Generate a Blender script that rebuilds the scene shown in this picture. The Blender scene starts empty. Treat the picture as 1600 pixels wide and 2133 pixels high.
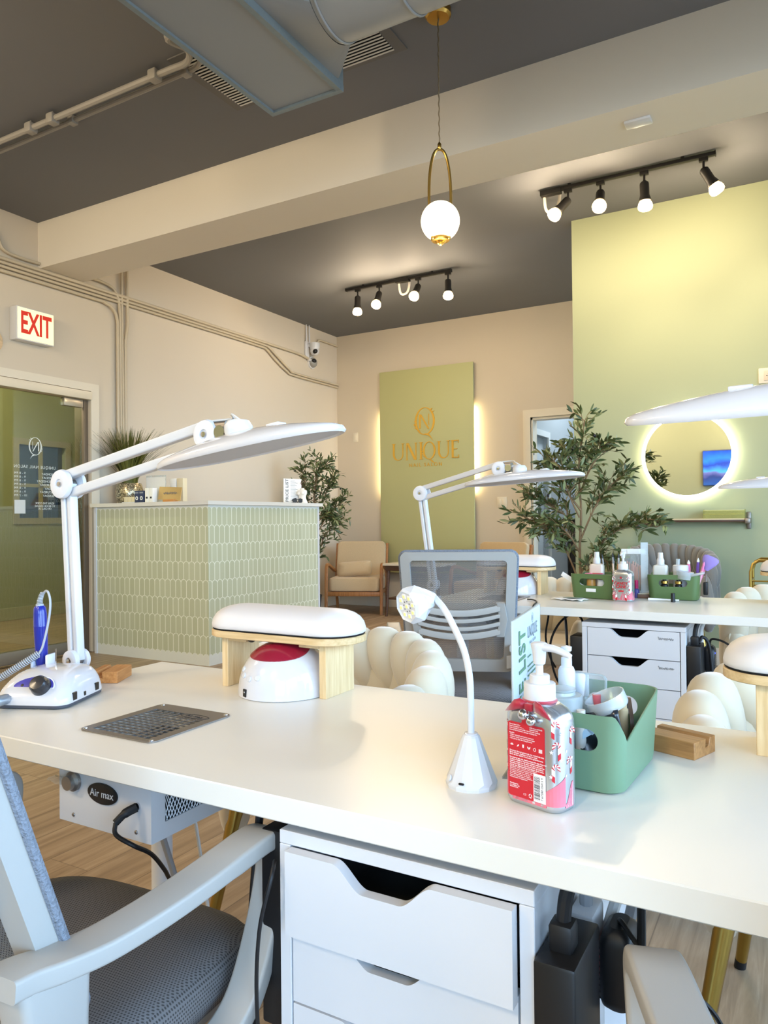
import bpy, bmesh, math, random
from mathutils import Vector, Matrix, Euler
PI = math.pi
sin, cos = math.sin, math.cos
SC = bpy.context.scene
COL = SC.collection
R = math.radians

# ------------------------------------------------------------------ materials
def lin(c):
    def f(v):
        v /= 255.0
        return v / 12.92 if v <= 0.04045 else ((v + 0.055) / 1.055) ** 2.4
    return (f(c[0]), f(c[1]), f(c[2]), 1.0)

MATS = {}
def mat(name, rgb, rough=0.5, metal=0.0, spec=0.5, noise=0.0, nscale=8.0, bump=0.0, bscale=60.0,
        emit=None, estr=1.0, trans=0.0, alpha=1.0, coat=0.0, sheen=0.0, ior=1.45, stretch=None):
    if name in MATS:
        return MATS[name]
    m = bpy.data.materials.new(name)
    m.use_nodes = True
    nt = m.node_tree
    b = nt.nodes['Principled BSDF']
    col = lin(rgb)
    b.inputs['Base Color'].default_value = col
    b.inputs['Roughness'].default_value = rough
    b.inputs['Metallic'].default_value = metal
    b.inputs['Specular IOR Level'].default_value = spec
    b.inputs['IOR'].default_value = ior
    b.inputs['Coat Weight'].default_value = coat
    b.inputs['Sheen Weight'].default_value = sheen
    b.inputs['Transmission Weight'].default_value = trans
    b.inputs['Alpha'].default_value = alpha
    tc = nt.nodes.new('ShaderNodeTexCoord')
    src = tc.outputs['Object']
    if stretch:
        mp = nt.nodes.new('ShaderNodeMapping')
        mp.inputs['Scale'].default_value = stretch
        nt.links.new(src, mp.inputs['Vector'])
        src = mp.outputs['Vector']
    # a little unevenness in every surface
    n = nt.nodes.new('ShaderNodeTexNoise')
    n.inputs['Scale'].default_value = nscale
    n.inputs['Detail'].default_value = 4
    nt.links.new(src, n.inputs['Vector'])
    mx = nt.nodes.new('ShaderNodeMix')
    mx.data_type = 'RGBA'
    k = 1 - noise
    mx.inputs['A'].default_value = (col[0] * k, col[1] * k, col[2] * k, 1)
    k = 1 + noise * 0.6
    mx.inputs['B'].default_value = (min(1, col[0] * k), min(1, col[1] * k), min(1, col[2] * k), 1)
    nt.links.new(n.outputs['Fac'], mx.inputs['Factor'])
    nt.links.new(mx.outputs['Result'], b.inputs['Base Color'])
    if bump:
        n2 = nt.nodes.new('ShaderNodeTexNoise')
        n2.inputs['Scale'].default_value = bscale
        n2.inputs['Detail'].default_value = 3
        nt.links.new(src, n2.inputs['Vector'])
        bp = nt.nodes.new('ShaderNodeBump')
        bp.inputs['Strength'].default_value = bump
        bp.inputs['Distance'].default_value = 0.004
        nt.links.new(n2.outputs['Fac'], bp.inputs['Height'])
        nt.links.new(bp.outputs['Normal'], b.inputs['Normal'])
    if emit:
        b.inputs['Emission Color'].default_value = lin(emit)
        b.inputs['Emission Strength'].default_value = estr
    MATS[name] = m
    return m

def nd(nt, t, **kw):
    n = nt.nodes.new(t)
    for k, v in kw.items():
        setattr(n, k, v)
    return n

def mth(nt, op, a, b=None, c=None):
    n = nt.nodes.new('ShaderNodeMath')
    n.operation = op
    for i, v in enumerate((a, b, c)):
        if v is None:
            continue
        if isinstance(v, (int, float)):
            n.inputs[i].default_value = v
        else:
            nt.links.new(v, n.inputs[i])
    return n.outputs[0]

def mixc(nt, fac, a, b):
    n = nt.nodes.new('ShaderNodeMix')
    n.data_type = 'RGBA'
    for key, v in (('Factor', fac), ('A', a), ('B', b)):
        if isinstance(v, (int, float)):
            n.inputs[key].default_value = v
        elif isinstance(v, tuple):
            n.inputs[key].default_value = v
        else:
            nt.links.new(v, n.inputs[key])
    return n.outputs['Result']

def wood(name, c1, c2, rough=0.5, axis='X', scale=1.0):
    """streaky grain along one axis"""
    if name in MATS:
        return MATS[name]
    m = bpy.data.materials.new(name)
    m.use_nodes = True
    nt = m.node_tree
    b = nt.nodes['Principled BSDF']
    tc = nd(nt, 'ShaderNodeTexCoord')
    mp = nd(nt, 'ShaderNodeMapping')
    s = {'X': (4, 60, 60), 'Y': (60, 4, 60), 'Z': (60, 60, 4)}[axis]
    mp.inputs['Scale'].default_value = tuple(v * scale for v in s)
    nt.links.new(tc.outputs['Object'], mp.inputs['Vector'])
    n = nd(nt, 'ShaderNodeTexNoise')
    n.inputs['Scale'].default_value = 2.0
    n.inputs['Detail'].default_value = 5
    n.inputs['Roughness'].default_value = 0.6
    nt.links.new(mp.outputs['Vector'], n.inputs['Vector'])
    rp = nd(nt, 'ShaderNodeValToRGB')
    rp.color_ramp.elements[0].position = 0.35
    rp.color_ramp.elements[1].position = 0.65
    rp.color_ramp.elements[0].color = lin(c1)
    rp.color_ramp.elements[1].color = lin(c2)
    nt.links.new(n.outputs['Fac'], rp.inputs['Fac'])
    nt.links.new(rp.outputs['Color'], b.inputs['Base Color'])
    b.inputs['Roughness'].default_value = rough
    MATS[name] = m
    return m

def floor_mat():
    m = bpy.data.materials.new('floor_planks')
    m.use_nodes = True
    nt = m.node_tree
    b = nt.nodes['Principled BSDF']
    tc = nd(nt, 'ShaderNodeTexCoord')
    sp = nd(nt, 'ShaderNodeSeparateXYZ')
    nt.links.new(tc.outputs['Object'], sp.inputs[0])
    w, L = 0.18, 1.22
    u = mth(nt, 'DIVIDE', sp.outputs['X'], w)
    row = mth(nt, 'FLOOR', u)
    fu = mth(nt, 'FRACT', u)
    off = mth(nt, 'FRACT', mth(nt, 'MULTIPLY', mth(nt, 'SINE', mth(nt, 'MULTIPLY', row, 12.99)), 437.5))
    v = mth(nt, 'ADD', mth(nt, 'DIVIDE', sp.outputs['Y'], L), off)
    cell = mth(nt, 'FLOOR', v)
    fv = mth(nt, 'FRACT', v)
    rnd = mth(nt, 'FRACT', mth(nt, 'MULTIPLY', mth(nt, 'SINE', mth(nt, 'ADD', mth(nt, 'MULTIPLY', row, 7.13), mth(nt, 'MULTIPLY', cell, 3.71))), 913.7))
    gap = mth(nt, 'MAXIMUM', mth(nt, 'LESS_THAN', mth(nt, 'MINIMUM', fu, mth(nt, 'SUBTRACT', 1.0, fu)), 0.010),
              mth(nt, 'LESS_THAN', fv, 0.0025))
    cb = nd(nt, 'ShaderNodeCombineXYZ')
    nt.links.new(mth(nt, 'MULTIPLY', sp.outputs['X'], 26.0), cb.inputs[0])
    nt.links.new(mth(nt, 'ADD', mth(nt, 'MULTIPLY', sp.outputs['Y'], 1.6), mth(nt, 'MULTIPLY', rnd, 40.0)), cb.inputs[1])
    n = nd(nt, 'ShaderNodeTexNoise')
    n.inputs['Scale'].default_value = 1.0
    n.inputs['Detail'].default_value = 7
    n.inputs['Roughness'].default_value = 0.65
    n.inputs['Distortion'].default_value = 0.6
    nt.links.new(cb.outputs[0], n.inputs['Vector'])
    rp = nd(nt, 'ShaderNodeValToRGB')
    e = rp.color_ramp.elements
    e[0].position, e[0].color = 0.30, lin((122, 99, 76))
    e[1].position, e[1].color = 0.72, lin((190, 166, 136))
    k = e.new(0.5); k.color = lin((160, 134, 105))
    nt.links.new(n.outputs['Fac'], rp.inputs['Fac'])
    tint = mixc(nt, mth(nt, 'MULTIPLY', rnd, 0.30), rp.outputs['Color'], lin((118, 96, 74)))
    fin = mixc(nt, mth(nt, 'MULTIPLY', gap, 0.55), tint, lin((70, 54, 40)))
    nt.links.new(fin, b.inputs['Base Color'])
    b.inputs['Roughness'].default_value = 0.42
    return m

def scallop_mat(name, axis):
    """feather-shaped tiles: offset rows with arched tops, pale grout, white bottom row"""
    m = bpy.data.materials.new(name)
    m.use_nodes = True
    nt = m.node_tree
    b = nt.nodes['Principled BSDF']
    tc = nd(nt, 'ShaderNodeTexCoord')
    sp = nd(nt, 'ShaderNodeSeparateXYZ')
    nt.links.new(tc.outputs['Object'], sp.inputs[0])
    W, Hh = 0.057, 0.1405
    u = mth(nt, 'DIVIDE', sp.outputs[axis], W)
    v = mth(nt, 'DIVIDE', mth(nt, 'SUBTRACT', 1.212, sp.outputs['Z']), Hh)
    row = mth(nt, 'FLOOR', v)
    t = mth(nt, 'FRACT', v)
    odd = mth(nt, 'FRACT', mth(nt, 'MULTIPLY', row, 0.5))
    uu = mth(nt, 'ADD', u, odd)
    x = mth(nt, 'SUBTRACT', mth(nt, 'FRACT', uu), 0.5)
    a = 0.19
    ty = mth(nt, 'DIVIDE', mth(nt, 'MAXIMUM', mth(nt, 'SUBTRACT', a, t), 0.0), a)
    tx = mth(nt, 'DIVIDE', x, 0.5)
    e = mth(nt, 'SQRT', mth(nt, 'ADD', mth(nt, 'MULTIPLY', tx, tx), mth(nt, 'MULTIPLY', ty, ty)))
    grout = mth(nt, 'LESS_THAN', mth(nt, 'ABSOLUTE', mth(nt, 'SUBTRACT', e, 1.0)), 0.10)
    inside = mth(nt, 'LESS_THAN', e, 1.0)
    top = mth(nt, 'MULTIPLY', mth(nt, 'LESS_THAN', v, 1.0), mth(nt, 'SUBTRACT', 1.0, inside))
    above = mth(nt, 'LESS_THAN', v, 0.0)
    base = mth(nt, 'MAXIMUM', mth(nt, 'GREATER_THAN', v, 8.19), mth(nt, 'MULTIPLY', mth(nt, 'GREATER_THAN', v, 8.0), inside))
    white = mth(nt, 'MAXIMUM', mth(nt, 'MAXIMUM', top, above), base)
    cell = mth(nt, 'FLOOR', uu)
    rnd = mth(nt, 'FRACT', mth(nt, 'MULTIPLY', mth(nt, 'SINE', mth(nt, 'ADD', mth(nt, 'MULTIPLY', row, 5.1), mth(nt, 'MULTIPLY', cell, 9.7))), 331.3))
    green = mixc(nt, rnd, lin((190, 192, 158)), lin((198, 200, 168)))
    c1 = mixc(nt, grout, green, lin((238, 238, 222)))
    c2 = mixc(nt, white, c1, lin((226, 226, 214)))
    nt.links.new(c2, b.inputs['Base Color'])
    b.inputs['Roughness'].default_value = 0.3
    bp = nd(nt, 'ShaderNodeBump')
    bp.inputs['Strength'].default_value = 0.25
    bp.inputs['Distance'].default_value = 0.002
    nt.links.new(mth(nt, 'SUBTRACT', 1.0, grout), bp.inputs['Height'])
    nt.links.new(bp.outputs['Normal'], b.inputs['Normal'])
    return m

def mesh_fabric(name, rgb, pitch=0.0042, cover=0.5):
    """woven chair net: threads of cloth with open holes between them"""
    m = bpy.data.materials.new(name)
    m.use_nodes = True
    nt = m.node_tree
    b = nt.nodes['Principled BSDF']
    b.inputs['Base Color'].default_value = lin(rgb)
    b.inputs['Roughness'].default_value = 0.7
    out = nt.nodes['Material Output']
    tc = nd(nt, 'ShaderNodeTexCoord')
    sp = nd(nt, 'ShaderNodeSeparateXYZ')
    nt.links.new(tc.outputs['Object'], sp.inputs[0])
    u = mth(nt, 'DIVIDE', sp.outputs['X'], pitch)
    v = mth(nt, 'DIVIDE', sp.outputs['Z'], pitch * 0.9)
    odd = mth(nt, 'FRACT', mth(nt, 'MULTIPLY', mth(nt, 'FLOOR', v), 0.5))
    x = mth(nt, 'SUBTRACT', mth(nt, 'FRACT', mth(nt, 'ADD', u, odd)), 0.5)
    y = mth(nt, 'SUBTRACT', mth(nt, 'FRACT', v), 0.5)
    d = mth(nt, 'SQRT', mth(nt, 'ADD', mth(nt, 'MULTIPLY', x, x), mth(nt, 'MULTIPLY', y, y)))
    hole = mth(nt, 'LESS_THAN', d, math.sqrt((1 - cover) / PI))
    tr = nd(nt, 'ShaderNodeBsdfTransparent')
    mx = nd(nt, 'ShaderNodeMixShader')
    nt.links.new(hole, mx.inputs[0])
    nt.links.new(b.outputs[0], mx.inputs[1])
    nt.links.new(tr.outputs[0], mx.inputs[2])
    nt.links.new(mx.outputs[0], out.inputs['Surface'])
    return m

def weave_mat(name, c1, c2, pitch=0.0045, rough=0.75):
    """padded seat cloth with a dotted knit"""
    m = bpy.data.materials.new(name)
    m.use_nodes = True
    nt = m.node_tree
    b = nt.nodes['Principled BSDF']
    tc = nd(nt, 'ShaderNodeTexCoord')
    sp = nd(nt, 'ShaderNodeSeparateXYZ')
    nt.links.new(tc.outputs['Object'], sp.inputs[0])
    sn = nd(nt, 'ShaderNodeSeparateXYZ')
    nt.links.new(tc.outputs['Normal'], sn.inputs[0])
    side = mth(nt, 'GREATER_THAN', mth(nt, 'ABSOLUTE', sn.outputs['X']), 0.62)
    top = mth(nt, 'SUBTRACT', 1.0, side)
    u = mth(nt, 'DIVIDE', mth(nt, 'ADD', mth(nt, 'MULTIPLY', sp.outputs['X'], top), mth(nt, 'MULTIPLY', sp.outputs['Y'], side)), pitch)
    v = mth(nt, 'DIVIDE', mth(nt, 'ADD', mth(nt, 'MULTIPLY', sp.outputs['Y'], top), sp.outputs['Z']), pitch)
    odd = mth(nt, 'FRACT', mth(nt, 'MULTIPLY', mth(nt, 'FLOOR', v), 0.5))
    x = mth(nt, 'SUBTRACT', mth(nt, 'FRACT', mth(nt, 'ADD', u, odd)), 0.5)
    y = mth(nt, 'SUBTRACT', mth(nt, 'FRACT', v), 0.5)
    d = mth(nt, 'SQRT', mth(nt, 'ADD', mth(nt, 'MULTIPLY', x, x), mth(nt, 'MULTIPLY', y, y)))
    f = mth(nt, 'LESS_THAN', d, 0.30)
    nt.links.new(mixc(nt, f, lin(c1), lin(c2)), b.inputs['Base Color'])
    b.inputs['Roughness'].default_value = rough
    bp = nd(nt, 'ShaderNodeBump')
    bp.inputs['Strength'].default_value = 0.5
    bp.inputs['Distance'].default_value = 0.001
    nt.links.new(mth(nt, 'SUBTRACT', 1.0, f), bp.inputs['Height'])
    nt.links.new(bp.outputs['Normal'], b.inputs['Normal'])
    return m

def glass_mat(name, tint=(255, 255, 255), refl=0.08, rough=0.02, body=0.0, bodycol=(230, 235, 235)):
    """thin clear sheet: mostly see-through with a surface reflection and a little cloudiness"""
    if name in MATS:
        return MATS[name]
    m = bpy.data.materials.new(name)
    m.use_nodes = True
    nt = m.node_tree
    out = nt.nodes['Material Output']
    b = nt.nodes['Principled BSDF']
    b.inputs['Base Color'].default_value = lin(bodycol)
    b.inputs['Roughness'].default_value = 0.3
    tr = nd(nt, 'ShaderNodeBsdfTransparent')
    tr.inputs['Color'].default_value = lin(tint)
    gl = nd(nt, 'ShaderNodeBsdfGlossy')
    gl.inputs['Roughness'].default_value = rough
    fr = nd(nt, 'ShaderNodeLayerWeight')
    fr.inputs['Blend'].default_value = 0.15
    f = mth(nt, 'ADD', refl, mth(nt, 'MULTIPLY', fr.outputs['Fresnel'], 0.5))
    m1 = nd(nt, 'ShaderNodeMixShader')
    nt.links.new(f, m1.inputs[0])
    nt.links.new(tr.outputs[0], m1.inputs[1])
    nt.links.new(gl.outputs[0], m1.inputs[2])
    m2 = nd(nt, 'ShaderNodeMixShader')
    m2.inputs[0].default_value = body
    nt.links.new(m1.outputs[0], m2.inputs[1])
    nt.links.new(b.outputs[0], m2.inputs[2])
    nt.links.new(m2.outputs[0], out.inputs['Surface'])
    MATS[name] = m
    return m

# ------------------------------------------------------------------ mesh builder
def catmull(pts, n=8, closed=False):
    P = [Vector(p) for p in pts]
    out = []
    m = len(P)
    rng = range(m) if closed else range(m - 1)
    for i in rng:
        if closed:
            a, b, c, d = P[(i - 1) % m], P[i], P[(i + 1) % m], P[(i + 2) % m]
        else:
            a = P[i - 1] if i else P[0] * 2 - P[1]
            b, c = P[i], P[i + 1]
            d = P[i + 2] if i + 2 < m else P[-1] * 2 - P[-2]
        for k in range(n):
            t = k / n
            out.append(0.5 * ((2 * b) + (c - a) * t + (2 * a - 5 * b + 4 * c - d) * t * t + (3 * b - a - 3 * c + d) * t ** 3))
    if not closed:
        out.append(P[-1])
    return out

def rrect(w, d, r, n=6, cx=0.0, cy=0.0):
    """rounded rectangle outline, counter-clockwise"""
    r = min(r, w / 2 - 1e-5, d / 2 - 1e-5)
    o = []
    for sx, sy, a0 in ((1, 1, 0), (-1, 1, PI / 2), (-1, -1, PI), (1, -1, 1.5 * PI)):
        for k in range(n + 1):
            a = a0 + PI / 2 * k / n
            o.append((cx + sx * (w / 2 - r) + r * cos(a), cy + sy * (d / 2 - r) + r * sin(a)))
    return o

def superell(a, b, e, n=40, cx=0.0, cy=0.0):
    o = []
    for k in range(n):
        t = 2 * PI * k / n
        c, s = cos(t), sin(t)
        o.append((cx + a * math.copysign(abs(c) ** (2 / e), c), cy + b * math.copysign(abs(s) ** (2 / e), s)))
    return o

class MB:
    def __init__(self):
        self.bm = bmesh.new()
        self.M = Matrix()
        self.mi = 0

    def v(self, p):
        return self.bm.verts.new(self.M @ Vector(p))

    def f(self, vs):
        try:
            fc = self.bm.faces.new(vs)
            fc.material_index = self.mi
            return fc
        except ValueError:
            return None

    def box(self, a, b, bev=0.0, seg=2):
        lo = [min(a[i], b[i]) for i in range(3)]
        hi = [max(a[i], b[i]) for i in range(3)]
        t = bmesh.new()
        bmesh.ops.create_cube(t, size=1.0)
        for v in t.verts:
            for i in range(3):
                v.co[i] = lo[i] if v.co[i] < 0 else hi[i]
        if bev > 0:
            bev = min(bev, min(hi[i] - lo[i] for i in range(3)) * 0.49)
            bmesh.ops.bevel(t, geom=t.edges[:], offset=bev, segments=seg, profile=0.5, affect='EDGES')
        self._merge(t)
        return self

    def _merge(self, t):
        t.verts.index_update()
        vs = [self.v(v.co) for v in t.verts]
        for f in t.faces:
            self.f([vs[v.index] for v in f.verts])
        t.free()

    def loft(self, loops, cap=True, closed=False):
        rows = [[self.v(p) for p in L] for L in loops]
        n = len(rows[0])
        k = len(rows)
        for i in range(k if closed else k - 1):
            A, B = rows[i], rows[(i + 1) % k]
            for j in range(n):
                self.f([A[j], A[(j + 1) % n], B[(j + 1) % n], B[j]])
        if cap and not closed:
            self.f(list(reversed(rows[0])))
            self.f(rows[-1])
        return self

    def sheet(self, rows):
        rows = [[self.v(p) for p in L] for L in rows]
        for i in range(len(rows) - 1):
            for j in range(len(rows[0]) - 1):
                self.f([rows[i][j], rows[i][j + 1], rows[i + 1][j + 1], rows[i + 1][j]])
        return self

    def prism(self, poly, h0, h1, plane='XY'):
        def mp(p, h):
            return {'XY': (p[0], p[1], h), 'XZ': (p[0], h, p[1]), 'YZ': (h, p[0], p[1])}[plane]
        return self.loft([[mp(p, h0) for p in poly], [mp(p, h1) for p in poly]])

    def ring(self, outer, inner, h0, h1, plane='XY'):
        """frame between two outlines of equal length"""
        def mp(p, h):
            return {'XY': (p[0], p[1], h), 'XZ': (p[0], h, p[1]), 'YZ': (h, p[0], p[1])}[plane]
        return self.loft([[mp(p, h0) for p in outer], [mp(p, h1) for p in outer],
                          [mp(p, h1) for p in inner], [mp(p, h0) for p in inner]], closed=True)

    def lathe(self, prof, n=24, at=(0, 0, 0), cap=True):
        loops = [[(at[0] + max(r, 1e-4) * cos(2 * PI * k / n), at[1] + max(r, 1e-4) * sin(2 * PI * k / n), at[2] + z)
                  for k in range(n)] for r, z in prof]
        return self.loft(loops, cap)

    def sphere(self, c, r, n=16, m=10):
        if isinstance(r, (int, float)):
            r = (r, r, r)
        loops = []
        for i in range(1, m):
            p = -PI / 2 + PI * i / m
            loops.append([(c[0] + r[0] * cos(p) * cos(2 * PI * k / n), c[1] + r[1] * cos(p) * sin(2 * PI * k / n), c[2] + r[2] * sin(p)) for k in range(n)])
        rows = [[self.v(p) for p in L] for L in loops]
        for i in range(len(rows) - 1):
            for j in range(n):
                self.f([rows[i][j], rows[i][(j + 1) % n], rows[i + 1][(j + 1) % n], rows[i + 1][j]])
        b = self.v((c[0], c[1], c[2] - r[2]))
        t = self.v((c[0], c[1], c[2] + r[2]))
        for j in range(n):
            self.f([b, rows[0][(j + 1) % n], rows[0][j]])
            self.f([t, rows[-1][j], rows[-1][(j + 1) % n]])
        return self

    def tube(self, pts, r, n=10, closed=False, cap=True, flat=None, up=None):
        P = [Vector(p) for p in pts]
        m = len(P)
        rad = r if isinstance(r, (list, tuple)) else [r] * m
        T = []
        for i in range(m):
            a = P[(i - 1) % m] if (closed or i) else P[0]
            b = P[(i + 1) % m] if (closed or i < m - 1) else P[-1]
            T.append((b - a).normalized())
        u = Vector(up) if up else (Vector((0, 0, 1)) if abs(T[0].z) < 0.9 else Vector((1, 0, 0)))
        loops = []
        for i in range(m):
            u = (u - T[i] * u.dot(T[i]))
            if u.length < 1e-6:
                u = T[i].orthogonal()
            u.normalize()
            w = T[i].cross(u)
            fu, fw = (1, 1) if flat is None else flat
            loops.append([P[i] + (u * cos(2 * PI * k / n) * fu + w * sin(2 * PI * k / n) * fw) * rad[i] for k in range(n)])
        return self.loft(loops, cap, closed)

    def band(self, pts, w, t, side, bev=0.2):
        """flat strip along a path: width w along 'side', thickness t"""
        P = [Vector(p) for p in pts]
        m = len(P)
        S = Vector(side).normalized()
        ws = w if isinstance(w, (list, tuple)) else [w] * m
        ts = t if isinstance(t, (list, tuple)) else [t] * m
        loops = []
        for i in range(m):
            T = (P[min(i + 1, m - 1)] - P[max(i - 1, 0)]).normalized()
            N = T.cross(S).normalized()
            a, b = ws[i] / 2, ts[i] / 2
            c = min(a, b) * 0.42
            loops.append([P[i] + S * x + N * y for x, y in rrect(2 * a, 2 * b, c, 4)])
        return self.loft(loops)

    def cyl(self, p0, p1, r0, r1=None, n=20):
        r1 = r0 if r1 is None else r1
        return self.tube([p0, p1], [r0, r1], n)

    def build(self, name, mats, parent=None, ang=35, smooth=True):
        bmesh.ops.recalc_face_normals(self.bm, faces=self.bm.faces[:])
        me = bpy.data.meshes.new(name)
        self.bm.to_mesh(me)
        self.bm.free()
        for m in (mats if isinstance(mats, (list, tuple)) else [mats]):
            me.materials.append(m)
        if smooth:
            for p in me.polygons:
                p.use_smooth = True
            me.set_sharp_from_angle(angle=R(ang))
        o = bpy.data.objects.new(name, me)
        COL.objects.link(o)
        if parent is not None:
            o.parent = parent
        return o

def tag(o, label=None, cat=None, group=None, kind=None):
    if label: o['label'] = label
    if cat: o['category'] = cat
    if group: o['group'] = group
    if kind: o['kind'] = kind
    return o

def thing(name, label, cat, loc=(0, 0, 0), rz=0.0, group=None):
    o = bpy.data.objects.new(name, None)
    o.empty_display_size = 0.05
    o.location = loc
    o.rotation_euler = (0, 0, rz)
    COL.objects.link(o)
    return tag(o, label, cat, group)

def struct(mb, name, m):
    return tag(mb.build(name, m, smooth=False), kind='structure')

def dup(o, parent=None):
    c = o.copy()
    COL.objects.link(c)
    if parent is not None:
        c.parent = parent
    for ch in list(o.children):
        dup(ch, c)
    return c

def copy_thing(o, loc, rz, label, group=None):
    c = dup(o)
    c.location = loc
    c.rotation_euler = (0, 0, rz)
    c['label'] = label
    if group: c['group'] = group
    return c

def text(name, s, size, m, parent, loc, xdir=(1, 0, 0), ydir=(0, 0, 1), align='CENTER', ext=0.0006, mirror=False, sx=1.0, space=1.0, line=1.0, bold=0.0):
    cu = bpy.data.curves.new(name, 'FONT')
    cu.body = s
    cu.size = size
    cu.align_x = align
    cu.align_y = 'CENTER'
    cu.extrude = ext
    cu.space_character = space
    cu.space_line = line
    cu.offset = bold
    cu.resolution_u = 3
    t = bpy.data.objects.new(name + '_tmp', cu)
    me = bpy.data.meshes.new_from_object(t)
    bpy.data.objects.remove(t)
    bpy.data.curves.remove(cu)
    X = Vector(xdir).normalized()
    Y = Vector(ydir).normalized()
    Z = X.cross(Y)
    k = -sx if mirror else sx
    M = Matrix(((X.x * k, Y.x, Z.x, loc[0]), (X.y * k, Y.y, Z.y, loc[1]), (X.z * k, Y.z, Z.z, loc[2]), (0, 0, 0, 1)))
    me.transform(M)
    me.name = name
    me.materials.clear()
    me.materials.append(m)
    o = bpy.data.objects.new(name, me)
    COL.objects.link(o)
    if parent is not None:
        o.parent = parent
    return o

def cut(o, cutters):
    """subtract cutter meshes from an object and bake the result"""
    for c in cutters:
        md = o.modifiers.new('cut', 'BOOLEAN')
        md.operation = 'DIFFERENCE'
        md.object = c
        md.solver = 'EXACT'
    bpy.context.view_layer.update()
    dg = bpy.context.evaluated_depsgraph_get()
    me = bpy.data.meshes.new_from_object(o.evaluated_get(dg))
    o.modifiers.clear()
    o.data = me
    for p in me.polygons:
        p.use_smooth = True
    me.set_sharp_from_angle(angle=R(35))
    for c in cutters:
        bpy.data.objects.remove(c)
    return o

def frame_axes(o, d):
    """matrix with origin o whose local Z points along d"""
    z = Vector(d).normalized()
    x = Vector((0, 0, 1)).cross(z)
    if x.length < 1e-4:
        x = Vector((1, 0, 0))
    x.normalize()
    y = z.cross(x)
    return Matrix(((x.x, y.x, z.x, o[0]), (x.y, y.y, z.y, o[1]), (x.z, y.z, z.z, o[2]), (0, 0, 0, 1)))
SKY = 12.0; BULB = 23.0; EXPO = 0.37
# ------------------------------------------------------------------ shared materials
m_wall = mat('wall_paint_beige', (212, 199, 178), 0.62, noise=0.04, nscale=1.2)
m_beam = mat('beam_paint', (230, 222, 208), 0.6, noise=0.05, nscale=1.0)
m_ceil = mat('ceiling_charcoal', (112, 113, 117), 0.7, noise=0.05, nscale=0.8)
m_green = mat('wall_paint_sage', (172, 178, 142), 0.6, noise=0.04, nscale=1.0)
m_signgreen = mat('sign_panel_sage', (188, 187, 134), 0.55, noise=0.03, nscale=2)
m_trim = mat('trim_white', (226, 216, 196), 0.45, noise=0.02)
m_pipe = mat('conduit_paint', (202, 187, 160), 0.5, noise=0.04)
m_pipe2 = mat('conduit_gray', (150, 146, 140), 0.5, noise=0.08)
m_duct = mat('duct_gray_paint', (138, 144, 150), 0.5, noise=0.05, nscale=3)
m_ductedge = mat('duct_galvanised_edge', (128, 142, 150), 0.45, metal=0.3, noise=0.12, nscale=60)
m_white = mat('white_plastic', (214, 214, 216), 0.3, noise=0.015)
m_gloss = mat('white_gloss', (216, 214, 216), 0.12, coat=0.4, noise=0.01)
m_top = mat('white_tabletop', (230, 225, 214), 0.3, noise=0.015, nscale=3)
m_cab = mat('white_cabinet', (212, 212, 214), 0.45, noise=0.015)
m_black = mat('black_plastic', (22, 22, 24), 0.4, noise=0.1)
m_dark = mat('dark_void', (12, 12, 13), 0.8)
m_brass = mat('brushed_brass', (196, 158, 82), 0.28, metal=1.0, noise=0.08)
m_gold = mat('gold_leg', (176, 146, 74), 0.28, metal=1.0, noise=0.06)
m_chrome = mat('chrome', (205, 205, 208), 0.12, metal=1.0)
m_steel = mat('brushed_steel', (150, 143, 136), 0.4, metal=0.85, noise=0.08, nscale=20)
m_blackmetal = mat('black_track_metal', (26, 24, 22), 0.45, noise=0.1)
m_bulb = mat('warm_bulb', (255, 240, 210), 0.4, emit=(255, 214, 150), estr=14.0)
m_globe = mat('opal_globe_glass', (250, 246, 235), 0.25, emit=(255, 236, 200), estr=1.9)
m_led = mat('led_strip', (255, 250, 240), 0.4, emit=(255, 246, 226), estr=26.0)
m_ledwarm = mat('led_strip_warm', (255, 245, 220), 0.4, emit=(255, 232, 180), estr=34.0)
m_exit = mat('exit_face', (238, 232, 190), 0.4, emit=(255, 244, 190), estr=0.55)
m_red = mat('exit_red', (205, 40, 25), 0.5, emit=(215, 35, 20), estr=0.25)
m_goldletter = mat('gold_letter', (226, 176, 66), 0.35, metal=0.2, noise=0.1)
m_glass = glass_mat('door_glass', (226, 232, 220), refl=0.08)
m_clear = glass_mat('clear_plastic', (244, 247, 247), refl=0.06, rough=0.08, body=0.12)
m_clearfrost = glass_mat('frosted_clear_plastic', (235, 240, 240), refl=0.06, rough=0.2, body=0.38)
m_mirror = mat('mirror_silver', (222, 222, 222), 0.02, metal=1.0)
m_leaf = mat('olive_leaf', (80, 94, 54), 0.42, noise=0.35, nscale=30)
m_leafd = mat('olive_leaf_underside', (128, 138, 92), 0.5, noise=0.25, nscale=30)
m_bark = mat('olive_bark', (142, 116, 84), 0.8, noise=0.3, nscale=40)
m_grass = mat('grass_blade', (96, 98, 40), 0.5, noise=0.45, nscale=40)
m_wood = wood('bamboo_leg', (214, 182, 132), (232, 206, 160), 0.4, 'Z')
m_woodtop = wood('bamboo_board', (206, 172, 120), (228, 198, 150), 0.4, 'X')
m_beech = wood('beech_block', (178, 118, 62), (206, 148, 88), 0.5, 'X')
m_oak = wood('oak_block', (150, 104, 58), (182, 132, 78), 0.5, 'X')
m_chairwood = wood('armchair_wood', (150, 98, 52), (178, 122, 70), 0.42, 'Z')
m_walnut = wood('walnut_dark', (70, 46, 32), (98, 66, 46), 0.45, 'X')
m_linen = mat('linen_beige', (206, 180, 140), 0.9, sheen=0.3, noise=0.1, nscale=90, bump=0.4, bscale=500)
m_velvet = mat('velvet_cream', (216, 202, 174), 0.75, sheen=0.6, noise=0.05, nscale=14)
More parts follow.
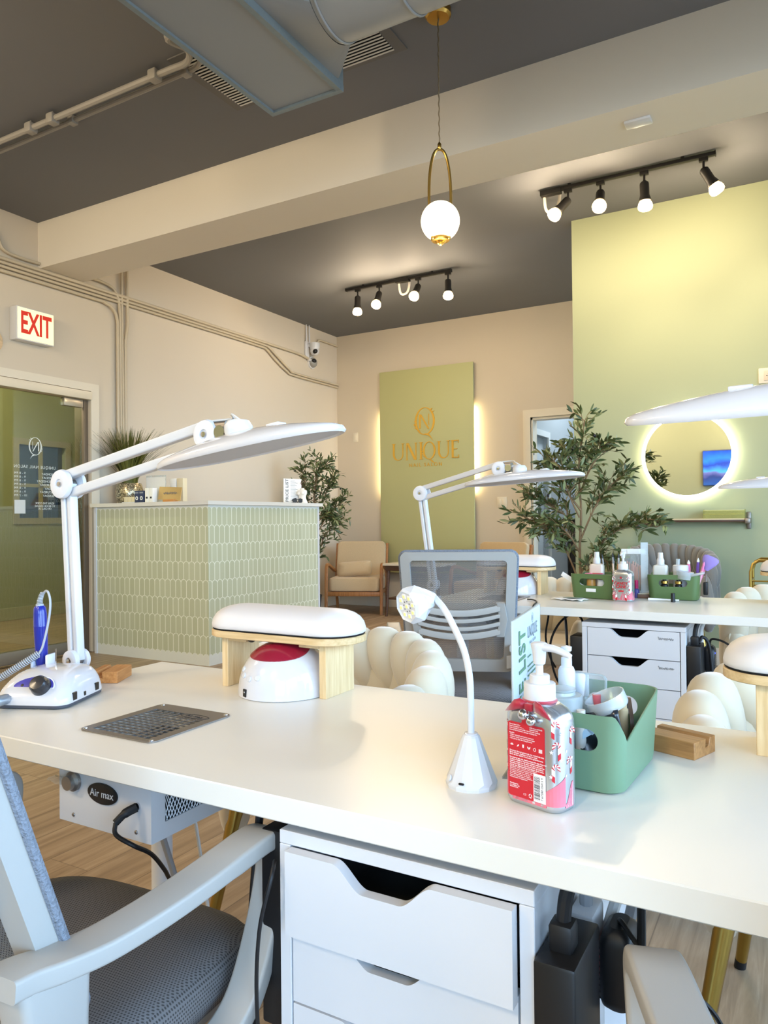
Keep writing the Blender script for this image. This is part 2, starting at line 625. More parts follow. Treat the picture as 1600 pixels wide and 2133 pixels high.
m_velvetgray = mat('velvet_gray', (120, 116, 108), 0.75, sheen=0.6, noise=0.08, nscale=14)
m_frame = mat('chair_frame_light_gray', (166, 163, 157), 0.38, noise=0.02)
m_net = mesh_fabric('chair_back_net', (112, 109, 106), 0.0042, 0.78)
m_seat = weave_mat('chair_seat_knit', (116, 112, 110), (66, 62, 60))
m_binding = mat('chair_edge_binding', (128, 134, 144), 0.8, noise=0.55, nscale=260, bump=1.0, bscale=260)
m_pad = mat('white_leatherette', (226, 220, 217), 0.4, noise=0.01, nscale=5, bump=0.12, bscale=26)
m_rose = mat('rose_red_plastic', (150, 26, 50), 0.25, coat=0.3)
m_bin = mat('sage_bin_plastic', (112, 142, 112), 0.42, noise=0.04)
m_bin2 = mat('moss_bin_plastic', (88, 112, 66), 0.45, noise=0.04)
m_paper = mat('paper_white', (238, 238, 236), 0.7, noise=0.01)
m_ink = mat('ink_dark', (52, 52, 54), 0.7)
m_inkgray = mat('ink_gray', (120, 122, 124), 0.7)
m_inkgreen = mat('ink_sage', (96, 128, 96), 0.7)
m_card = mat('kraft_card', (196, 164, 104), 0.7, noise=0.05)
m_blue = mat('blue_plastic', (30, 44, 150), 0.25, coat=0.4, noise=0.05)
m_indigo = mat('indigo_panel', (72, 70, 170), 0.3, noise=0.15, nscale=20)
m_navy = mat('navy_box', (52, 62, 92), 0.5)
m_red2 = mat('label_red', (196, 34, 46), 0.45, noise=0.02)
m_whiteink = mat('label_white', (245, 242, 240), 0.5)
m_pinkprint = mat('pink_print', (222, 120, 134), 0.4, noise=0.35, nscale=30)
m_foil = mat('silver_foil', (206, 210, 214), 0.22, metal=0.85, noise=0.1, nscale=12)
m_satin = mat('satin_red', (170, 22, 44), 0.4, sheen=0.5)
m_cord = mat('black_cord', (20, 20, 22), 0.5)
m_cordw = mat('white_cord', (214, 212, 208), 0.5)
m_cordg = mat('gray_cord', (140, 140, 142), 0.5)
m_coil = mat('gray_coil_cord', (176, 180, 186), 0.4)

# ------------------------------------------------------------------ room shell
XL, YB, YG, ZC = -5.30, 8.15, 5.955, 3.50
XR, YF = 2.80, -3.00

fl = MB().box((-8.2, YF - 0.1, -0.08), (XR + 0.15, 10.8, 0))
struct(fl, 'floor', floor_mat())
struct(MB().box((-8.2, YF - 0.15, ZC), (XR + 0.15, 10.8, ZC + 0.12)), 'ceiling', m_ceil)

w = MB()
w.box((XL - 0.15, YF, 0), (XL, 2.95, ZC))
w.box((XL - 0.15, 2.95, 2.22), (XL, 4.27, ZC))
w.box((XL - 0.15, 4.27, 0), (XL, YB + 0.15, ZC))
struct(w, 'wall_left', m_wall)
w = MB()
w.box((XL, YB, 0), (-2.68, YB + 0.15, ZC))
w.box((-2.68, YB, 2.24), (-1.78, YB + 0.15, ZC))
w.box((-1.78, YB, 0), (XR, YB + 0.15, ZC))
struct(w, 'wall_back', m_wall)
struct(MB().box((-1.60, YG, 0), (XR, YG + 0.15, ZC)), 'wall_green', m_green)
# right-hand wall: a run of shop windows
w = MB()
w.box((XR, YF, 0), (XR + 0.15, YG + 0.15, 0.35))
w.box((XR, YF, 2.95), (XR + 0.15, YG + 0.15, ZC))
for y0, y1 in ((YF, -2.6), (-0.05, 0.15), (2.7, 3.0), (4.6, YG + 0.15)):
    w.box((XR, y0, 0.35), (XR + 0.15, y1, 2.95))
struct(w, 'wall_right', m_wall)
# wall behind the camera: painted panel, television, shop window
w = MB()
w.box((XL - 0.15, YF - 0.15, 0), (0.4, YF, ZC))
w.box((0.4, YF - 0.15, 0), (XR + 0.15, YF, 0.35))
w.box((0.4, YF - 0.15, 2.95), (XR + 0.15, YF, ZC))
w.box((2.55, YF - 0.15, 0.35), (XR + 0.15, YF, 2.95))
struct(w, 'wall_front', m_green)

def shop_window(name, a, b, axis):
    """fixed frame with two lights and thin glass"""
    f = MB()
    (u0, z0), (u1, z1) = a, b
    t = 0.05
    def bx(p, q, d0, d1):
        if axis == 'X':
            f.box((d0, p[0], p[1]), (d1, q[0], q[1]))
        else:
            f.box((p[0], d0, p[1]), (q[0], d1, q[1]))
    d = (XR + 0.03, XR + 0.11) if axis == 'X' else (YF - 0.11, YF - 0.03)
    um = (u0 + u1) / 2
    for p, q in (((u0, z0), (u0 + t, z1)), ((u1 - t, z0), (u1, z1)), ((u0, z0), (u1, z0 + t)), ((u0, z1 - t), (u1, z1)), ((um - t / 2, z0), (um + t / 2, z1))):
        bx(p, q, *d)
    o = struct(f, name, m_black)
    g = MB()
    f = g
    bx((u0 + t, z0 + t), (u1 - t, z1 - t), (d[0] + d[1]) / 2 - 0.003, (d[0] + d[1]) / 2 + 0.003)
    gg = g.build('pane', glass_mat('shop_glass', (246, 250, 252), refl=0.04), o, smooth=False)
    return o
shop_window('window_1', (-2.6, 0.35), (-0.05, 2.95), 'X')
shop_window('window_2', (0.15, 0.35), (2.7, 2.95), 'X')
shop_window('window_3', (3.0, 0.35), (4.6, 2.95), 'X')
shop_window('window_4', (0.4, 0.35), (2.55, 2.95), 'Y')

# beam across the room
struct(MB().box((XL, 3.785, 3.133), (XR, 4.192, ZC)), 'trim_1', m_beam)

# baseboards
bb = MB().box((XL, YB - 0.015, 0), (-2.77, YB, 0.13), 0.004)
struct(bb, 'baseboard_back', m_trim)
bb = MB().box((XL, 4.36, 0), (XL + 0.015, YB - 0.016, 0.13), 0.004)
struct(bb, 'baseboard_left', m_trim)
bb = MB().box((-1.60, YG - 0.015, 0), (XR, YG, 0.13), 0.004)
struct(bb, 'baseboard_green', m_trim)

# ---------------------------------------------------------------- glass entrance door in the left wall
dr = MB()
dr.ring([(2.95 - 0.07, 0), (2.95 - 0.07, 2.285), (4.352, 2.285), (4.352, 0)], [(2.95, 0), (2.95, 2.22), (4.27, 2.22), (4.27, 0)], XL, XL + 0.02, 'YZ')
d1 = struct(dr, 'door_1', m_trim)
fr = MB()
fr.box((XL - 0.14, 4.225, 0), (XL - 0.02, 4.27, 2.22), 0.004)
fr.box((XL - 0.14, 2.95, 0), (XL - 0.02, 2.99, 2.22), 0.004)
fr.build('door_frame', mat('bronze_frame', (120, 108, 92), 0.4, metal=0.4), d1)
hd = MB().box((XL - 0.08, 2.95, 2.145), (XL + 0.03, 4.275, 2.215), 0.004)
hd.build('header_rail', mat('header_cream', (226, 214, 190), 0.4), d1)
gl = MB().box((XL - 0.046, 2.99, 0.012), (XL - 0.034, 4.215, 2.14))
gp = gl.build('glass_leaf', m_glass, d1, smooth=False)
pf = MB().box((XL - 0.06, 4.03, 2.075), (XL - 0.012, 4.215, 2.14), 0.004)
pf.build('patch_fitting', mat('fitting_nickel', (188, 178, 160), 0.3, metal=0.6), d1)
pf = MB().box((XL - 0.06, 2.99, 0.012), (XL - 0.012, 4.215, 0.11), 0.004)
pf.build('bottom_rail', mat('bottom_rail_metal', (150, 142, 128), 0.35, metal=0.6), d1)

# lettering on the glass, applied to its far face and so read backwards from inside
m_decal = mat('frost_decal', (206, 212, 206), 0.6, emit=(206, 212, 206), estr=0.06)
def ellipse_ring(mb, cx, cy, a, b, thick, thin, h0, h1, plane='XZ', n=48, skew=0.0):
    o, i = [], []
    for k in range(n):
        t = 2 * PI * k / n
        o.append((cx + a * cos(t), cy + b * sin(t)))
        i.append((cx + (a - thick) * cos(t), cy + (b - thin) * sin(t)))
    mb.ring(o, i, h0, h1, plane)

def q_mark(mb, cx, cy, s, h0, h1, plane='XZ', flip=1):
    """monogram: a large Q holding a slanted N with a leaf spray"""
    o, i = [], []
    for k in range(56):
        t = 2 * PI * k / 56
        o.append((cx + flip * s * 0.80 * cos(t), cy + s * sin(t)))
        i.append((cx + flip * (s * 0.655 * cos(t) + 0.0 * s), cy + s * 0.945 * sin(t)))
    mb.ring(o, i, h0, h1, plane)
    lay = [0]
    ep = abs(h1 - h0) * 0.04
    def P(L):
        return [(cx + flip * s * x, cy + s * y) for x, y in L]
    def pz(L):
        lay[0] += 1
        mb.prism(L, h0 - ep * lay[0], h1 + ep * lay[0], plane)
    pz(P([(-0.46, -0.52), (-0.34, -0.52), (-0.34, 0.50), (-0.46, 0.50)]))
    pz(P([(-0.40, 0.50), (-0.28, 0.50), (0.36, -0.58), (0.25, -0.58)]))
    pz(P([(0.30, -0.30), (0.345, -0.30), (0.345, 0.50), (0.30, 0.50)]))
    tl = [(-0.05, -0.90), (0.12, -1.02), (0.34, -1.10), (0.52, -1.28), (0.66, -1.46), (0.52, -1.22), (0.36, -0.98), (0.14, -0.90)]
    pz(P(tl))
    for lx, ly, a in ((-0.72, -0.10, 2.3), (-0.64, -0.30, 2.7), (-0.80, -0.34, 1.9), (-0.55, -0.50, 3.0), (-0.70, -0.56, 2.2), (0.44, 0.76, 0.7), (0.56, 0.64, 0.2), (-0.38, -0.72, 2.6)):
        c, d = cos(a), sin(a)
        L = [(0, 0), (0.10, 0.045), (0.22, 0), (0.10, -0.045)]
        pz(P([(lx + x * c - y * d, ly + x * d + y * c) for x, y in L]))

dm = MB()
q_mark(dm, 3.776, 1.712, 0.072, XL - 0.0335, XL - 0.0330, 'YZ', flip=-1)
dm.build('monogram_decal', m_decal, gp, smooth=False)
xd, zd = (0, 1, 0), (0, 0, 1)
gx = XL - 0.0333
text('decal_title', 'UNIQUE NAIL SALON', 0.034, m_decal, gp, (gx, 3.775, 1.545), xd, zd, mirror=True, space=1.15, ext=0.0003)
days = ['MONDAY', 'TUESDAY', 'WEDNESDAY', 'THURSDAY', 'FRIDAY', 'SATURDAY', 'SUNDAY']
hrs = ['9 - 8 PM', '9 - 8 PM', '9 - 8 PM', '9 - 8 PM', '9 - 8 PM', '9 - 6 PM', '10 - 7 PM']
text('decal_hours', '\n'.join(hrs), 0.026, m_decal, gp, (gx, 3.592, 1.405), xd, zd, align='RIGHT', mirror=True, line=1.12, ext=0.0003, space=1.1)
text('decal_days', '\n'.join(days), 0.026, m_decal, gp, (gx, 3.945, 1.405), xd, zd, align='LEFT', mirror=True, line=1.12, ext=0.0003)
st = MB().box((gx - 0.0004, 3.594, 1.175), (gx, 3.687, 1.282))
st.build('sticker', mat('sticker_white', (205, 208, 204), 0.6), gp, smooth=False)
text('decal_note', 'SCAN THE CODE\nTO BOOK ONLINE\nOR CALL US', 0.022, m_decal, gp, (gx, 3.86, 1.235), xd, zd, mirror=True, ext=0.0003)

# ---------------------------------------------------------------- lobby beyond the glass door
m_lobby = mat('lobby_green', (140, 142, 104), 0.65, noise=0.03)
w = MB()
w.box((-8.0, 1.0, 0), (-7.85, 5.33, ZC))
w.box((-8.0, 5.97, 0), (-7.85, 7.4, ZC))
w.box((-8.0, 5.33, 0), (-7.85, 5.97, 1.15))
w.box((-8.0, 5.33, 2.02), (-7.85, 5.97, ZC))
w.box((-8.0, 1.0, 0), (-5.45, 1.15, ZC))
w.box((-8.0, 7.25, 0), (-5.45, 7.4, ZC))
struct(w, 'wall_lobby', m_lobby)
f = MB()  # added window, stands in for the bluish reflection in the door glass
f.ring([(5.27, 1.09), (6.03, 1.09), (6.03, 2.08), (5.27, 2.08)], [(5.34, 1.16), (5.96, 1.16), (5.96, 2.01), (5.34, 2.01)], -7.85, -7.83, 'YZ')
f.box((-7.90, 5.63, 1.15), (-7.87, 5.67, 2.02))
f.box((-7.90, 5.33, 1.52), (-7.87, 5.97, 1.56))
w5 = struct(f, 'reflection_window', mat('reflection_window_trim', (150, 142, 118), 0.5))
MB().box((-7.93, 5.33, 1.15), (-7.92, 5.97, 2.02)).build('pane', glass_mat('reflection_pane', (52, 66, 76), refl=0.05), w5, smooth=False)
bb = MB().box((-7.85, 1.15, 0), (-7.83, 7.25, 0.14), 0.004)
struct(bb, 'baseboard_lobby', mat('lobby_baseboard', (160, 156, 124), 0.5))

# ---------------------------------------------------------------- back doorway and the room behind it
dr = MB()
for k, (ex, dep) in enumerate(((0.088, 0.018), (0.06, 0.026))):
    dr.ring([(-2.68 - ex, 0), (-2.68 - ex, 2.24 + ex), (-1.78 + ex, 2.24 + ex), (-1.78 + ex, 0)], [(-2.68, 0), (-2.68, 2.24), (-1.78, 2.24), (-1.78, 0)], YB - dep, YB, 'XZ')
d2 = struct(dr, 'door_2', m_trim)
j = MB()
j.box((-2.70, YB, 0), (-2.66, YB + 0.15, 2.24))
j.box((-2.70, YB, 2.215), (-1.78, YB + 0.15, 2.25))
j.build('jamb', m_trim, d2, smooth=False)
hg = MB()
for z in (1.02, 1.86):
    hg.box((-2.662, YB + 0.01, z - 0.045), (-2.655, YB + 0.04, z + 0.045), 0.002)
hg.build('hinge', m_steel, d2)
m_br = mat('back_room_gray', (168, 178, 184), 0.65)
w = MB()
w.box((-2.90, YB + 0.15, 0), (-2.75, 8.50, ZC))
w.box((-2.90, 9.0, 0), (-2.75, 10.7, ZC))
w.box((-2.90, 8.50, 2.09), (-2.75, 9.0, ZC))
w.box((-3.6, 10.55, 0), (-0.9, 10.7, ZC))
w.box((-1.05, YB + 0.15, 0), (-0.9, 10.7, ZC))
struct(w, 'wall_back_room', m_br)
dr = MB()
dr.ring([(8.43, 0), (8.43, 2.16), (9.06, 2.16), (9.06, 0)], [(8.50, 0), (8.50, 2.09), (8.99, 2.09), (8.99, 0)], -2.75, -2.73, 'YZ')
d3 = struct(dr, 'door_3', mat('back_room_trim', (214, 222, 226), 0.5))
lf = MB().box((-2.84, 8.51, 0.01), (-2.80, 8.98, 2.08), 0.002)
lf.box((-2.80, 8.57, 1.1), (-2.795, 8.92, 1.98), 0.002)
lf.box((-2.80, 8.57, 0.15), (-2.795, 8.92, 0.95), 0.002)
lf.build('leaf', mat('back_room_door', (186, 198, 206), 0.5), d3)

cb = thing('storage_cabinet', 'dark storage cabinet with a cross-braced door seen through the back doorway', 'cabinet', (-2.40, 9.85, 0))
m_dkwood = wood('cabinet_charcoal_wood', (44, 40, 36), (60, 54, 48), 0.6, 'Z')
MB().box((-0.33, -0.02, 0.0), (0.53, 0.40, 1.06), 0.006).build('body', m_dkwood, cb)
t = MB().box((-0.30, -0.045, 0.06), (0.20, -0.021, 0.98), 0.003)
dd = t.build('door', m_dkwood, cb)
x = MB()
m_brace = wood('cabinet_brace_wood', (66, 60, 52), (84, 76, 66), 0.6, 'Z')
for a, b in (((-0.28, 0.1), (0.18, 0.92)), ((-0.28, 0.92), (0.18, 0.1))):
    x.band([(a[0], -0.052, a[1]), (b[0], -0.052, b[1])], 0.055, 0.012, (b[1] - a[1], 0, -(b[0] - a[0])))
x.build('cross_brace', m_brace, dd)
MB().box((-0.34, -0.05, 1.06), (0.54, 0.41, 1.09), 0.004).build('top', m_dkwood, cb)
# ---------------------------------------------------------------- duct and ceiling services
du = thing('air_duct', 'gray sheet-metal air duct hung under the ceiling near the pendant lamp', 'duct', (0, 0, 0))
b = MB().box((-2.24, 1.55, 3.10), (-1.84, 2.89, 3.44))
box_o = b.build('plenum_box', m_duct, du, smooth=False)
e = MB()
e.box((-2.246, 1.54, 3.088), (-2.222, 2.896, 3.118)); e.box((-1.858, 1.54, 3.088), (-1.832, 2.896, 3.118))
e.box((-2.2455, 2.872, 3.0875), (-1.8315, 2.8965, 3.1185))
e.box((-1.8415, 1.541, 3.1175), (-1.8325, 2.895, 3.165)); e.box((-1.8425, 2.85, 3.12), (-1.8335, 2.8955, 3.445))
e.build('edge_flange', m_ductedge, du, smooth=False)
s = MB()
N = 48
def circ(x, cy, cz, r):
    return [(x, cy + r * cos(2 * PI * k / N), cz + r * sin(2 * PI * k / N)) for k in range(N)]
def squ(x, y0, y1, z0, z1):
    o = []
    for k in range(N):
        a = 2 * PI * k / N
        c, d = cos(a), sin(a)
        q = 1 / max(abs(c), abs(d))
        o.append((x, (y0 + y1) / 2 + (y1 - y0) / 2 * c * q, (z0 + z1) / 2 + (z1 - z0) / 2 * d * q))
    return o
s.loft([squ(-1.84, 2.14, 2.845, 3.125, 3.44), squ(-1.825, 2.14, 2.845, 3.125, 3.44), circ(-1.66, 2.53, 3.285, 0.208)], cap=False)
s.build('transition', m_duct, du, ang=60)
r = MB()
x = -1.66
while x < 2.7:
    r.loft([circ(x, 2.53, 3.285, 0.205), circ(min(x + 0.44, 2.78), 2.53, 3.285, 0.205)], cap=False)
    x += 0.44
x = -1.64
while x < 2.7:
    r.tube(circ(x, 2.53, 3.285, 0.207), 0.006, 6, closed=True)
    x += 0.34
r.build('round_duct', m_duct, du, ang=60)
hs = MB()
for xx in (-1.0, 0.6, 2.2):
    hs.box((xx - 0.012, 2.525, 3.49), (xx + 0.012, 2.535, 3.505))
for xx, yy in ((-2.0, 1.75), (-2.0, 2.7)):
    hs.box((xx - 0.012, yy - 0.003, 3.44), (xx + 0.012, yy + 0.003, 3.5))
hs.build('hanger_strap', m_steel, du, smooth=False)

vt = thing('air_vent', 'slatted return-air grille in the dark ceiling, half hidden behind the gray duct', 'vent', (0, 0, 0))
MB().ring([(-2.84, 2.78), (-1.72, 2.78), (-1.72, 3.33), (-2.84, 3.33)], [(-2.79, 2.83), (-1.78, 2.83), (-1.78, 3.295), (-2.79, 3.295)], 3.492, 3.4995).build('frame', mat('vent_frame', (104, 102, 101), 0.6), vt, smooth=False)
MB().box((-2.79, 2.83, 3.4985), (-1.78, 3.295, 3.4995)).build('backing', m_dark, vt, smooth=False)
sl = MB()
y = 2.84
while y < 3.29:
    sl.loft([[(-2.79, y, 3.490), (-2.79, y + 0.009, 3.488), (-2.79, y + 0.011, 3.491), (-2.79, y + 0.002, 3.493)],
             [(-1.78, y, 3.490), (-1.78, y + 0.009, 3.488), (-1.78, y + 0.011, 3.491), (-1.78, y + 0.002, 3.493)]])
    y += 0.0225
sl.build('slats', mat('vent_slat', (205, 203, 198), 0.5), vt, smooth=False)

def conduit(name, pts, r, label, m=m_pipe, clamps=(), group=None, n=8, smooth=6):
    mb = MB().tube(catmull(pts, smooth) if smooth else pts, r, n)
    if not clamps:
        return tag(mb.build(name, m), label, 'pipe', group)
    t = thing(name, label, 'pipe', (0, 0, 0), group=group)
    mb.build('tube', m, t)
    for c in clamps:
        k = MB()
        k.box((c[0] - r * 1.7, c[1] - r * 1.7, c[2] - r * 1.7), (c[0] + r * 1.7, c[1] + r * 1.7, c[2] + r * 1.7), r * 0.5)
        k.cyl((c[0], c[1], c[2]), (c[0], c[1], min(c[2] + 0.05, 3.5)) if c[2] > 3.3 else (c[0], c[1], c[2] + 0.02), 0.005, n=8)
        k.build('clamp', m, t)
    return t
conduit('conduit_pipe', [(-5.29, 2.80, 3.455), (-4.2, 2.80, 3.455), (-3.2, 2.80, 3.455), (-2.86, 2.80, 3.455), (-2.70, 2.78, 3.44), (-2.58, 2.66, 3.40), (-2.55, 2.50, 3.36), (-2.30, 2.44, 3.34), (-2.245, 2.43, 3.335)], 0.017,
        'thicker conduit pipe under the dark ceiling, bending into the gray duct', m_pipe2, [(-3.78, 2.80, 3.455), (-2.95, 2.80, 3.455), (-3.98, 2.80, 3.455)])
conduit('conduit_pipe', [(-5.29, 2.90, 3.472), (-4.2, 2.895, 3.472), (-3.2, 2.885, 3.472), (-2.85, 2.88, 3.472), (-2.72, 2.87, 3.47), (-2.62, 2.80, 3.46), (-2.5, 2.70, 3.45), (-2.245, 2.66, 3.40)], 0.014,
        'thinner conduit pipe beside the thick one under the dark ceiling, before the vent', m_pipe2, [(-3.72, 2.89, 3.472), (-2.80, 2.878, 3.472)])

# ---------------------------------------------------------------- pendant lamp
pl = thing('pendant_lamp', 'brass loop pendant lamp with a glowing opal globe hanging from the ceiling', 'pendant lamp', (-1.465, 3.154, 0))
MB().lathe([(0.0, 3.455), (0.052, 3.458), (0.062, 3.47), (0.062, 3.5)], 32).build('canopy', m_brass, pl)
tw = []
for k in range(90):
    a = k * 0.9
    tw.append((0.0015 * cos(a), 0.0015 * sin(a), 3.456 - k * 0.6 / 89))
MB().tube(tw, 0.0036, 6).build('cord', mat('twisted_cord', (128, 112, 88), 0.6, noise=0.4, nscale=120), pl)
MB().lathe([(0.006, 2.835), (0.009, 2.84), (0.009, 2.862), (0.004, 2.87)], 16).build('cord_grip', m_brass, pl)
lp = [(0.052 * math.copysign(abs(cos(t)) ** 0.8, cos(t)), 0, 2.616 + 0.222 * math.copysign(abs(sin(t)) ** 1.0, sin(t))) for t in [2 * PI * k / 64 for k in range(64)]]
rz = Matrix.Rotation(R(35), 4, 'Z')
mb = MB(); mb.M = rz
mb.tube(lp, 0.0068, 10, closed=True)
mb.build('loop_frame', m_brass, pl)
MB().sphere((0, 0, 2.498), 0.0915, 40, 24).build('globe', m_globe, pl)
mb = MB()
mb.lathe([(0.040, 2.405), (0.046, 2.41), (0.044, 2.422), (0.03, 2.426)], 24)
mb.sphere((0, 0, 2.392), 0.010, 12, 8)
for k in range(3):
    mb.sphere((0.045 * cos(2.1 * k), 0.045 * sin(2.1 * k), 2.413), 0.008, 10, 6)
mb.build('globe_holder', m_brass, pl)

# ---------------------------------------------------------------- track lights
LAMPS = []
def track(name, label, x0, x1, y, heads, feed):
    t = thing(name, label, 'track light', (0, 0, 0))
    rl = MB().box((x0, y - 0.017, 3.462), (x1, y + 0.017, 3.487), 0.002)
    rl.box((x0 - 0.006, y - 0.019, 3.460), (x0, y + 0.019, 3.489)); rl.box((x1, y - 0.019, 3.460), (x1 + 0.006, y + 0.019, 3.489))
    for xx in (x0 + 0.2, x1 - 0.2):
        rl.cyl((xx, y, 3.485), (xx, y, 3.5), 0.012)
    rl.build('rail', m_blackmetal, t)
    fx = feed
    MB().box((fx - 0.075, y - 0.026, 3.446), (fx + 0.075, y + 0.026, 3.486), 0.004).build('power_feed', m_blackmetal, t)
    MB().tube(catmull([(fx + 0.05, y + 0.03, 3.5), (fx + 0.055, y + 0.035, 3.44), (fx + 0.03, y + 0.04, 3.36), (fx - 0.02, y + 0.04, 3.34), (fx - 0.05, y + 0.035, 3.37), (fx - 0.055, y + 0.02, 3.45)], 6), 0.011, 10).build('flex_conduit', mat('flex_white', (205, 200, 190), 0.5), t)
    for hx, dx, dy, dz in heads:
        d = Vector((dx, dy, dz)).normalized()
        p0 = Vector((hx, y, 3.385))
        h = MB()
        h.box((hx - 0.028, y - 0.015, 3.438), (hx + 0.028, y + 0.015, 3.464), 0.002)
        h.cyl((hx, y, 3.44), (hx, y, 3.38), 0.008, n=12)
        h.M = frame_axes(p0, d)
        h.lathe([(0.014, -0.012), (0.028, 0.0), (0.031, 0.012), (0.031, 0.085), (0.036, 0.10), (0.041, 0.118), (0.041, 0.124), (0.036, 0.124)], 24)
        ho = h.build('spot_head', m_blackmetal, t)
        bl = MB(); bl.M = frame_axes(p0, d)
        bl.lathe([(0.030, 0.118), (0.044, 0.140), (0.049, 0.160), (0.046, 0.176), (0.034, 0.186), (0.0, 0.190)], 24)
        bl.build('bulb', m_bulb, ho)
        LAMPS.append((p0 + d * 0.215, d))
track('spotlight_track', 'black track with four lit spots in front of the green wall', -1.63, -0.47, 5.28,
      [(-1.44, -0.30, -0.25, -0.42), (-1.21, 0.04, -0.34, -0.5), (-0.915, 0.02, 0.04, -0.9), (-0.54, 0.30, 0.10, -0.55)], -1.565)
track('spotlight_track', 'black track with four lit spots before the logo panel, over the waiting chairs', -4.08, -2.90, 6.47,
      [(-3.945, 0.0, -0.06, -0.9), (-3.69, 0.03, -0.40, -0.72), (-3.25, 0.0, -0.46, -0.62), (-2.93, 0.05, -0.12, -0.85)], -3.42)

# small white sensor on the beam
sn = MB().box((-0.775, 3.91, 3.118), (-0.645, 3.985, 3.133), 0.004)
tag(sn.build('ceiling_sensor', m_white), 'small flat white sensor box stuck under the beam', 'sensor')

# ---------------------------------------------------------------- left wall fittings
XP = XL + 0.026
G = 'conduits along the left wall'
def wpipe(pts, r, label, n=6):
    return conduit('wall_conduit', [(XP, y, z) for y, z in pts], r, label, m_pipe, (), G, 8, n)
wpipe([(YF + 0.02, 3.118), (2, 3.118), (4, 3.118), (5.5, 3.118), (6.9, 3.115), (7.30, 3.11), (7.50, 3.08)], 0.016, 'topmost horizontal pipe on the beige wall, running to the security cameras')
wpipe([(YF + 0.02, 3.085), (2, 3.085), (4, 3.085), (5.5, 3.086), (6.55, 3.085), (6.70, 3.07), (6.85, 3.0), (7.08, 2.89), (7.22, 2.862), (8.13, 2.862)], 0.013, 'second horizontal wall pipe from the top, stepping down before the cameras')
wpipe([(YF + 0.02, 3.054), (2, 3.054), (4, 3.054), (5.5, 3.058), (6.50, 3.056), (6.66, 3.04), (6.80, 2.96), (7.04, 2.855), (7.20, 2.832), (8.13, 2.83)], 0.012, 'third horizontal wall pipe, stepping down just under the second')
wpipe([(YF + 0.02, 3.02), (2, 3.02), (4.20, 3.02), (4.40, 3.015), (4.50, 2.98), (4.545, 2.90), (4.55, 2.7), (4.55, 1.6), (4.55, 0.3), (4.55, 0.02)], 0.014, 'lowest wall pipe, turning downward behind the grass plant')
wpipe([(3.2, 3.45), (3.40, 3.30), (3.47, 3.19), (3.60, 3.165), (3.78, 3.168)], 0.013, 'short curved pipe on the wall before the beam')
wpipe([(4.19, 3.185), (4.36, 3.19), (4.50, 3.165), (4.56, 3.08), (4.575, 2.95), (4.578, 2.7), (4.58, 1.4), (4.58, 0.02)], 0.013, 'pipe curving out under the beam and dropping down the wall')
wpipe([(4.60, 3.495), (4.60, 3.2), (4.60, 2.9), (4.605, 2.0), (4.605, 0.02)], 0.012, 'straight vertical pipe from ceiling beside the dropping bundle')
wpipe([(4.66, 3.495), (4.66, 3.1), (4.662, 2.88), (4.64, 2.74), (4.634, 2.6), (4.634, 1.4), (4.634, 0.02)], 0.014, 'vertical pipe with a slight kink, farthest from the door')
wpipe([(8.13, 3.37), (7.75, 3.37), (7.68, 3.345), (7.66, 3.30)], 0.013, 'short bent pipe in the corner above the dome camera')

ex = thing('exit_sign', 'lit white exit sign with red letters above the glass door', 'exit sign', (XL, 3.70, 2.64))
MB().box((0.0, -0.162, -0.128), (0.088, 0.162, 0.128), 0.004).build('housing', m_white, ex)
MB().box((0.088, -0.155, -0.120), (0.094, 0.155, 0.120), 0.002).build('face', m_exit, ex)
text('lettering', 'EXIT', 0.235, m_red, ex, (0.0945, 0.0, 0.0), (0, 1, 0), (0, 0, 1), sx=0.56, space=1.0, bold=0.006)
dc = MB().lathe([(0.0, 0.0), (0.10, 0.0), (0.10, 0.012), (0.0, 0.016)], 40)
dc.bm.transform(Matrix.Translation((XL, 3.375, 2.48)) @ Matrix.Rotation(PI / 2, 4, 'Y'))
tag(dc.build('wall_disc', mat('speckled_peach', (216, 186, 146), 0.5, noise=0.4, nscale=60)), 'round speckled peach disc on the wall beside the exit sign', 'wall decoration')

# cameras
cm = thing('security_camera', 'white dome security camera with two antennas in the wall corner', 'security camera', (XL, 7.47, 3.20))
MB().box((0.0, -0.055, -0.10), (0.03, 0.02, 0.10), 0.01).build('bracket', m_white, cm)
mb = MB()
mb.lathe([(0.03, 0.08), (0.062, 0.075), (0.062, 0.03), (0.056, 0.0)], 28, (0.10, 0.03, 0))
mb.sphere((0.10, 0.03, -0.02), 0.056, 24, 14)
mb.cyl((0.02, 0.0, 0.05), (0.10, 0.03, 0.05), 0.02)
mb.build('dome', m_white, cm)
mb = MB()
mb.M = Matrix.Translation((0.133, -0.008, -0.035)) @ Matrix.Rotation(R(120), 4, Vector((0.6, 0.75, 0.0)))
mb.sphere((0, 0, 0), (0.028, 0.032, 0.028), 18, 10)
mb.build('lens', m_black, cm)
for dy in (-0.03, 0.03):
    MB().tube([(0.03, dy - 0.01, 0.07), (0.03, dy - 0.015, 0.30)], [0.010, 0.007], 10).build('antenna', m_white, cm)
c2 = thing('security_camera', 'small round clear-domed security camera below the antenna camera', 'security camera', (XL, 7.56, 3.055))
MB().lathe([(0.0, 0), (0.075, 0), (0.075, 0.02), (0.0, 0.02)], 28).build('base', m_white, c2)
c2.children[0].rotation_euler = (0, PI / 2, 0)
MB().sphere((0.03, 0, 0), (0.05, 0.062, 0.062), 24, 14).build('dome', mat('smoked_dome', (150, 148, 142), 0.15, spec=0.6), c2)
MB().sphere((0.055, -0.02, 0.012), (0.036, 0.036, 0.028), 16, 10).build('lens', m_black, c2)
MB().cyl((0.03, -0.10, 0.02), (0.03, -0.04, 0.02), 0.018).build('cable_boss', m_white, c2)

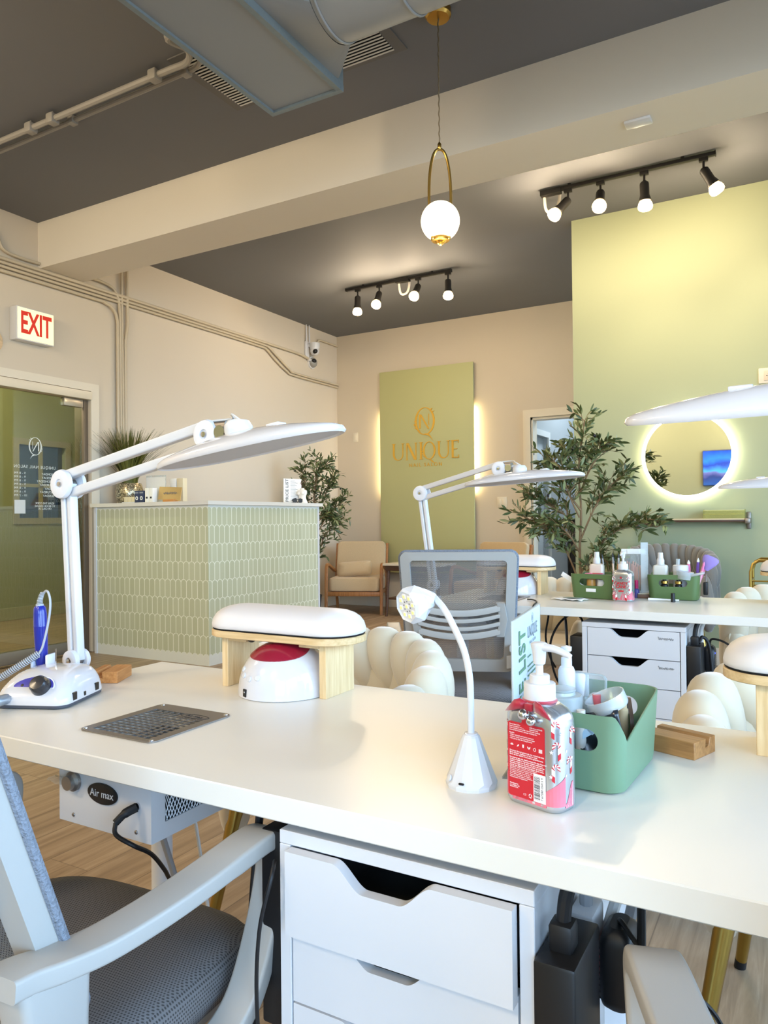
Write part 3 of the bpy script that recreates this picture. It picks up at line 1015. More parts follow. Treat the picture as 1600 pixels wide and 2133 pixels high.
# ---------------------------------------------------------------- back wall: illuminated logo panel, switches
sg = thing('logo_sign', 'tall sage green logo panel with gold lettering, lit from behind', 'sign', (-3.985, YB, 0))
MB().box((-0.632, -0.075, 0.44), (0.632, -0.045, 2.945), 0.003).build('panel', m_signgreen, sg)
MB().box((-0.56, -0.045, 0.55), (0.56, 0.0, 2.85)).build('backing', m_walnut, sg, smooth=False)
for s in (-1, 1):
    MB().box((s * 0.600, -0.042, 1.42), (s * 0.618, -0.030, 2.42)).build('light_strip', m_ledwarm, sg, smooth=False)
lg = MB()
q_mark(lg, 0.0, 2.29, 0.168, -0.083, -0.075, 'XZ')
lg.build('monogram', m_goldletter, sg, smooth=False)
# serif word
wd = MB()
LAY = [0]
def stroke(L):
    LAY[0] += 1
    wd.prism([(x, z) for x, z in L], -0.083 - 0.00012 * LAY[0], -0.075 + 0.00001 * LAY[0], 'XZ')
def vbar(x, w, z0, z1):
    stroke([(x, z0), (x + w, z0), (x + w, z1), (x, z1)])
H0, H1 = 1.825, 2.035
def U(x, w):
    vbar(x, 0.024, H0 + 0.07, H1)
    vbar(x + w - 0.011, 0.011, H0 + 0.07, H1)
    o, i = [], []
    for k in range(13):
        a = PI + PI * k / 12
        o.append((x + w / 2 + w / 2 * cos(a), H0 + 0.075 + 0.075 * sin(a)))
        i.append((x + w / 2 + 0.006 + (w / 2 - 0.018) * cos(a), H0 + 0.075 + 0.064 * sin(a)))
    for k in range(12):
        wd.loft([[(o[k][0], -0.083, o[k][1]), (o[k + 1][0], -0.083, o[k + 1][1]), (i[k + 1][0], -0.083, i[k + 1][1]), (i[k][0], -0.083, i[k][1])],
                 [(o[k][0], -0.075, o[k][1]), (o[k + 1][0], -0.075, o[k + 1][1]), (i[k + 1][0], -0.075, i[k + 1][1]), (i[k][0], -0.075, i[k][1])]])
    vbar(x - 0.012, 0.048, H1 - 0.006, H1)
    vbar(x + w - 0.025, 0.038, H1 - 0.006, H1)
U(-0.445, 0.145)
x = -0.255
vbar(x, 0.011, H0, H1); vbar(x + 0.125, 0.011, H0, H1)
stroke([(x, H1), (x + 0.03, H1), (x + 0.136, H0), (x + 0.106, H0)])
vbar(x - 0.012, 0.034, H0, H0 + 0.006); vbar(x + 0.112, 0.034, H1 - 0.006, H1)
vbar(-0.068, 0.024, H0, H1); vbar(-0.08, 0.048, H0, H0 + 0.006); vbar(-0.08, 0.048, H1 - 0.006, H1)
ellipse_ring(wd, 0.055, (H0 + H1) / 2, 0.085, 0.108, 0.022, 0.008, -0.083, -0.075)
stroke([(0.05, H0 + 0.008), (0.085, H0 - 0.006), (0.13, H0 - 0.05), (0.10, H0 - 0.042), (0.07, H0 - 0.012)])
for lx, lz in ((-0.045, 1.89), (-0.03, 1.865), (-0.05, 1.92)):
    stroke([(lx, lz), (lx + 0.018, lz + 0.012), (lx + 0.036, lz + 0.006), (lx + 0.018, lz - 0.006)])
U(0.175, 0.14)
x = 0.355
vbar(x, 0.024, H0, H1)
for z0, w_ in ((H0, 0.095), (H1 - 0.010, 0.09), ((H0 + H1) / 2 - 0.004, 0.07)):
    vbar(x, w_, z0, z0 + 0.009)
vbar(x + 0.086, 0.006, H0, H0 + 0.035); vbar(x + 0.082, 0.006, H1 - 0.035, H1); vbar(x - 0.010, 0.03, H1 - 0.006, H1)
wd.build('wordmark', m_goldletter, sg, smooth=False)
text('tagline', 'NAIL SALON', 0.062, m_goldletter, sg, (0.0, -0.0755, 1.758), (1, 0, 0), (0, 0, 1), space=1.35, ext=0.004)

def plate(name, label, cat, loc, w, h, n, axis='Y'):
    t = thing(name, label, cat, loc)
    MB().box((-w / 2, -0.008, -h / 2), (w / 2, 0.0, h / 2), 0.003).build('cover_plate', m_trim, t)
    for k in range(n):
        cx = (k - (n - 1) / 2) * 0.046
        MB().box((cx - 0.017, -0.012, -0.034), (cx + 0.017, -0.008, 0.034), 0.002).build('rocker', mat('rocker_white', (232, 222, 200), 0.4), t)
    return t
plate('light_switch', 'single light switch plate on the wall beside the logo panel, near the corner', 'light switch', (-5.02, YB, 2.165), 0.072, 0.118, 1)
plate('light_switch', 'double light switch plate on the back wall next to the doorway', 'light switch', (-3.035, YB, 1.287), 0.118, 0.118, 2)
ot = thing('power_outlet', 'white horizontal outlet high on the green wall above the round mirror', 'outlet', (-0.175, YG, 2.10))
MB().box((-0.09, -0.012, -0.055), (0.09, 0.0, 0.055), 0.004).build('cover_plate', m_trim, ot)
MB().box((-0.055, -0.015, -0.036), (0.055, -0.012, 0.036), 0.003).build('socket', mat('socket_beige', (218, 200, 176), 0.5), ot)
sl = MB()
for dx in (-0.03, 0.025):
    sl.box((dx, -0.0158, 0.008), (dx + 0.014, -0.0148, 0.012)); sl.box((dx, -0.0158, -0.014), (dx + 0.014, -0.0148, -0.010)); sl.sphere((dx - 0.006, -0.015, -0.001), (0.004, 0.001, 0.004), 10, 6)
sl.build('slots', m_dark, ot, smooth=False)

# ---------------------------------------------------------------- round mirror, shelf
mr = thing('round_mirror', 'round frameless mirror with a glowing halo on the green wall', 'mirror', (-0.745, YG, 1.556))
def disc(mb, r0, r1, y0, y1, n=72):
    mb.loft([[(r * cos(2 * PI * k / n), y, r * sin(2 * PI * k / n)) for k in range(n)] for r, y in ((r0, y0), (r1, y1))])
    return mb
d = disc(MB(), 0.300, 0.304, -0.050, -0.044)
d.build('glass', m_mirror, mr, ang=20)
mb = MB()
nn = 72
mb.ring([(0.325 * cos(2 * PI * k / nn), 0.325 * sin(2 * PI * k / nn)) for k in range(nn)], [(0.300 * cos(2 * PI * k / nn), 0.300 * sin(2 * PI * k / nn)) for k in range(nn)], -0.043, -0.030, 'XZ')
mb.build('halo_light', mat('halo_led', (255, 252, 244), 0.4, emit=(255, 250, 232), estr=9.0), mr)
disc(MB(), 0.25, 0.25, -0.043, 0.0).build('back_box', m_white, mr)

sh = thing('wall_shelf', 'narrow dark wooden shelf on the green wall under the mirror', 'shelf', (-0.725, YG, 1.07))
MB().box((-0.395, -0.155, -0.012), (0.395, -0.001, 0.006), 0.002).build('board', m_walnut, sh)
MB().box((-0.395, -0.157, 0.002), (0.395, -0.150, 0.012), 0.001).build('front_lip', mat('shelf_lip_pale', (210, 190, 150), 0.4), sh)
for s in (-1, 1):
    mb = MB().box((s * 0.385 - 0.018, -0.165, -0.025), (s * 0.385 + 0.018, -0.012, 0.015), 0.006)
    mb.box((s * 0.385 - 0.014, -0.02, -0.065), (s * 0.385 + 0.014, -0.001, 0.058), 0.006)
    mb.build('bracket', m_steel, sh)
ty = thing('acrylic_rack', 'pale yellow clear tiered rack lying on the shelf', 'rack', (-0.495, YG - 0.085, 1.077))
m_acr = glass_mat('acrylic_yellow', (240, 240, 190), refl=0.08, body=0.25, bodycol=(226, 222, 150))
m_acr2 = mat('acrylic_edge', (232, 228, 160), 0.2, spec=0.7)
mb = MB()
for z in (0.002, 0.034, 0.062):
    mb.box((-0.135, -0.05, z), (0.135, 0.05, z + 0.004), 0.001)
mb.build('tiers', m_acr2, ty)
mb = MB()
mb.box((-0.137, -0.05, 0.0), (-0.134, 0.05, 0.07)); mb.box((0.134, -0.05, 0.0), (0.137, 0.05, 0.07)); mb.box((-0.135, -0.05, 0.006), (0.135, -0.048, 0.062))
mb.build('sides', m_acr, ty, smooth=False)

# television behind the camera, seen in the mirror
def sea_screen():
    m = bpy.data.materials.new('tv_picture')
    m.use_nodes = True
    nt = m.node_tree
    b = nt.nodes['Principled BSDF']
    tc = nd(nt, 'ShaderNodeTexCoord')
    sp = nd(nt, 'ShaderNodeSeparateXYZ')
    nt.links.new(tc.outputs['Object'], sp.inputs[0])
    n = nd(nt, 'ShaderNodeTexNoise')
    n.inputs['Scale'].default_value = 5.0
    n.inputs['Detail'].default_value = 5
    nt.links.new(tc.outputs['Object'], n.inputs['Vector'])
    h = mth(nt, 'ADD', mth(nt, 'DIVIDE', mth(nt, 'ADD', sp.outputs['Z'], 0.31), 0.62), mth(nt, 'MULTIPLY', mth(nt, 'SUBTRACT', n.outputs['Fac'], 0.5), 0.35))
    rp = nd(nt, 'ShaderNodeValToRGB')
    e = rp.color_ramp.elements
    e[0].position, e[0].color = 0.0, lin((40, 90, 160))
    e[1].position, e[1].color = 1.0, lin((10, 70, 190))
    for p, c in ((0.22, (40, 60, 120)), (0.36, (110, 110, 170)), (0.42, (70, 170, 220)), (0.52, (60, 120, 210)), (0.60, (30, 60, 170)), (0.75, (40, 130, 240))):
        k = e.new(p); k.color = lin(c)
    nt.links.new(h, rp.inputs['Fac'])
    b.inputs['Base Color'].default_value = (0.01, 0.01, 0.01, 1)
    b.inputs['Roughness'].default_value = 0.15
    nt.links.new(rp.outputs['Color'], b.inputs['Emission Color'])
    b.inputs['Emission Strength'].default_value = 2.0
    return m
tv = thing('tv_set', 'wall television showing a blue seascape, seen in the round mirror', 'television', (-1.04, YF, 1.98))
MB().box((-0.56, 0.005, -0.325), (0.56, 0.05, 0.325), 0.006).build('body', m_black, tv)
MB().box((-0.55, 0.05, -0.313), (0.55, 0.052, 0.313)).build('screen', sea_screen(), tv, smooth=False)
# ---------------------------------------------------------------- reception desk
XD, YD = -3.933, 4.236
dk = thing('reception_desk', 'reception desk clad in sage feather-shaped tiles with white counter', 'reception desk', (0, 0, 0))
MB().box((XL + 0.12, YD, 0), (XD, YD + 0.04, 1.225)).build('front_panel', scallop_mat('scallop_tiles_front', 'X'), dk, smooth=False)
MB().box((XD - 0.04, YD + 0.0005, 0), (XD + 0.0005, 5.70, 1.225)).build('side_panel', scallop_mat('scallop_tiles_side', 'Y'), dk, smooth=False)
ct = MB()
ct.prism([(XL + 0.075, YD - 0.03), (XD + 0.03, YD - 0.03), (XD + 0.03, 5.74), (XD - 0.50, 5.74), (XD - 0.50, YD + 0.55), (XL + 0.075, YD + 0.55)], 1.226, 1.256)
ct.build('countertop', mat('counter_white', (226, 222, 212), 0.25), dk, smooth=False)
MB().box((XL + 0.10, YD - 0.012, 0), (XL + 0.125, YD + 0.04, 1.225)).build('edge_trim', m_white, dk, smooth=False)
MB().box((XD - 0.02, 5.69, 0), (XD + 0.004, 5.715, 1.225)).build('edge_trim', m_white, dk, smooth=False)
MB().prism([(XL + 0.14, YD + 0.05), (XD - 0.06, YD + 0.05), (XD - 0.06, 5.66), (XD - 0.40, 5.66), (XD - 0.40, YD + 0.45), (XL + 0.14, YD + 0.45)], 0.05, 1.2).build('carcass', m_cab, dk, smooth=False)

TZ = 1.256
random.seed(4)
# grass plant
gp_ = thing('grass_plant', 'tall artificial grass in a speckled silver pot on the reception desk', 'potted plant', (-5.10, 4.52, TZ))
m_mercury = mat('mercury_glass', (150, 140, 118), 0.3, metal=0.55, noise=0.0)
def sparkle_mat():
    m = bpy.data.materials.new('mercury_mosaic')
    m.use_nodes = True
    nt = m.node_tree
    b = nt.nodes['Principled BSDF']
    tc = nd(nt, 'ShaderNodeTexCoord')
    vo = nd(nt, 'ShaderNodeTexVoronoi')
    vo.inputs['Scale'].default_value = 230
    nt.links.new(tc.outputs['Object'], vo.inputs['Vector'])
    rp = nd(nt, 'ShaderNodeValToRGB')
    e = rp.color_ramp.elements
    e[0].position, e[0].color = 0.35, lin((96, 88, 70))
    e[1].position, e[1].color = 0.75, lin((240, 226, 190))
    sp = nd(nt, 'ShaderNodeSeparateColor')
    nt.links.new(vo.outputs['Color'], sp.inputs[0])
    nt.links.new(sp.outputs[0], rp.inputs['Fac'])
    nt.links.new(rp.outputs['Color'], b.inputs['Base Color'])
    b.inputs['Metallic'].default_value = 0.7
    b.inputs['Roughness'].default_value = 0.25
    bp = nd(nt, 'ShaderNodeBump')
    bp.inputs['Strength'].default_value = 0.8
    bp.inputs['Distance'].default_value = 0.004
    nt.links.new(sp.outputs[1], bp.inputs['Height'])
    nt.links.new(bp.outputs['Normal'], b.inputs['Normal'])
    return m
MB().lathe([(0.075, 0.0), (0.10, 0.012), (0.118, 0.06), (0.118, 0.11), (0.105, 0.16), (0.098, 0.178), (0.088, 0.178), (0.088, 0.15), (0.0, 0.15)], 40).build('pot', sparkle_mat(), gp_)
g = MB()
for k in range(430):
    a = random.uniform(0, 2 * PI)
    r0 = 0.06 * math.sqrt(random.random())
    L = random.uniform(0.34, 0.54)
    lean = random.uniform(0.03, 0.30) * (0.5 + r0 / 0.06)
    if k % 17 == 0:
        lean *= 1.5
    base = Vector((r0 * cos(a), r0 * sin(a), 0.14))
    d = Vector((cos(a), sin(a), 0))
    d = Vector((d.x, d.y * 0.7, 0))
    sd = Vector((-d.y, d.x, 0)).normalized() if d.length > 0 else Vector((1, 0, 0))
    rows = []
    for i in range(6):
        t = i / 5
        p = base + d * lean * t * t + Vector((0, 0, L * t * (1 - 0.25 * lean * t)))
        p.x = max(p.x, -0.165 - 0.02 * t)
        wv = 0.0052 * (1 - t) ** 0.6 + 0.0005
        rows.append([p - sd * wv, p + d.normalized() * 0.001, p + sd * wv])
    g.sheet(rows)
g.build('grass_blades', m_grass, gp_)

# things on the counter
qs = thing('acrylic_sign_stand', 'clear acrylic sign stand with a white card on the reception desk', 'sign stand', (-4.75, 4.47, TZ))
MB().box((-0.115, 0.02, 0.0), (0.115, 0.024, 0.235)).build('acrylic_sheet', m_clear, qs, smooth=False)
MB().box((-0.11, 0.0185, 0.01), (0.11, 0.0195, 0.22)).build('card', m_paper, qs, smooth=False)
MB().box((-0.115, -0.03, 0.0), (0.115, 0.03, 0.004)).build('foot', m_clear, qs, smooth=False)
cr = thing('card_holder', 'low white holder with small cards between the grass pot and navy boxes', 'card holder', (-4.955, 4.40, TZ))
MB().box((-0.075, -0.03, 0.0), (0.075, 0.03, 0.012), 0.003).build('base', m_white, cr)
for k in range(3):
    MB().box((-0.07 + k * 0.048, -0.01, 0.012), (-0.028 + k * 0.048, 0.004, 0.056), 0.002).build('card_slot', mat('cream_card', (226, 214, 182), 0.6), cr)
def small_box(name, label, x, y, w, d, h, m, group=None, mark=None):
    t = thing(name, label, 'box', (x, y, TZ), group=group)
    MB().box((-w / 2, -d / 2, 0), (w / 2, d / 2, h), 0.002).build('carton', m, t)
    if mark == 'ring':
        mb = MB()
        mb.ring([(0.016 * cos(2 * PI * k / 20), 0.042 + 0.016 * sin(2 * PI * k / 20)) for k in range(20)], [(0.008 * cos(2 * PI * k / 20), 0.042 + 0.008 * sin(2 * PI * k / 20)) for k in range(20)], -d / 2 - 0.001, -d / 2, 'XZ')
        mb.build('ring_mark', m_paper, t, smooth=False)
        MB().box((-w / 2 + 0.004, -d / 2 - 0.0008, h - 0.022), (w / 2 - 0.004, -d / 2, h - 0.010)).build('band', mat('gray_band', (140, 146, 160), 0.5), t, smooth=False)
    elif mark == 'bar':
        MB().box((-w / 2 + 0.012, -d / 2 - 0.001, 0.036), (w / 2 - 0.012, -d / 2, 0.052)).build('dark_patch', m_ink, t, smooth=False)
    return t
GB = 'product boxes on the reception desk'
small_box('product_box', 'navy blue product box with white ring, beside the cream card holder', -4.853, 4.40, 0.050, 0.05, 0.104, m_navy, GB, 'ring')
small_box('product_box', 'navy blue product box with white ring, beside the white boxes', -4.799, 4.40, 0.050, 0.05, 0.104, m_navy, GB, 'ring')
small_box('product_box', 'white product box with dark patch, touching the navy box', -4.735, 4.40, 0.044, 0.05, 0.125, m_paper, GB, 'bar')
small_box('product_box', 'white product box with dark patch, next to the kraft card box', -4.688, 4.40, 0.044, 0.05, 0.125, m_paper, GB, 'bar')
small_box('product_box', 'white carton standing behind, beside the acrylic sign stand', -4.60, 4.56, 0.068, 0.05, 0.205, m_paper, GB)
small_box('product_box', 'cream carton standing behind the kraft card box', -4.52, 4.56, 0.068, 0.05, 0.205, mat('cream_carton', (228, 216, 184), 0.6), GB)
kb = thing('card_display', 'open kraft card with script lettering leaning on a wooden stand', 'card', (-4.50, 4.40, TZ))
mb = MB()
mb.loft([[(-0.135, 0.0, 0.028), (0.115, 0.0, 0.012), (0.090, 0.045, 0.122), (-0.16, 0.045, 0.135)], [(-0.135, 0.006, 0.028), (0.115, 0.006, 0.012), (0.090, 0.051, 0.122), (-0.16, 0.051, 0.135)]])
mb.build('kraft_card', m_card, kb, smooth=False)
MB().box((-0.05, -0.03, 0.0), (0.07, 0.03, 0.026), 0.004).build('wooden_stand', m_beech, kb)
sc = MB()
pts = [(-0.09 + 0.15 * k / 60, 0.018 + 0.0 * k, 0.078 + 0.010 * sin(k * 0.9) * (1 if k % 11 > 3 else 0.4)) for k in range(61)]
sc.tube([(x, 0.0225 - 0.003 + (z - 0.078) * 0.4, z) for x, y, z in pts], 0.0016, 5)
sc.build('script_lettering', m_inkgray, kb)
pls = thing('price_list_stand', 'white upright price list standing on the reception desk by the figurine', 'price list', (-4.15, 5.60, TZ), R(75))
MB().box((-0.105, -0.004, 0.004), (0.105, 0.004, 0.232), 0.001).build('sheet', m_paper, pls)
MB().box((-0.105, -0.03, 0.0), (0.105, 0.03, 0.004)).build('foot', m_clear, pls, smooth=False)
text('heading', 'PRICE LIST', 0.044, m_inkgray, pls, (-0.066, -0.0045, 0.122), (0, 0, 1), (-1, 0, 0), space=1.05, ext=0.0004, bold=0.0012)
ln = MB()
for k in range(17):
    ln.box((-0.025, -0.0046, 0.212 - k * 0.0115), (0.025 + 0.04 * ((k * 7) % 5) / 5, -0.0042, 0.2155 - k * 0.0115))
ln.build('print_lines', mat('print_gray', (168, 170, 174), 0.7), pls, smooth=False)
fg = thing('torso_vase', 'white sculpted torso vase with curly twigs on the desk end', 'vase', (-4.08, 5.66, TZ))
mb = MB()
mb.loft([[(a * cos(2 * PI * k / 20) + ox, b * sin(2 * PI * k / 20), z) for k in range(20)] for z, a, b, ox in
         ((0.0, 0.052, 0.034, 0), (0.012, 0.055, 0.036, 0), (0.028, 0.046, 0.032, 0), (0.05, 0.036, 0.027, 0), (0.07, 0.035, 0.028, 0.002), (0.09, 0.044, 0.034, 0.002), (0.108, 0.05, 0.034, 0), (0.122, 0.046, 0.028, 0), (0.132, 0.02, 0.018, 0), (0.145, 0.017, 0.016, 0))])
mb.sphere((-0.02, -0.026, 0.096), 0.018, 12, 8); mb.sphere((0.02, -0.026, 0.096), 0.018, 12, 8)
mb.build('torso', mat('plaster_white', (238, 234, 226), 0.6), fg)
mb = MB()
for ph, rr in ((0.0, 0.030), (2.0, 0.024), (4.0, 0.034)):
    mb.tube(catmull([(0, 0, 0.14), (0.02 * cos(ph), 0.01, 0.17), (rr * cos(ph + 0.8), rr * sin(ph), 0.195), (rr * cos(ph + 2.2), rr * sin(ph + 1.0) * 0.5, 0.215), (rr * 0.6 * cos(ph + 3.4), 0.01, 0.20), (rr * 0.4 * cos(ph + 4.0), 0, 0.185)], 5), 0.0022, 6)
mb.build('twigs', mat('twig_brown', (84, 52, 46), 0.7), fg)
sgl = thing('sunglasses', 'dark folded sunglasses lying at the foot of the price list', 'sunglasses', (-4.02, 5.50, TZ), R(80))
for s in (-1, 1):
    mb = MB(); mb.prism([(s * 0.035 + 0.026 * cos(2 * PI * k / 18), 0.022 + 0.02 * sin(2 * PI * k / 18)) for k in range(18)], -0.004, 0.0, 'XZ'); mb.build('lens', mat('smoke_lens', (60, 62, 66), 0.1), sgl)
MB().tube([(-0.062, -0.002, 0.036), (-0.03, -0.004, 0.043), (0, -0.004, 0.034), (0.03, -0.004, 0.043), (0.062, -0.002, 0.036)], 0.003, 6).build('frame', m_black, sgl)
MB().tube([(-0.062, 0.0, 0.036), (-0.05, 0.02, 0.022), (0.05, 0.03, 0.004)], 0.003, 6).build('temple', m_black, sgl)
MB().tube([(0.062, 0.0, 0.036), (0.055, 0.02, 0.02), (-0.05, 0.035, 0.004)], 0.003, 6).build('temple', m_black, sgl)

# ---------------------------------------------------------------- waiting armchairs
def armchair(label):
    t = thing('armchair', label, 'armchair', (0, 0, 0), group='waiting armchairs')
    # faces -Y
    for s in (-1, 1):
        x = s * 0.325
        MB().band(catmull([(x, -0.315, 0.0), (x, -0.30, 0.20), (x, -0.285, 0.44), (x, -0.262, 0.545), (x, -0.20, 0.575), (x, -0.05, 0.545), (x, 0.12, 0.50), (x, 0.24, 0.47)], 6), 0.036, 0.034, (1, 0, 0)).build('arm', m_chairwood, t)
        MB().band(catmull([(x * 0.96, 0.33, 0.0), (x * 0.96, 0.27, 0.22), (x * 0.96, 0.27, 0.40), (x * 0.96, 0.33, 0.62), (x * 0.96, 0.385, 0.80)], 6), 0.032, 0.04, (1, 0, 0)).build('leg', m_chairwood, t)
    mb = MB()
    mb.box((-0.31, -0.305, 0.21), (0.31, -0.275, 0.262), 0.006); mb.box((-0.31, 0.25, 0.20), (0.31, 0.28, 0.25), 0.006)
    for s in (-1, 1):
        mb.box((s * 0.29 - 0.015, -0.29, 0.215), (s * 0.29 + 0.015, 0.27, 0.255), 0.006)
    mb.build('seat_rail', m_chairwood, t)
    mb = MB()
    mb.loft([[(x, y, z) for x, y in rrect(0.60 - ins * 2, 0.60 - ins * 2, 0.05, 5, 0, 0.0)] for z, ins in ((0.265, 0.02), (0.275, 0.004), (0.30, 0.0), (0.385, 0.0), (0.412, 0.006), (0.424, 0.03))])
    mb.build('seat_cushion', m_linen, t)
    mb = MB()
    mb.M = Matrix.Translation((0, 0.20, 0.40)) @ Matrix.Rotation(R(-16), 4, 'X')
    mb.loft([[(x, y, z) for x, z in rrect(0.60 - ins * 2, 0.46 - ins * 2, 0.06, 6, 0, 0.22)] for y, ins in ((-0.02, 0.02), (-0.012, 0.005), (0.0, 0.0), (0.08, 0.0), (0.095, 0.006), (0.10, 0.025))])
    mb.build('back_cushion', m_linen, t)
    return t
ac = armchair('beige armchair with wooden arms beside the reception desk and the logo panel')
ac.location = (-4.66, 7.58, 0); ac.rotation_euler = (0, 0, R(22))
copy_thing(ac, (-2.98, 7.60, 0), R(-8), 'beige armchair with wooden frame standing next to the back doorway', 'waiting armchairs')
pw = MB()
pw.loft([[(x, y, z) for x, z in superell(0.205 * s, 0.092 * s2, 7, 36)] for y, s, s2 in ((-0.055, 0.55, 0.45), (-0.045, 0.80, 0.72), (-0.02, 0.96, 0.94), (0.0, 1.0, 1.0), (0.02, 0.96, 0.94), (0.045, 0.80, 0.72), (0.055, 0.55, 0.45))])
po = tag(pw.build('throw_pillow', m_linen, ang=60), 'small oblong beige pillow lying on the armchair seat', 'pillow')
po.location = (-4.665, 7.52, 0.515); po.rotation_euler = (R(-18), R(-4), R(22))

stb = thing('side_table', 'dark wooden side table between the two armchairs, behind the gray office chair', 'side table', (-3.80, 7.52, 0))
MB().box((-0.36, -0.22, 0.575), (0.36, 0.22, 0.60), 0.004).build('tabletop', mat('marble_pale', (226, 218, 200), 0.3), stb)
MB().box((-0.34, -0.20, 0.52), (0.34, 0.20, 0.574), 0.004).build('apron', m_walnut, stb)
for sx in (-1, 1):
    for sy in (-1, 1):
        MB().cyl((sx * 0.31, sy * 0.17, 0.52), (sx * 0.33, sy * 0.19, 0.0), 0.022, 0.014, 12).build('leg', m_walnut, stb)
MB().box((-0.32, -0.17, 0.19), (0.32, 0.17, 0.21), 0.004).build('lower_shelf', m_walnut, stb)

# ---------------------------------------------------------------- olive trees
def olive(label, loc, trunk, limbs, leaves, seed, potm, leaf_len=0.07):
    random.seed(seed)
    t = thing('olive_tree', label, 'potted tree', loc)
    MB().lathe([(0.0, 0.0), (0.11, 0.0), (0.125, 0.02), (0.15, 0.24), (0.155, 0.25), (0.145, 0.25), (0.135, 0.215), (0.0, 0.215)], 28).build('pot', potm, t)
    br = MB(); lf = MB(); fr = MB()
    def leaf(p, d, L):
        d = d.normalized()
        s = d.orthogonal().normalized()
        s = (Matrix.Rotation(random.uniform(0, 2 * PI), 3, d) @ s)
        n = d.cross(s)
        rows = []
        droop = random.uniform(0.02, 0.25)
        for i in range(5):
            u = i / 4
            w = L * 0.135 * (sin(PI * min(1, u * 0.92 + 0.06))) ** 0.8
            c = p + d * L * u - Vector((0, 0, 1)) * droop * L * u * u
            rows.append([c - s * w, c + n * 0.12 * w, c + s * w])
        lf.mi = 0 if random.random() < 0.68 else 1
        lf.sheet(rows)
    P0 = catmull(trunk, 8)
    br.tube(P0, [0.0125 - 0.0075 * i / (len(P0) - 1) for i in range(len(P0))], 8)
    tips = []
    for L in limbs:
        C = catmull(L, 7)
        br.tube(C, [0.0075 - 0.005 * i / (len(C) - 1) for i in range(len(C))], 6)
        tips.append(C)
    tips.append(P0[len(P0) * 2 // 3:])
    twigs = []
    for C in tips:
        n = len(C)
        for i in range(n // 4, n):
            T = (C[min(i + 1, n - 1)] - C[i - 1]).normalized()
            for q in range(2):
                d = (T * 0.6 + Vector((random.uniform(-1, 1), random.uniform(-0.8, 0.8), random.uniform(-0.3, 0.9)))).normalized()
                Lt = random.uniform(0.09, 0.19)
                a = C[i]; b = a + d * Lt * 0.5 + Vector((0, 0, 0.005)); c = a + d * Lt - Vector((0, 0, 0.02))
                W = catmull([a, b, c], 4)
                br.tube(W, [0.0028, 0.0026, 0.0024, 0.0022, 0.002, 0.0018, 0.0016, 0.0014, 0.001][:len(W)], 4)
                twigs.append(W)
    tot = sum(len(W) for W in twigs)
    per = leaves / len(twigs)
    for W in twigs:
        for k in range(int(per) + (random.random() < per % 1)):
            i = random.randint(1, len(W) - 1)
            T = (W[i] - W[i - 1]).normalized()
            d = T * 0.9 + Vector((random.uniform(-1, 1), random.uniform(-1, 1), random.uniform(-0.6, 0.8))) * 0.9
            leaf(W[i], d, leaf_len * random.uniform(0.65, 1.15))
    for k in range(7):
        W = random.choice(twigs)
        fr.sphere(W[-1] - Vector((0, 0, 0.012)), (0.009, 0.009, 0.012), 10, 6)
    br.build('branches', m_bark, t)
    lf.build('leaves', [m_leaf, m_leafd], t, ang=70)
    fr.build('olives', mat('olive_fruit', (30, 26, 40), 0.3), t)
    return t
m_potdark = mat('pot_black', (26, 26, 27), 0.5)
olive('artificial olive tree in front of the green wall, beside the back doorway', (-1.38, 5.25, 0),
      [(0, 0, 0.2), (0.01, 0, 0.5), (0.0, 0.0, 0.85), (0.01, 0.01, 1.15), (0.0, 0.0, 1.45), (0.045, 0, 1.78)],
      [[(0.0, 0, 0.62), (-0.07, 0.0, 0.80), (-0.16, 0.02, 0.96), (-0.30, 0.0, 1.06), (-0.40, 0, 1.10)],
       [(0.01, 0, 1.0), (-0.12, 0.05, 1.12), (-0.25, 0.03, 1.20), (-0.37, 0.0, 1.265)],
       [(0.01, 0, 1.15), (-0.08, -0.03, 1.28), (-0.18, 0, 1.40), (-0.23, 0.02, 1.50)],
       [(0.0, 0.0, 0.70), (0.10, 0.02, 0.86), (0.22, 0.0, 0.98), (0.38, 0, 1.05), (0.52, 0, 1.03)],
       [(0.01, 0.0, 0.95), (0.10, 0.02, 1.16), (0.20, 0.0, 1.30), (0.31, 0.0, 1.38)],
       [(0.0, 0.0, 1.25), (0.06, 0.0, 1.40), (0.12, 0.02, 1.52), (0.17, 0.0, 1.60)],
       [(0.0, 0, 1.1), (-0.05, -0.06, 1.25), (-0.09, -0.1, 1.42), (-0.06, -0.08, 1.55)],
       [(0.0, 0, 0.66), (0.08, -0.06, 0.74), (0.18, -0.08, 0.80), (0.24, -0.1, 0.78)],
       [(0.0, 0, 0.85), (-0.05, -0.10, 0.98), (-0.14, -0.12, 1.06), (-0.2, -0.1, 1.02)]], 2150, 11, m_potdark, 0.076)
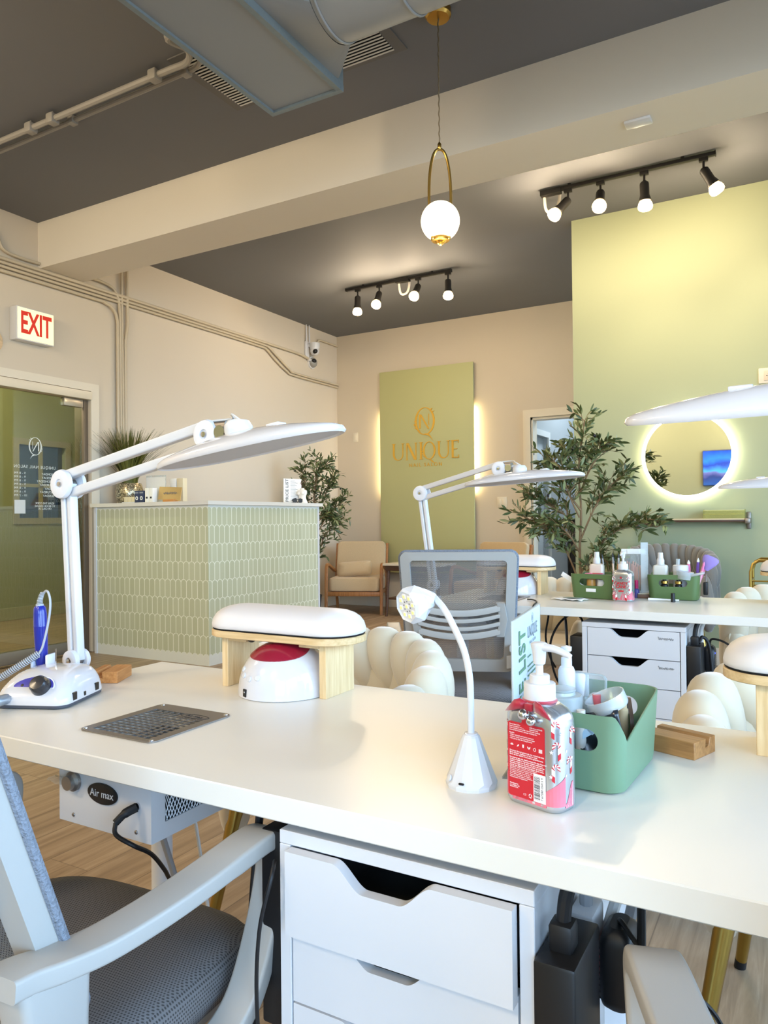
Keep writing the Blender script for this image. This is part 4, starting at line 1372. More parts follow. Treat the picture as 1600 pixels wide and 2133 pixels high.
olive('artificial olive tree in a black pot behind the desk, next to the armchair', (-4.90, 6.90, 0),
      [(0, 0, 0.2), (0.02, 0, 0.45), (0.06, 0.0, 0.75), (0.08, 0.01, 1.05), (0.10, 0.0, 1.35), (0.13, 0, 1.80)],
      [[(0.03, 0, 0.55), (0.14, 0.0, 0.72), (0.22, 0, 0.90), (0.36, 0.0, 1.06)],
       [(0.07, 0, 0.85), (0.20, 0.0, 1.06), (0.32, 0.0, 1.20), (0.46, 0.0, 1.29)],
       [(0.08, 0, 1.1), (0.18, 0.02, 1.30), (0.28, 0.0, 1.46), (0.36, 0.0, 1.56)],
       [(0.08, 0, 1.1), (0.0, 0.0, 1.32), (-0.04, 0.0, 1.52), (-0.03, 0.0, 1.70)],
       [(0.09, 0, 1.25), (0.12, -0.04, 1.45), (0.20, -0.05, 1.62), (0.26, -0.04, 1.70)],
       [(0.07, 0, 0.95), (0.02, -0.05, 1.15), (-0.05, -0.06, 1.30), (-0.10, -0.05, 1.40)],
       [(0.08, 0, 1.0), (0.22, -0.05, 1.12), (0.34, -0.06, 1.14), (0.40, -0.05, 1.10)]], 1900, 5, m_potdark, 0.072)

# ---------------------------------------------------------------- swivel chairs
def task_chair(label, framem):
    t = thing('office_chair', label, 'office chair', (0, 0, 0), group='swivel office chairs')
    # faces +Y, seat centre above the origin
    mb = MB()
    def seatloop(z, ins, k=0.0):
        o = []
        for x, y in superell(0.235 - ins, 0.245 - ins, 4.2, 56, 0, 0.02):
            drop = 0.028 * max(0.0, (y - 0.12) / 0.14) ** 2 + k * 0.010 * (x / 0.23) ** 2
            o.append((x, y, z - drop))
        return o
    mb.loft([seatloop(0.412, 0.03), seatloop(0.418, 0.008), seatloop(0.44, 0.0), seatloop(0.462, 0.004), seatloop(0.478, 0.022), seatloop(0.484, 0.06), seatloop(0.482, 0.12), seatloop(0.479, 0.19)])
    mb.build('seat', m_seat, t, ang=60)
    mb = MB()
    mb.loft([[(x, y, z) for x, y in superell(0.215 - i, 0.225 - i, 4, 40, 0, 0.01)] for z, i in ((0.385, 0.03), (0.395, 0.0), (0.412, 0.0))])
    mb.box((-0.10, -0.10, 0.335), (0.10, 0.12, 0.39), 0.02)
    mb.build('seat_pan', framem, t)
    # back: local plane mapped to a reclined, gently bowed surface
    def bk(x, s, off=0.0):
        zz = 0.52 + s; s = max(s, 0.0)
        y = -0.137 - 0.17 * (s / 0.47) ** 1.15 + 0.35 * x * x - 0.012 * sin(PI * min(1, s / 0.47))
        return (x, y + off, zz)
    def outline(w0, w1, s0, s1, r, n=7, bow=0.0):
        o = []
        for (x, s) in rrect(1, 1, r, n, 0.5, 0.5):
            ss = s0 + (s1 - s0) * s
            ww = w0 + (w1 - w0) * s
            o.append(((x - 0.5) * 2 * ww, ss + bow * (1 - ((x - 0.5) * 2) ** 2) * s))
        return o
    A = outline(0.200, 0.213, 0.0, 0.458, 0.055, bow=0.010)
    B = outline(0.162, 0.174, 0.050, 0.428, 0.04, bow=0.008)
    mb = MB()
    mb.loft([[bk(x, s, 0.012) for x, s in A], [bk(x * 0.985, s, -0.016) for x, s in A], [bk(x * 1.01, s, -0.016) for x, s in B], [bk(x, s, 0.012) for x, s in B]], closed=True)
    mb.build('back_frame', framem, t)
    mb = MB()
    rows = []
    for i in range(19):
        s = 0.035 + (0.43 - 0.035) * i / 18
        w = 0.172 + 0.010 * (i / 18)
        rows.append([bk(-w + 2 * w * j / 20, s, 0.006) for j in range(21)])
    mb.sheet(rows)
    mb.build('back_net', m_net, t, ang=60)
    ed = MB()
    E = outline(0.201, 0.214, 0.002, 0.460, 0.055, bow=0.010)
    ed.tube([bk(x, s, 0.017) for x, s in E], 0.0062, 8, closed=True)
    ed.build('edge_binding', m_binding, t)
    lb = MB()
    for s in (0.165, 0.195, 0.225, 0.255):
        pth = [bk(-0.15 + 0.30 * j / 14, s - 0.022 * (1 - (2 * j / 14 - 1) ** 2), -0.028) for j in range(15)]
        lb.band(pth, 0.015 if s not in (0.165, 0.255) else 0.024, 0.010, (0, 0, 1))
    for sg_ in (-1, 1):
        lb.band([bk(sg_ * 0.150, 0.145, -0.026), bk(sg_ * 0.162, 0.21, -0.026), bk(sg_ * 0.152, 0.272, -0.026)], 0.030, 0.012, (1, 0, 0))
    lb.build('lumbar_support', framem, t)
    for sg_ in (-1, 1):
        x = sg_ * 0.285
        ar = MB()
        p = catmull([(x * 0.74, -0.232, 0.624), (x * 0.75, -0.205, 0.622), (x * 0.78, -0.165, 0.617), (x * 0.82, -0.11, 0.615), (x * 0.89, -0.03, 0.626), (x * 0.96, 0.055, 0.644), (x, 0.115, 0.655), (x * 1.01, 0.146, 0.644), (x * 1.01, 0.150, 0.612), (x, 0.132, 0.54), (x * 0.97, 0.095, 0.45), (x * 0.93, 0.05, 0.41), (x * 0.85, 0.0, 0.398), (x * 0.75, -0.02, 0.396)], 6)
        n = len(p)
        ar.band(p, [0.056 - 0.010 * max(0, (i - 34) / (n - 34)) for i in range(n)], [0.024 if i < 30 else 0.026 for i in range(n)], (1, 0, 0))
        q = catmull([(x * 0.755, -0.178, 0.612), (x * 0.76, -0.178, 0.58), (x * 0.755, -0.168, 0.49), (x * 0.76, -0.12, 0.425), (x * 0.76, -0.06, 0.398), (x * 0.75, -0.02, 0.396)], 5)
        ar.band(q, 0.05, [0.095 - 0.055 * i / (len(q) - 1) for i in range(len(q))], (1, 0, 0))
        ar.build('armrest', framem, t)
        bkt = MB()
        bkt.band([(x * 0.78, -0.195, 0.575), (x * 0.70, -0.19, 0.57), (x * 0.62, -0.18, 0.565)], 0.05, 0.02, (0, 0, 1))
        bkt.build('back_bracket', framem, t)
    MB().cyl((0, 0, 0.34), (0, 0, 0.10), 0.026, n=16).build('gas_lift', m_chrome, t)
    for k in range(5):
        a = 2 * PI * k / 5 + 0.3
        d = Vector((cos(a), sin(a), 0))
        lg_ = MB().band([d * 0.02 + Vector((0, 0, 0.11)), d * 0.16 + Vector((0, 0, 0.10)), d * 0.29 + Vector((0, 0, 0.075))], [0.055, 0.045, 0.03], [0.04, 0.034, 0.026], (-d.y, d.x, 0))
        lo = lg_.build('leg', framem, t)
        w_ = MB()
        for s in (-1, 1):
            c = d * 0.29 + Vector((-d.y, d.x, 0)) * 0.014 * s
            w_.cyl(c + Vector((-d.y, d.x, 0)) * 0.009 + Vector((0, 0, 0.026)), c - Vector((-d.y, d.x, 0)) * 0.009 + Vector((0, 0, 0.026)), 0.026, n=18)
        w_.cyl(d * 0.29 + Vector((0, 0, 0.03)), d * 0.29 + Vector((0, 0, 0.075)), 0.007, n=8)
        w_.build('caster', m_black, lo)
    return t
ch = task_chair('light gray office chair in front with dark knit seat, drawn up to the near table', m_frame)
ch.location = (-0.949, 0.688, 0); ch.rotation_euler = (0, 0, R(3))
copy_thing(ch, (0.176, 0.733, 0), R(16), 'office chair of which only one pale armrest shows, by the black power brick', 'swivel office chairs')
copy_thing(ch, (-1.195, 2.725, 0), R(22), 'gray mesh-backed office chair between the two long tables', 'swivel office chairs')

# ---------------------------------------------------------------- tufted tub chairs
def tub_chair(label, m, lobes=12, group='braided tub chairs', rad=0.262, legs=True, lobe_w=1.0):
    t = thing('tub_chair', label, 'tub chair', (0, 0, 0), group=group)
    # opens towards -Y
    SP = 2.15
    def top(a):
        return 0.755 - 0.105 * (abs(a) / SP) ** 2.2
    mb = MB()
    loops = []
    nseg = 44
    for i in range(nseg + 1):
        a = -SP + 2 * SP * i / nseg
        c, s = sin(a), cos(a)
        h = top(a) - 0.05
        prof = []
        for k in range(14):
            ph = 2 * PI * k / 14
            rr = rad + 0.012 + 0.034 * cos(ph)
            zz = (0.40 + h) / 2 + (h - 0.40) / 2 * math.copysign(abs(sin(ph)) ** 0.5, sin(ph))
            prof.append((rr * c, rr * s, zz))
        loops.append(prof)
    mb.loft(loops)
    N = lobes
    for row in range(2):
        for i in range(N + row):
            a = -SP + 2 * SP * (i + (0.5 if row == 0 else 0.0)) / N
            c, s = sin(a), cos(a)
            hh = top(a)
            zc = hh - 0.082 if row == 0 else hh - 0.215
            mb.M = Matrix.Translation((rad * c * 1.02, rad * s * 1.02, zc)) @ Matrix.Rotation(-a, 4, 'Z')
            wv = 2 * SP * rad / N * (0.66 if row == 0 else 0.74) * lobe_w
            hz, ry = (0.100, 0.062) if row == 0 else (0.165, 0.054)
            lean = 0.42 if row == 0 else -0.36
            loops = []
            for i2 in range(1, 14):
                ph = -PI / 2 + PI * i2 / 14
                v, q = sin(ph), cos(ph) ** 0.8
                tw = (1 + 0.34 * v) if row == 0 else (1 - 0.30 * v)
                off = -lean * wv * v * 1.2 + (0.5 if row == 0 else -0.5) * wv * (v * v - 0.4) * 0.5
                loops.append([(off + wv * q * tw * cos(2 * PI * k / 16), ry * q * sin(2 * PI * k / 16), hz * v) for k in range(16)])
            mb.loft(loops)
    mb.M = Matrix()
    mb.build('braided_back', m, t, ang=50)
    mb = MB()
    mb.loft([[(x, y, z) for x, y in superell(0.275 - i, 0.275 - i, 2.8, 40, 0, -0.02)] for z, i in ((0.385, 0.02), (0.395, 0.004), (0.42, 0.0), (0.455, 0.0), (0.472, 0.008), (0.482, 0.04), (0.484, 0.12))])
    mb.build('seat_cushion', m, t)
    if legs:
        for sx in (-1, 1):
            for sy in (-1, 1):
                l = MB().cyl((sx * 0.175, sy * 0.175 - 0.02, 0.386), (sx * 0.235, sy * 0.235 - 0.02, 0.02), 0.021, 0.013, 16)
                lo = l.build('leg', m_gold, t)
                MB().cyl((sx * 0.235, sy * 0.235 - 0.02, 0.022), (sx * 0.2385, sy * 0.2385 - 0.02, 0.0), 0.0135, 0.0135, 16).build('foot_tip', m_black, lo)
    return t
G2 = 'braided cream tub chairs'
tc1 = tub_chair('cream braided tub chair facing the padded arm rest with the red-topped lamp beneath', m_velvet, 12, G2)
tc1.location = (-1.125, 1.70, 0); tc1.rotation_euler = (0, 0, R(4))
copy_thing(tc1, (0.065, 1.76, 0), R(-6), 'cream braided tub chair behind the wooden phone block near the green caddy', G2)
copy_thing(tc1, (-1.17, 3.78, 0), R(0), 'cream braided tub chair behind the far table, beside the green caddy with a label', G2)
copy_thing(tc1, (-0.03, 3.80, 0), R(-4), 'cream braided tub chair behind the far table, below the end of the wall shelf', G2)
gc = tub_chair('gray velvet tub chair with fine pleats against the green wall', m_velvetgray, 19, None, 0.27, True, 0.95)
gc.location = (-0.825, 5.50, 0.10); gc.rotation_euler = (0, 0, R(10))
gc.location.z = 0.0
gc.scale = (1, 1, 1.17)

# gold side cart at the edge of the view
ca = thing('gold_cart', 'gold wire trolley with rounded hoops at the green wall, beyond the gray chair', 'trolley', (-0.10, 5.45, 0))
mb = MB()
for y in (-0.14, 0.14):
    pts = [(-0.19, y, 0.06), (-0.20, y, 0.5), (-0.20, y, 0.74), (-0.185, y, 0.79), (-0.15, y, 0.81), (0.15, y, 0.81), (0.185, y, 0.79), (0.20, y, 0.74), (0.20, y, 0.5), (0.19, y, 0.06)]
    mb.tube(pts, 0.009, 8)
mb.build('hoops', m_gold, ca)
for z in (0.62, 0.22):
    mb = MB()
    mb.box((-0.19, -0.14, z), (0.19, 0.14, z + 0.006))
    for k in range(9):
        mb.tube([(-0.19, -0.14 + 0.035 * k, z + 0.01), (0.19, -0.14 + 0.035 * k, z + 0.01)], 0.003, 6)
    mb.tube([(-0.195, -0.14, z + 0.06), (0.195, -0.14, z + 0.06)], 0.005, 6); mb.tube([(-0.195, -0.14, z + 0.06), (-0.195, 0.14, z + 0.06)], 0.005, 6)
    mb.build('shelf', m_gold, ca)
for sx in (-1, 1):
    for sy in (-1, 1):
        MB().cyl((sx * 0.19 - 0.008, sy * 0.14, 0.032), (sx * 0.19 + 0.008, sy * 0.14, 0.032), 0.032, n=18).build('wheel', m_black, ca)
# ---------------------------------------------------------------- manicure tables
T1, T2 = 0.735, 0.752
def table(name, label, x0, x1, y0, y1, z, th, hole, loc, ins=0.09):
    t = thing(name, label, 'table', loc)
    mb = MB()
    hx0, hx1, hy0, hy1 = hole
    mb.box((x0, y0, z - th), (x1, y1, z), 0.0018, 1)
    top = mb.build('tabletop', m_top, t)
    c = MB().box((hx0, hy0, z - th - 0.01), (hx1, hy1, z + 0.01)).build('c', m_top)
    cut(top, [c])
    for lx in (x0 + ins, x1 - ins):
        for ly in (y0 + 0.09, y1 - 0.09):
            mb = MB().cyl((lx, ly, z - th), (lx, ly, 0.012), 0.025, n=24)
            mb.cyl((lx, ly, z - th), (lx, ly, z - th - 0.006), 0.045, n=24)
            mb.cyl((lx, ly, 0.012), (lx, ly, 0.0), 0.020, n=16)
            mb.build('leg', m_white, t)
    return t
H1 = (-1.102, -0.950, 0.886, 1.048)
H2 = (-1.215, -1.063, 2.98, 3.142)
table('manicure_table', 'long white manicure table in front, with a steel vent grille in its top', -1.462, 0.545, 0.785, 1.398, T1, 0.034, H1, (0, 0, 0))
table('manicure_table', 'long white manicure table farther back, in front of the green wall', -1.42, 0.265, 2.825, 3.440, T2, 0.032, H2, (0, 0, 0), 0.15)

def drawer_unit(label, x0, y0, wd, ztop, nd_, open_first, script):
    t = thing('drawer_unit', label, 'drawer unit', (x0 + wd / 2, y0, 0), group='white drawer units')
    h = wd / 2
    dp = 0.545
    mb = MB()
    mb.box((-h, 0, 0.012), (-h + 0.018, dp, ztop - 0.0185), 0.001, 1); mb.box((h - 0.018, 0, 0.012), (h, dp, ztop - 0.0185), 0.001, 1)
    mb.box((-h, 0, ztop - 0.018), (h, dp, ztop), 0.001, 1)
    mb.box((-h + 0.018, dp - 0.01, 0.02), (h - 0.018, dp, ztop - 0.018)); mb.box((-h + 0.018, 0.01, 0.02), (h - 0.018, dp, 0.035))
    mb.build('body', m_cab, t)
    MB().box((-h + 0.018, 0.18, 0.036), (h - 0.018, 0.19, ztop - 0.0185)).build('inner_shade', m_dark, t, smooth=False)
    z = ztop - 0.0195
    ph = (z - 0.04) / nd_
    for k in range(nd_):
        z1 = z - k * ph
        z0 = z1 - ph + (0.003 if not (open_first and k == 0) else -0.006)
        W = h - 0.0205
        yf = -0.016 if (open_first and k == 0) else 0.001
        sc = 0.030
        prof = [(-W, z0), (W, z0), (W, z1)]
        up = []
        for i in range(21):
            u = i / 20
            s = u * u * (3 - 2 * u)
            up.append((0.44 * W - 0.29 * W * u, z1 - sc * s))
        prof += [(x - 0.07 * W, zz) for x, zz in up]
        prof += [(-x - 0.09 * W, zz) for x, zz in reversed(up)]
        prof.append((-W, z1))
        mb = MB().prism(prof, yf, yf + 0.016, 'XZ')
        d = mb.build('drawer', m_cab, t, ang=30)
        bx = MB()
        bx.box((-W + 0.012, yf + 0.016, z0 + 0.012), (-W + 0.02, 0.175, z1 - 0.04)); bx.box((W - 0.02, yf + 0.016, z0 + 0.012), (W - 0.012, 0.175, z1 - 0.04)); bx.box((-W + 0.012, yf + 0.016, z0 + 0.012), (W - 0.012, 0.175, z0 + 0.016))
        bx.build('drawer_box', mat('drawer_inside', (60, 58, 56), 0.7), d, smooth=False)
        if script and k < 2:
            mb = MB()
            pts = [(W - 0.075 + 0.055 * q / 40, yf - 0.0008, z1 - 0.027 + 0.0045 * sin(q * (1.3 + k * 0.2)) * (1.0 if q % 13 > 2 else 0.3) + (0.006 if q < 3 else 0)) for q in range(41)]
            mb.tube(pts, 0.0008, 4)
            mb.build('script_lettering', m_inkgray, d)
    return t
drawer_unit('white drawer unit with scooped handles and slightly open top drawer under the near table', -0.622, 0.803, 0.355, 0.683, 6, True, False)
drawer_unit('white drawer unit with small script lettering under the far table', -0.745, 2.85, 0.372, 0.700, 6, False, True)

# ---------------------------------------------------------------- dust collectors set into the tables
def dust(label, hole, z, th, cord_label=None):
    x0, x1, y0, y1 = hole
    t = thing('dust_collector', label, 'dust collector', ((x0 + x1) / 2, (y0 + y1) / 2, z), group='built-in dust collectors')
    a, b = (x1 - x0) / 2, (y1 - y0) / 2
    n = 6
    out = rrect(0.180, 0.200, 0.014, n, 0, 0.003)
    inn = rrect(0.140, 0.150, 0.004, n, 0, -0.008)
    fr = MB().ring(out, inn, 0.0003, 0.0025, 'XY')
    # solid tab with the name on it
    fr.box((0.005, 0.046, 0.0004), (0.069, 0.068, 0.0024))
    nx, ny = 9, 12
    for k in range(1, nx):
        x = -0.07 + 0.14 * k / nx
        fr.box((x - 0.0013, -0.082, 0.0004), (x + 0.0013, 0.066 if x < 0.004 else 0.047, 0.0022))
    for k in range(1, ny):
        y = -0.083 + 0.15 * k / ny
        fr.box((-0.069, y - 0.0011, 0.0004), (0.069 if y < 0.046 else 0.006, y + 0.0011, 0.0021))
    fr.build('grille_plate', m_steel, t, smooth=False)
    for sx in (-1, 1):
        for sy in (-1, 1):
            MB().lathe([(0.0042, 0.0025), (0.0038, 0.0036), (0.0, 0.0040)], 14, (sx * 0.081, sy * 0.091 + 0.003, 0)).build('screw', m_chrome, t)
    mb = MB()
    ellipse_ring(mb, 0.038, 0.058, 0.034, 0.011, 0.0012, 0.0012, 0.0025, 0.0030, 'XY')
    mb.build('oval_line', m_ink, t, smooth=False)
    text('engraving', 'Air max', 0.012, m_ink, t, (0.038, 0.058, 0.0027), (1, 0, 0), (0, 1, 0), ext=0.0002)
    # case below the table
    cs = MB()
    zb, zt = -0.152, -th - 0.0005
    A, B = 0.112, 0.118
    cs.box((-A + 0.0031, -B + 0.0031, zb + 0.0003), (A - 0.0031, B - 0.0031, zb + 0.003)); cs.box((-A, -B, zb), (A - 0.0031, -B + 0.003, zt)); cs.box((-A, B - 0.003, zb), (A - 0.0031, B, zt)); cs.box((-A, -B + 0.0031, zb), (-A + 0.003, B - 0.0031, zt))
    cs.ring(rrect(2 * B, zt - zb, 0.0005, 1, 0, (zt + zb) / 2), rrect(2 * B - 0.05, zt - zb - 0.045, 0.0005, 1, 0.005, (zt + zb) / 2 + 0.004), A - 0.003, A, 'YZ')
    co = cs.build('case', m_white, t, smooth=False)
    MB().box((A - 0.006, -B + 0.02, zb + 0.015), (A - 0.004, B - 0.02, zt - 0.012)).build('side_screen', m_dark, t, smooth=False)
    ms = MB()
    for k in range(26):
        y = -B + 0.024 + k * 0.0078
        for s in (-1, 1):
            ms.tube([(A - 0.0035, max(-B + .02, min(B - .02, y)), zb + 0.018), (A - 0.0035, max(-B + .02, min(B - .02, y + s * 0.045)), zt - 0.014)], 0.0009, 4)
    ms.build('side_mesh', m_white, t)
    MB().box((-A + 0.004, -B + 0.004, zb + 0.004), (A - 0.007, B - 0.004, zb + 0.0045)).build('inner_floor', m_dark, t, smooth=False)
    fn = MB()
    for k in range(9):
        a_ = 2 * PI * k / 9
        fn.band([(0.022 * cos(a_), 0.022 * sin(a_), zb + 0.028), (0.060 * cos(a_ + 0.35), 0.060 * sin(a_ + 0.35), zb + 0.040)], 0.026, 0.002, (-sin(a_), cos(a_), 0.5))
    fn.lathe([(0.022, zb + 0.02), (0.024, zb + 0.03), (0.02, zb + 0.046), (0, zb + 0.048)], 20)
    fn.build('fan', mat('fan_gray', (132, 128, 130), 0.3, spec=0.7), t)
    bd = MB()
    for s in (0.0,):
        bd.loft([[(0.036 * cos(2 * PI * k / 28) * q, -B - d_, (zt + zb) / 2 + 0.004 + 0.0175 * sin(2 * PI * k / 28) * q) for k in range(28)] for d_, q in ((0.0, 1.0), (0.0025, 1.0), (0.0035, 0.92))])
    bo = bd.build('badge', m_black, t)
    text('badge_lettering', 'Air max', 0.0175, mat('badge_silver', (206, 206, 208), 0.4), bo, (0, -B - 0.0037, (zt + zb) / 2 + 0.004), (1, 0, 0), (0, 0, 1), ext=0.0003)
    kn = MB(); kn.M = Matrix.Translation((-0.072, -B, (zt + zb) / 2 + 0.014)) @ Matrix.Rotation(PI / 2, 4, 'X')
    kn.lathe([(0.017, 0.0), (0.017, 0.006), (0.013, 0.010), (0.012, 0.017), (0.0, 0.018)], 24)
    kn.build('dial', m_steel, t)
    pw_ = MB()
    rows = []
    random.seed(8)
    for i in range(9):
        rows.append([(-0.118 + 0.078 * i / 8, -B - 0.012 - 0.010 * sin(j * 1.3 + i) * (1 - i / 8), (zt + zb) / 2 + 0.008 + 0.012 * (j / 4) + 0.010 * i / 8 + 0.004 * sin(i * 1.7 + j)) for j in range(5)])
    pw_.sheet(rows)
    pw_.build('plastic_wrap', m_clear, t)
    for x_, z_ in ((-0.075, zb + 0.014), (0.078, zb + 0.014)):
        MB().sphere((x_, -B - 0.0005, z_), (0.0035, 0.002, 0.0035), 10, 6).build('case_screw', m_steel, t)
    jk = MB(); jk.M = Matrix.Translation((0.082, -B, (zt + zb) / 2 - 0.002)) @ Matrix.Rotation(PI / 2, 4, 'X')
    jk.lathe([(0.006, 0.0), (0.006, 0.003), (0.0, 0.0032)], 16)
    jk.build('socket', m_chrome, t)
    return t
dust('dust collector with steel grille and white case in the near table', H1, T1, 0.034)
dust('dust collector grille at the end of the far table, by its red-topped lamp', H2, T2, 0.032)
mb = MB()
xc, yc = -0.944, 0.84
mb.tube(catmull([(xc + 0.002, yc + 0.004, 0.640), (xc - 0.006, yc - 0.012, 0.634), (xc - 0.014, yc - 0.024, 0.622)], 5), [0.0075] * 6 + [0.0062] * 5, 10)
mb.tube(catmull([(xc - 0.014, yc - 0.024, 0.622), (xc - 0.006, yc - 0.030, 0.607), (xc + 0.022, yc - 0.020, 0.592), (xc + 0.018, yc + 0.02, 0.562), (xc - 0.016, yc + 0.08, 0.505), (xc - 0.044, yc + 0.12, 0.465), (xc - 0.07, yc + 0.175, 0.41), (xc - 0.04, yc + 0.22, 0.28), (xc + 0.02, yc + 0.26, 0.12), (xc + 0.06, yc + 0.26, 0.02), (xc + 0.12, yc + 0.30, 0.008)], 7), 0.0036, 8)
tag(mb.build('power_cable', m_cord), 'black power cord plugged into the white dust collector case', 'cord')
mb = MB().tube(catmull([(-1.362, 1.26, 0.70), (-1.375, 1.262, 0.60), (-1.37, 1.265, 0.50), (-1.34, 1.27, 0.38), (-1.30, 1.28, 0.26), (-1.27, 1.30, 0.12), (-1.25, 1.33, 0.008)], 7), 0.0075, 8)
tag(mb.build('lamp_cord', m_cordg), 'gray cord hanging from the table end to the floor', 'cord')
mb = MB().tube(catmull([(-1.26, 1.30, 0.70), (-1.27, 1.30, 0.56), (-1.262, 1.30, 0.44), (-1.245, 1.31, 0.30), (-1.24, 1.34, 0.12), (-1.22, 1.38, 0.008)], 7), 0.004, 8)
tag(mb.build('thin_cord', m_cordw), 'thin white cord hanging behind the dust collector case', 'cord')

# ---------------------------------------------------------------- padded hand rests
def hand_rest(label, loc, rz=0.0):
    t = thing('hand_rest', label, 'hand rest', loc, rz, group='padded hand rests')
    L, W = 0.376, 0.150
    def stad(ins, n=12):
        return rrect(L - 2 * ins, W - 2 * ins, (W - 2 * ins) / 2 * 0.93, n)
    mb = MB().loft([[(x, y, z) for x, y in stad(i)] for z, i in ((0.110, 0.002), (0.1115, 0.0), (0.1235, 0.0), (0.125, 0.002))])
    mb.build('board', m_woodtop, t)
    mb = MB().loft([[(x, y, z) for x, y in stad(i)] for z, i in ((0.125, 0.004), (0.1275, 0.002), (0.1285, 0.006))])
    mb.build('seam_line', m_dark, t)
    def pad(z, i):
        return [(x, y, z) for x, y in stad(i)]
    mb = MB().loft([pad(0.1275, 0.005), pad(0.130, 0.001), pad(0.138, 0.0005), pad(0.150, 0.004), pad(0.160, 0.011), pad(0.168, 0.022), pad(0.1735, 0.036), pad(0.1765, 0.052), pad(0.178, 0.068)])
    mb.build('cushion', m_pad, t, ang=60)
    for s in (-1, 1):
        mb = MB().box((s * 0.130 - 0.0085, -0.054, 0.0), (s * 0.130 + 0.0085, 0.054, 0.1105), 0.001, 1)
        lo = mb.build('leg', m_wood, t)
        bk_ = MB().box((s * 0.1205 - s * 0.05, -0.054, 0.101), (s * 0.1205, 0.054, 0.1105), 0.001, 1)
        bk_.build('support_block', m_woodtop, t)
    MB().sphere((-0.062, -0.045, 0.106), (0.010, 0.006, 0.006), 10, 6).build('rubber_bumper', m_black, t)
    return t
hand_rest('white padded hand rest on bamboo legs beside the vent grille, over a white dome lamp', (-0.987, 1.307, T1))
hand_rest('white padded hand rest at the edge of view, beside the wooden phone block', (0.072, 1.315, T1))
hand_rest('white padded hand rest on the far table, half behind the gray office chair', (-1.172, 3.312, T2))
hand_rest('white padded hand rest at the far table end, in front of the gold trolley', (0.035, 3.33, T2))

# ---------------------------------------------------------------- dome lamps
def dome_lamp(label, loc, rz=0.0):
    t = thing('nail_lamp', label, 'nail lamp', loc, rz, group='dome nail lamps')
    a, b, h = 0.099, 0.105, 0.107
    def prof(u):
        return max(0.0, 1 - u ** 2.3) ** (1 / 2.3)
    def pt(q, z):
        k = prof(min(1, max(0, z / h)))
        return (a * k * cos(q), b * k * sin(q), z)
    n = 44
    zs = [0.0015, 0.008, 0.02, 0.035, 0.05, 0.065, 0.078, 0.088, 0.096, 0.102, 0.106, 0.1077]
    mb = MB()
    mb.loft([[((a - 0.003) * cos(2 * PI * k / n), (b - 0.003) * sin(2 * PI * k / n), 0.0) for k in range(n)]] + [[pt(2 * PI * k / n, z) for k in range(n)] for z in zs])
    mb.build('shell', m_gloss, t, ang=60)
    # red cap: an oval patch wrapped over the crown and leaning to the back
    rows = []
    def patch(u, v):
        x, y = 0.064 * u, 0.060 * v - 0.020
        r = math.sqrt((x / a) ** 2 + (y / b) ** 2)
        z = h * max(0.0, 1 - min(1, r) ** 2.3) ** (1 / 2.3)
        return Vector((x, y, z))
    mb = MB()
    loops = []
    for q in (1.0, 0.99, 0.85, 0.65, 0.45, 0.25, 0.08):
        L = []
        for k in range(n):
            p = patch(q * cos(2 * PI * k / n), q * sin(2 * PI * k / n))
            g = Vector((p.x / a / a, p.y / b / b, p.z / h / h)).normalized()
            L.append(p + g * (0.0018 if q < 1 else -0.001))
        loops.append(L)
    mb.loft(loops)
    mb.build('red_cap', m_rose, t, ang=60)
    for k, (x, z) in enumerate(((-0.052, 0.056), (-0.041, 0.046), (-0.020, 0.042), (0.002, 0.046))):
        kk = prof(z / h)
        y = -b * kk * math.sqrt(max(0, 1 - (x / a / kk) ** 2))
        nrm = Vector((x / a / a, y / b / b, z / h / h * 0.8)).normalized()
        mb = MB(); mb.M = frame_axes((x, y, z), nrm)
        mb.lathe([(0.0062, -0.001), (0.0062, 0.0012), (0.005, 0.0022), (0.0, 0.0024)], 18)
        mb.build('button', mat('button_gray', (214, 214, 216), 0.3), t)
    x, z = -0.030, 0.013
    kk = prof(z / h)
    y = -b * kk * math.sqrt(1 - (x / a / kk) ** 2)
    mb = MB(); mb.M = frame_axes((x, y, z), Vector((x / a / a, y / b / b, 0.0)))
    mb.box((-0.0058, -0.008, -0.006), (0.0058, 0.008, 0.0016), 0.001, 1)
    po = mb.build('power_port', m_black, t)
    mb = MB(); mb.M = frame_axes((x, y, z), Vector((x / a / a, y / b / b, 0.0)))
    mb.sphere((0.0, 0.002, 0.0016), (0.0022, 0.0022, 0.0012), 10, 6)
    mb.build('pin', m_chrome, po)
    return t
dome_lamp('white dome nail lamp with red top under the near hand rest', (-0.968, 1.278, T1))
dome_lamp('white dome nail lamp with red top under the far hand rest', (-1.155, 3.300, T2))
dome_lamp('white dome nail lamp under the hand rest cut off by the picture edge', (0.09, 1.30, T1))

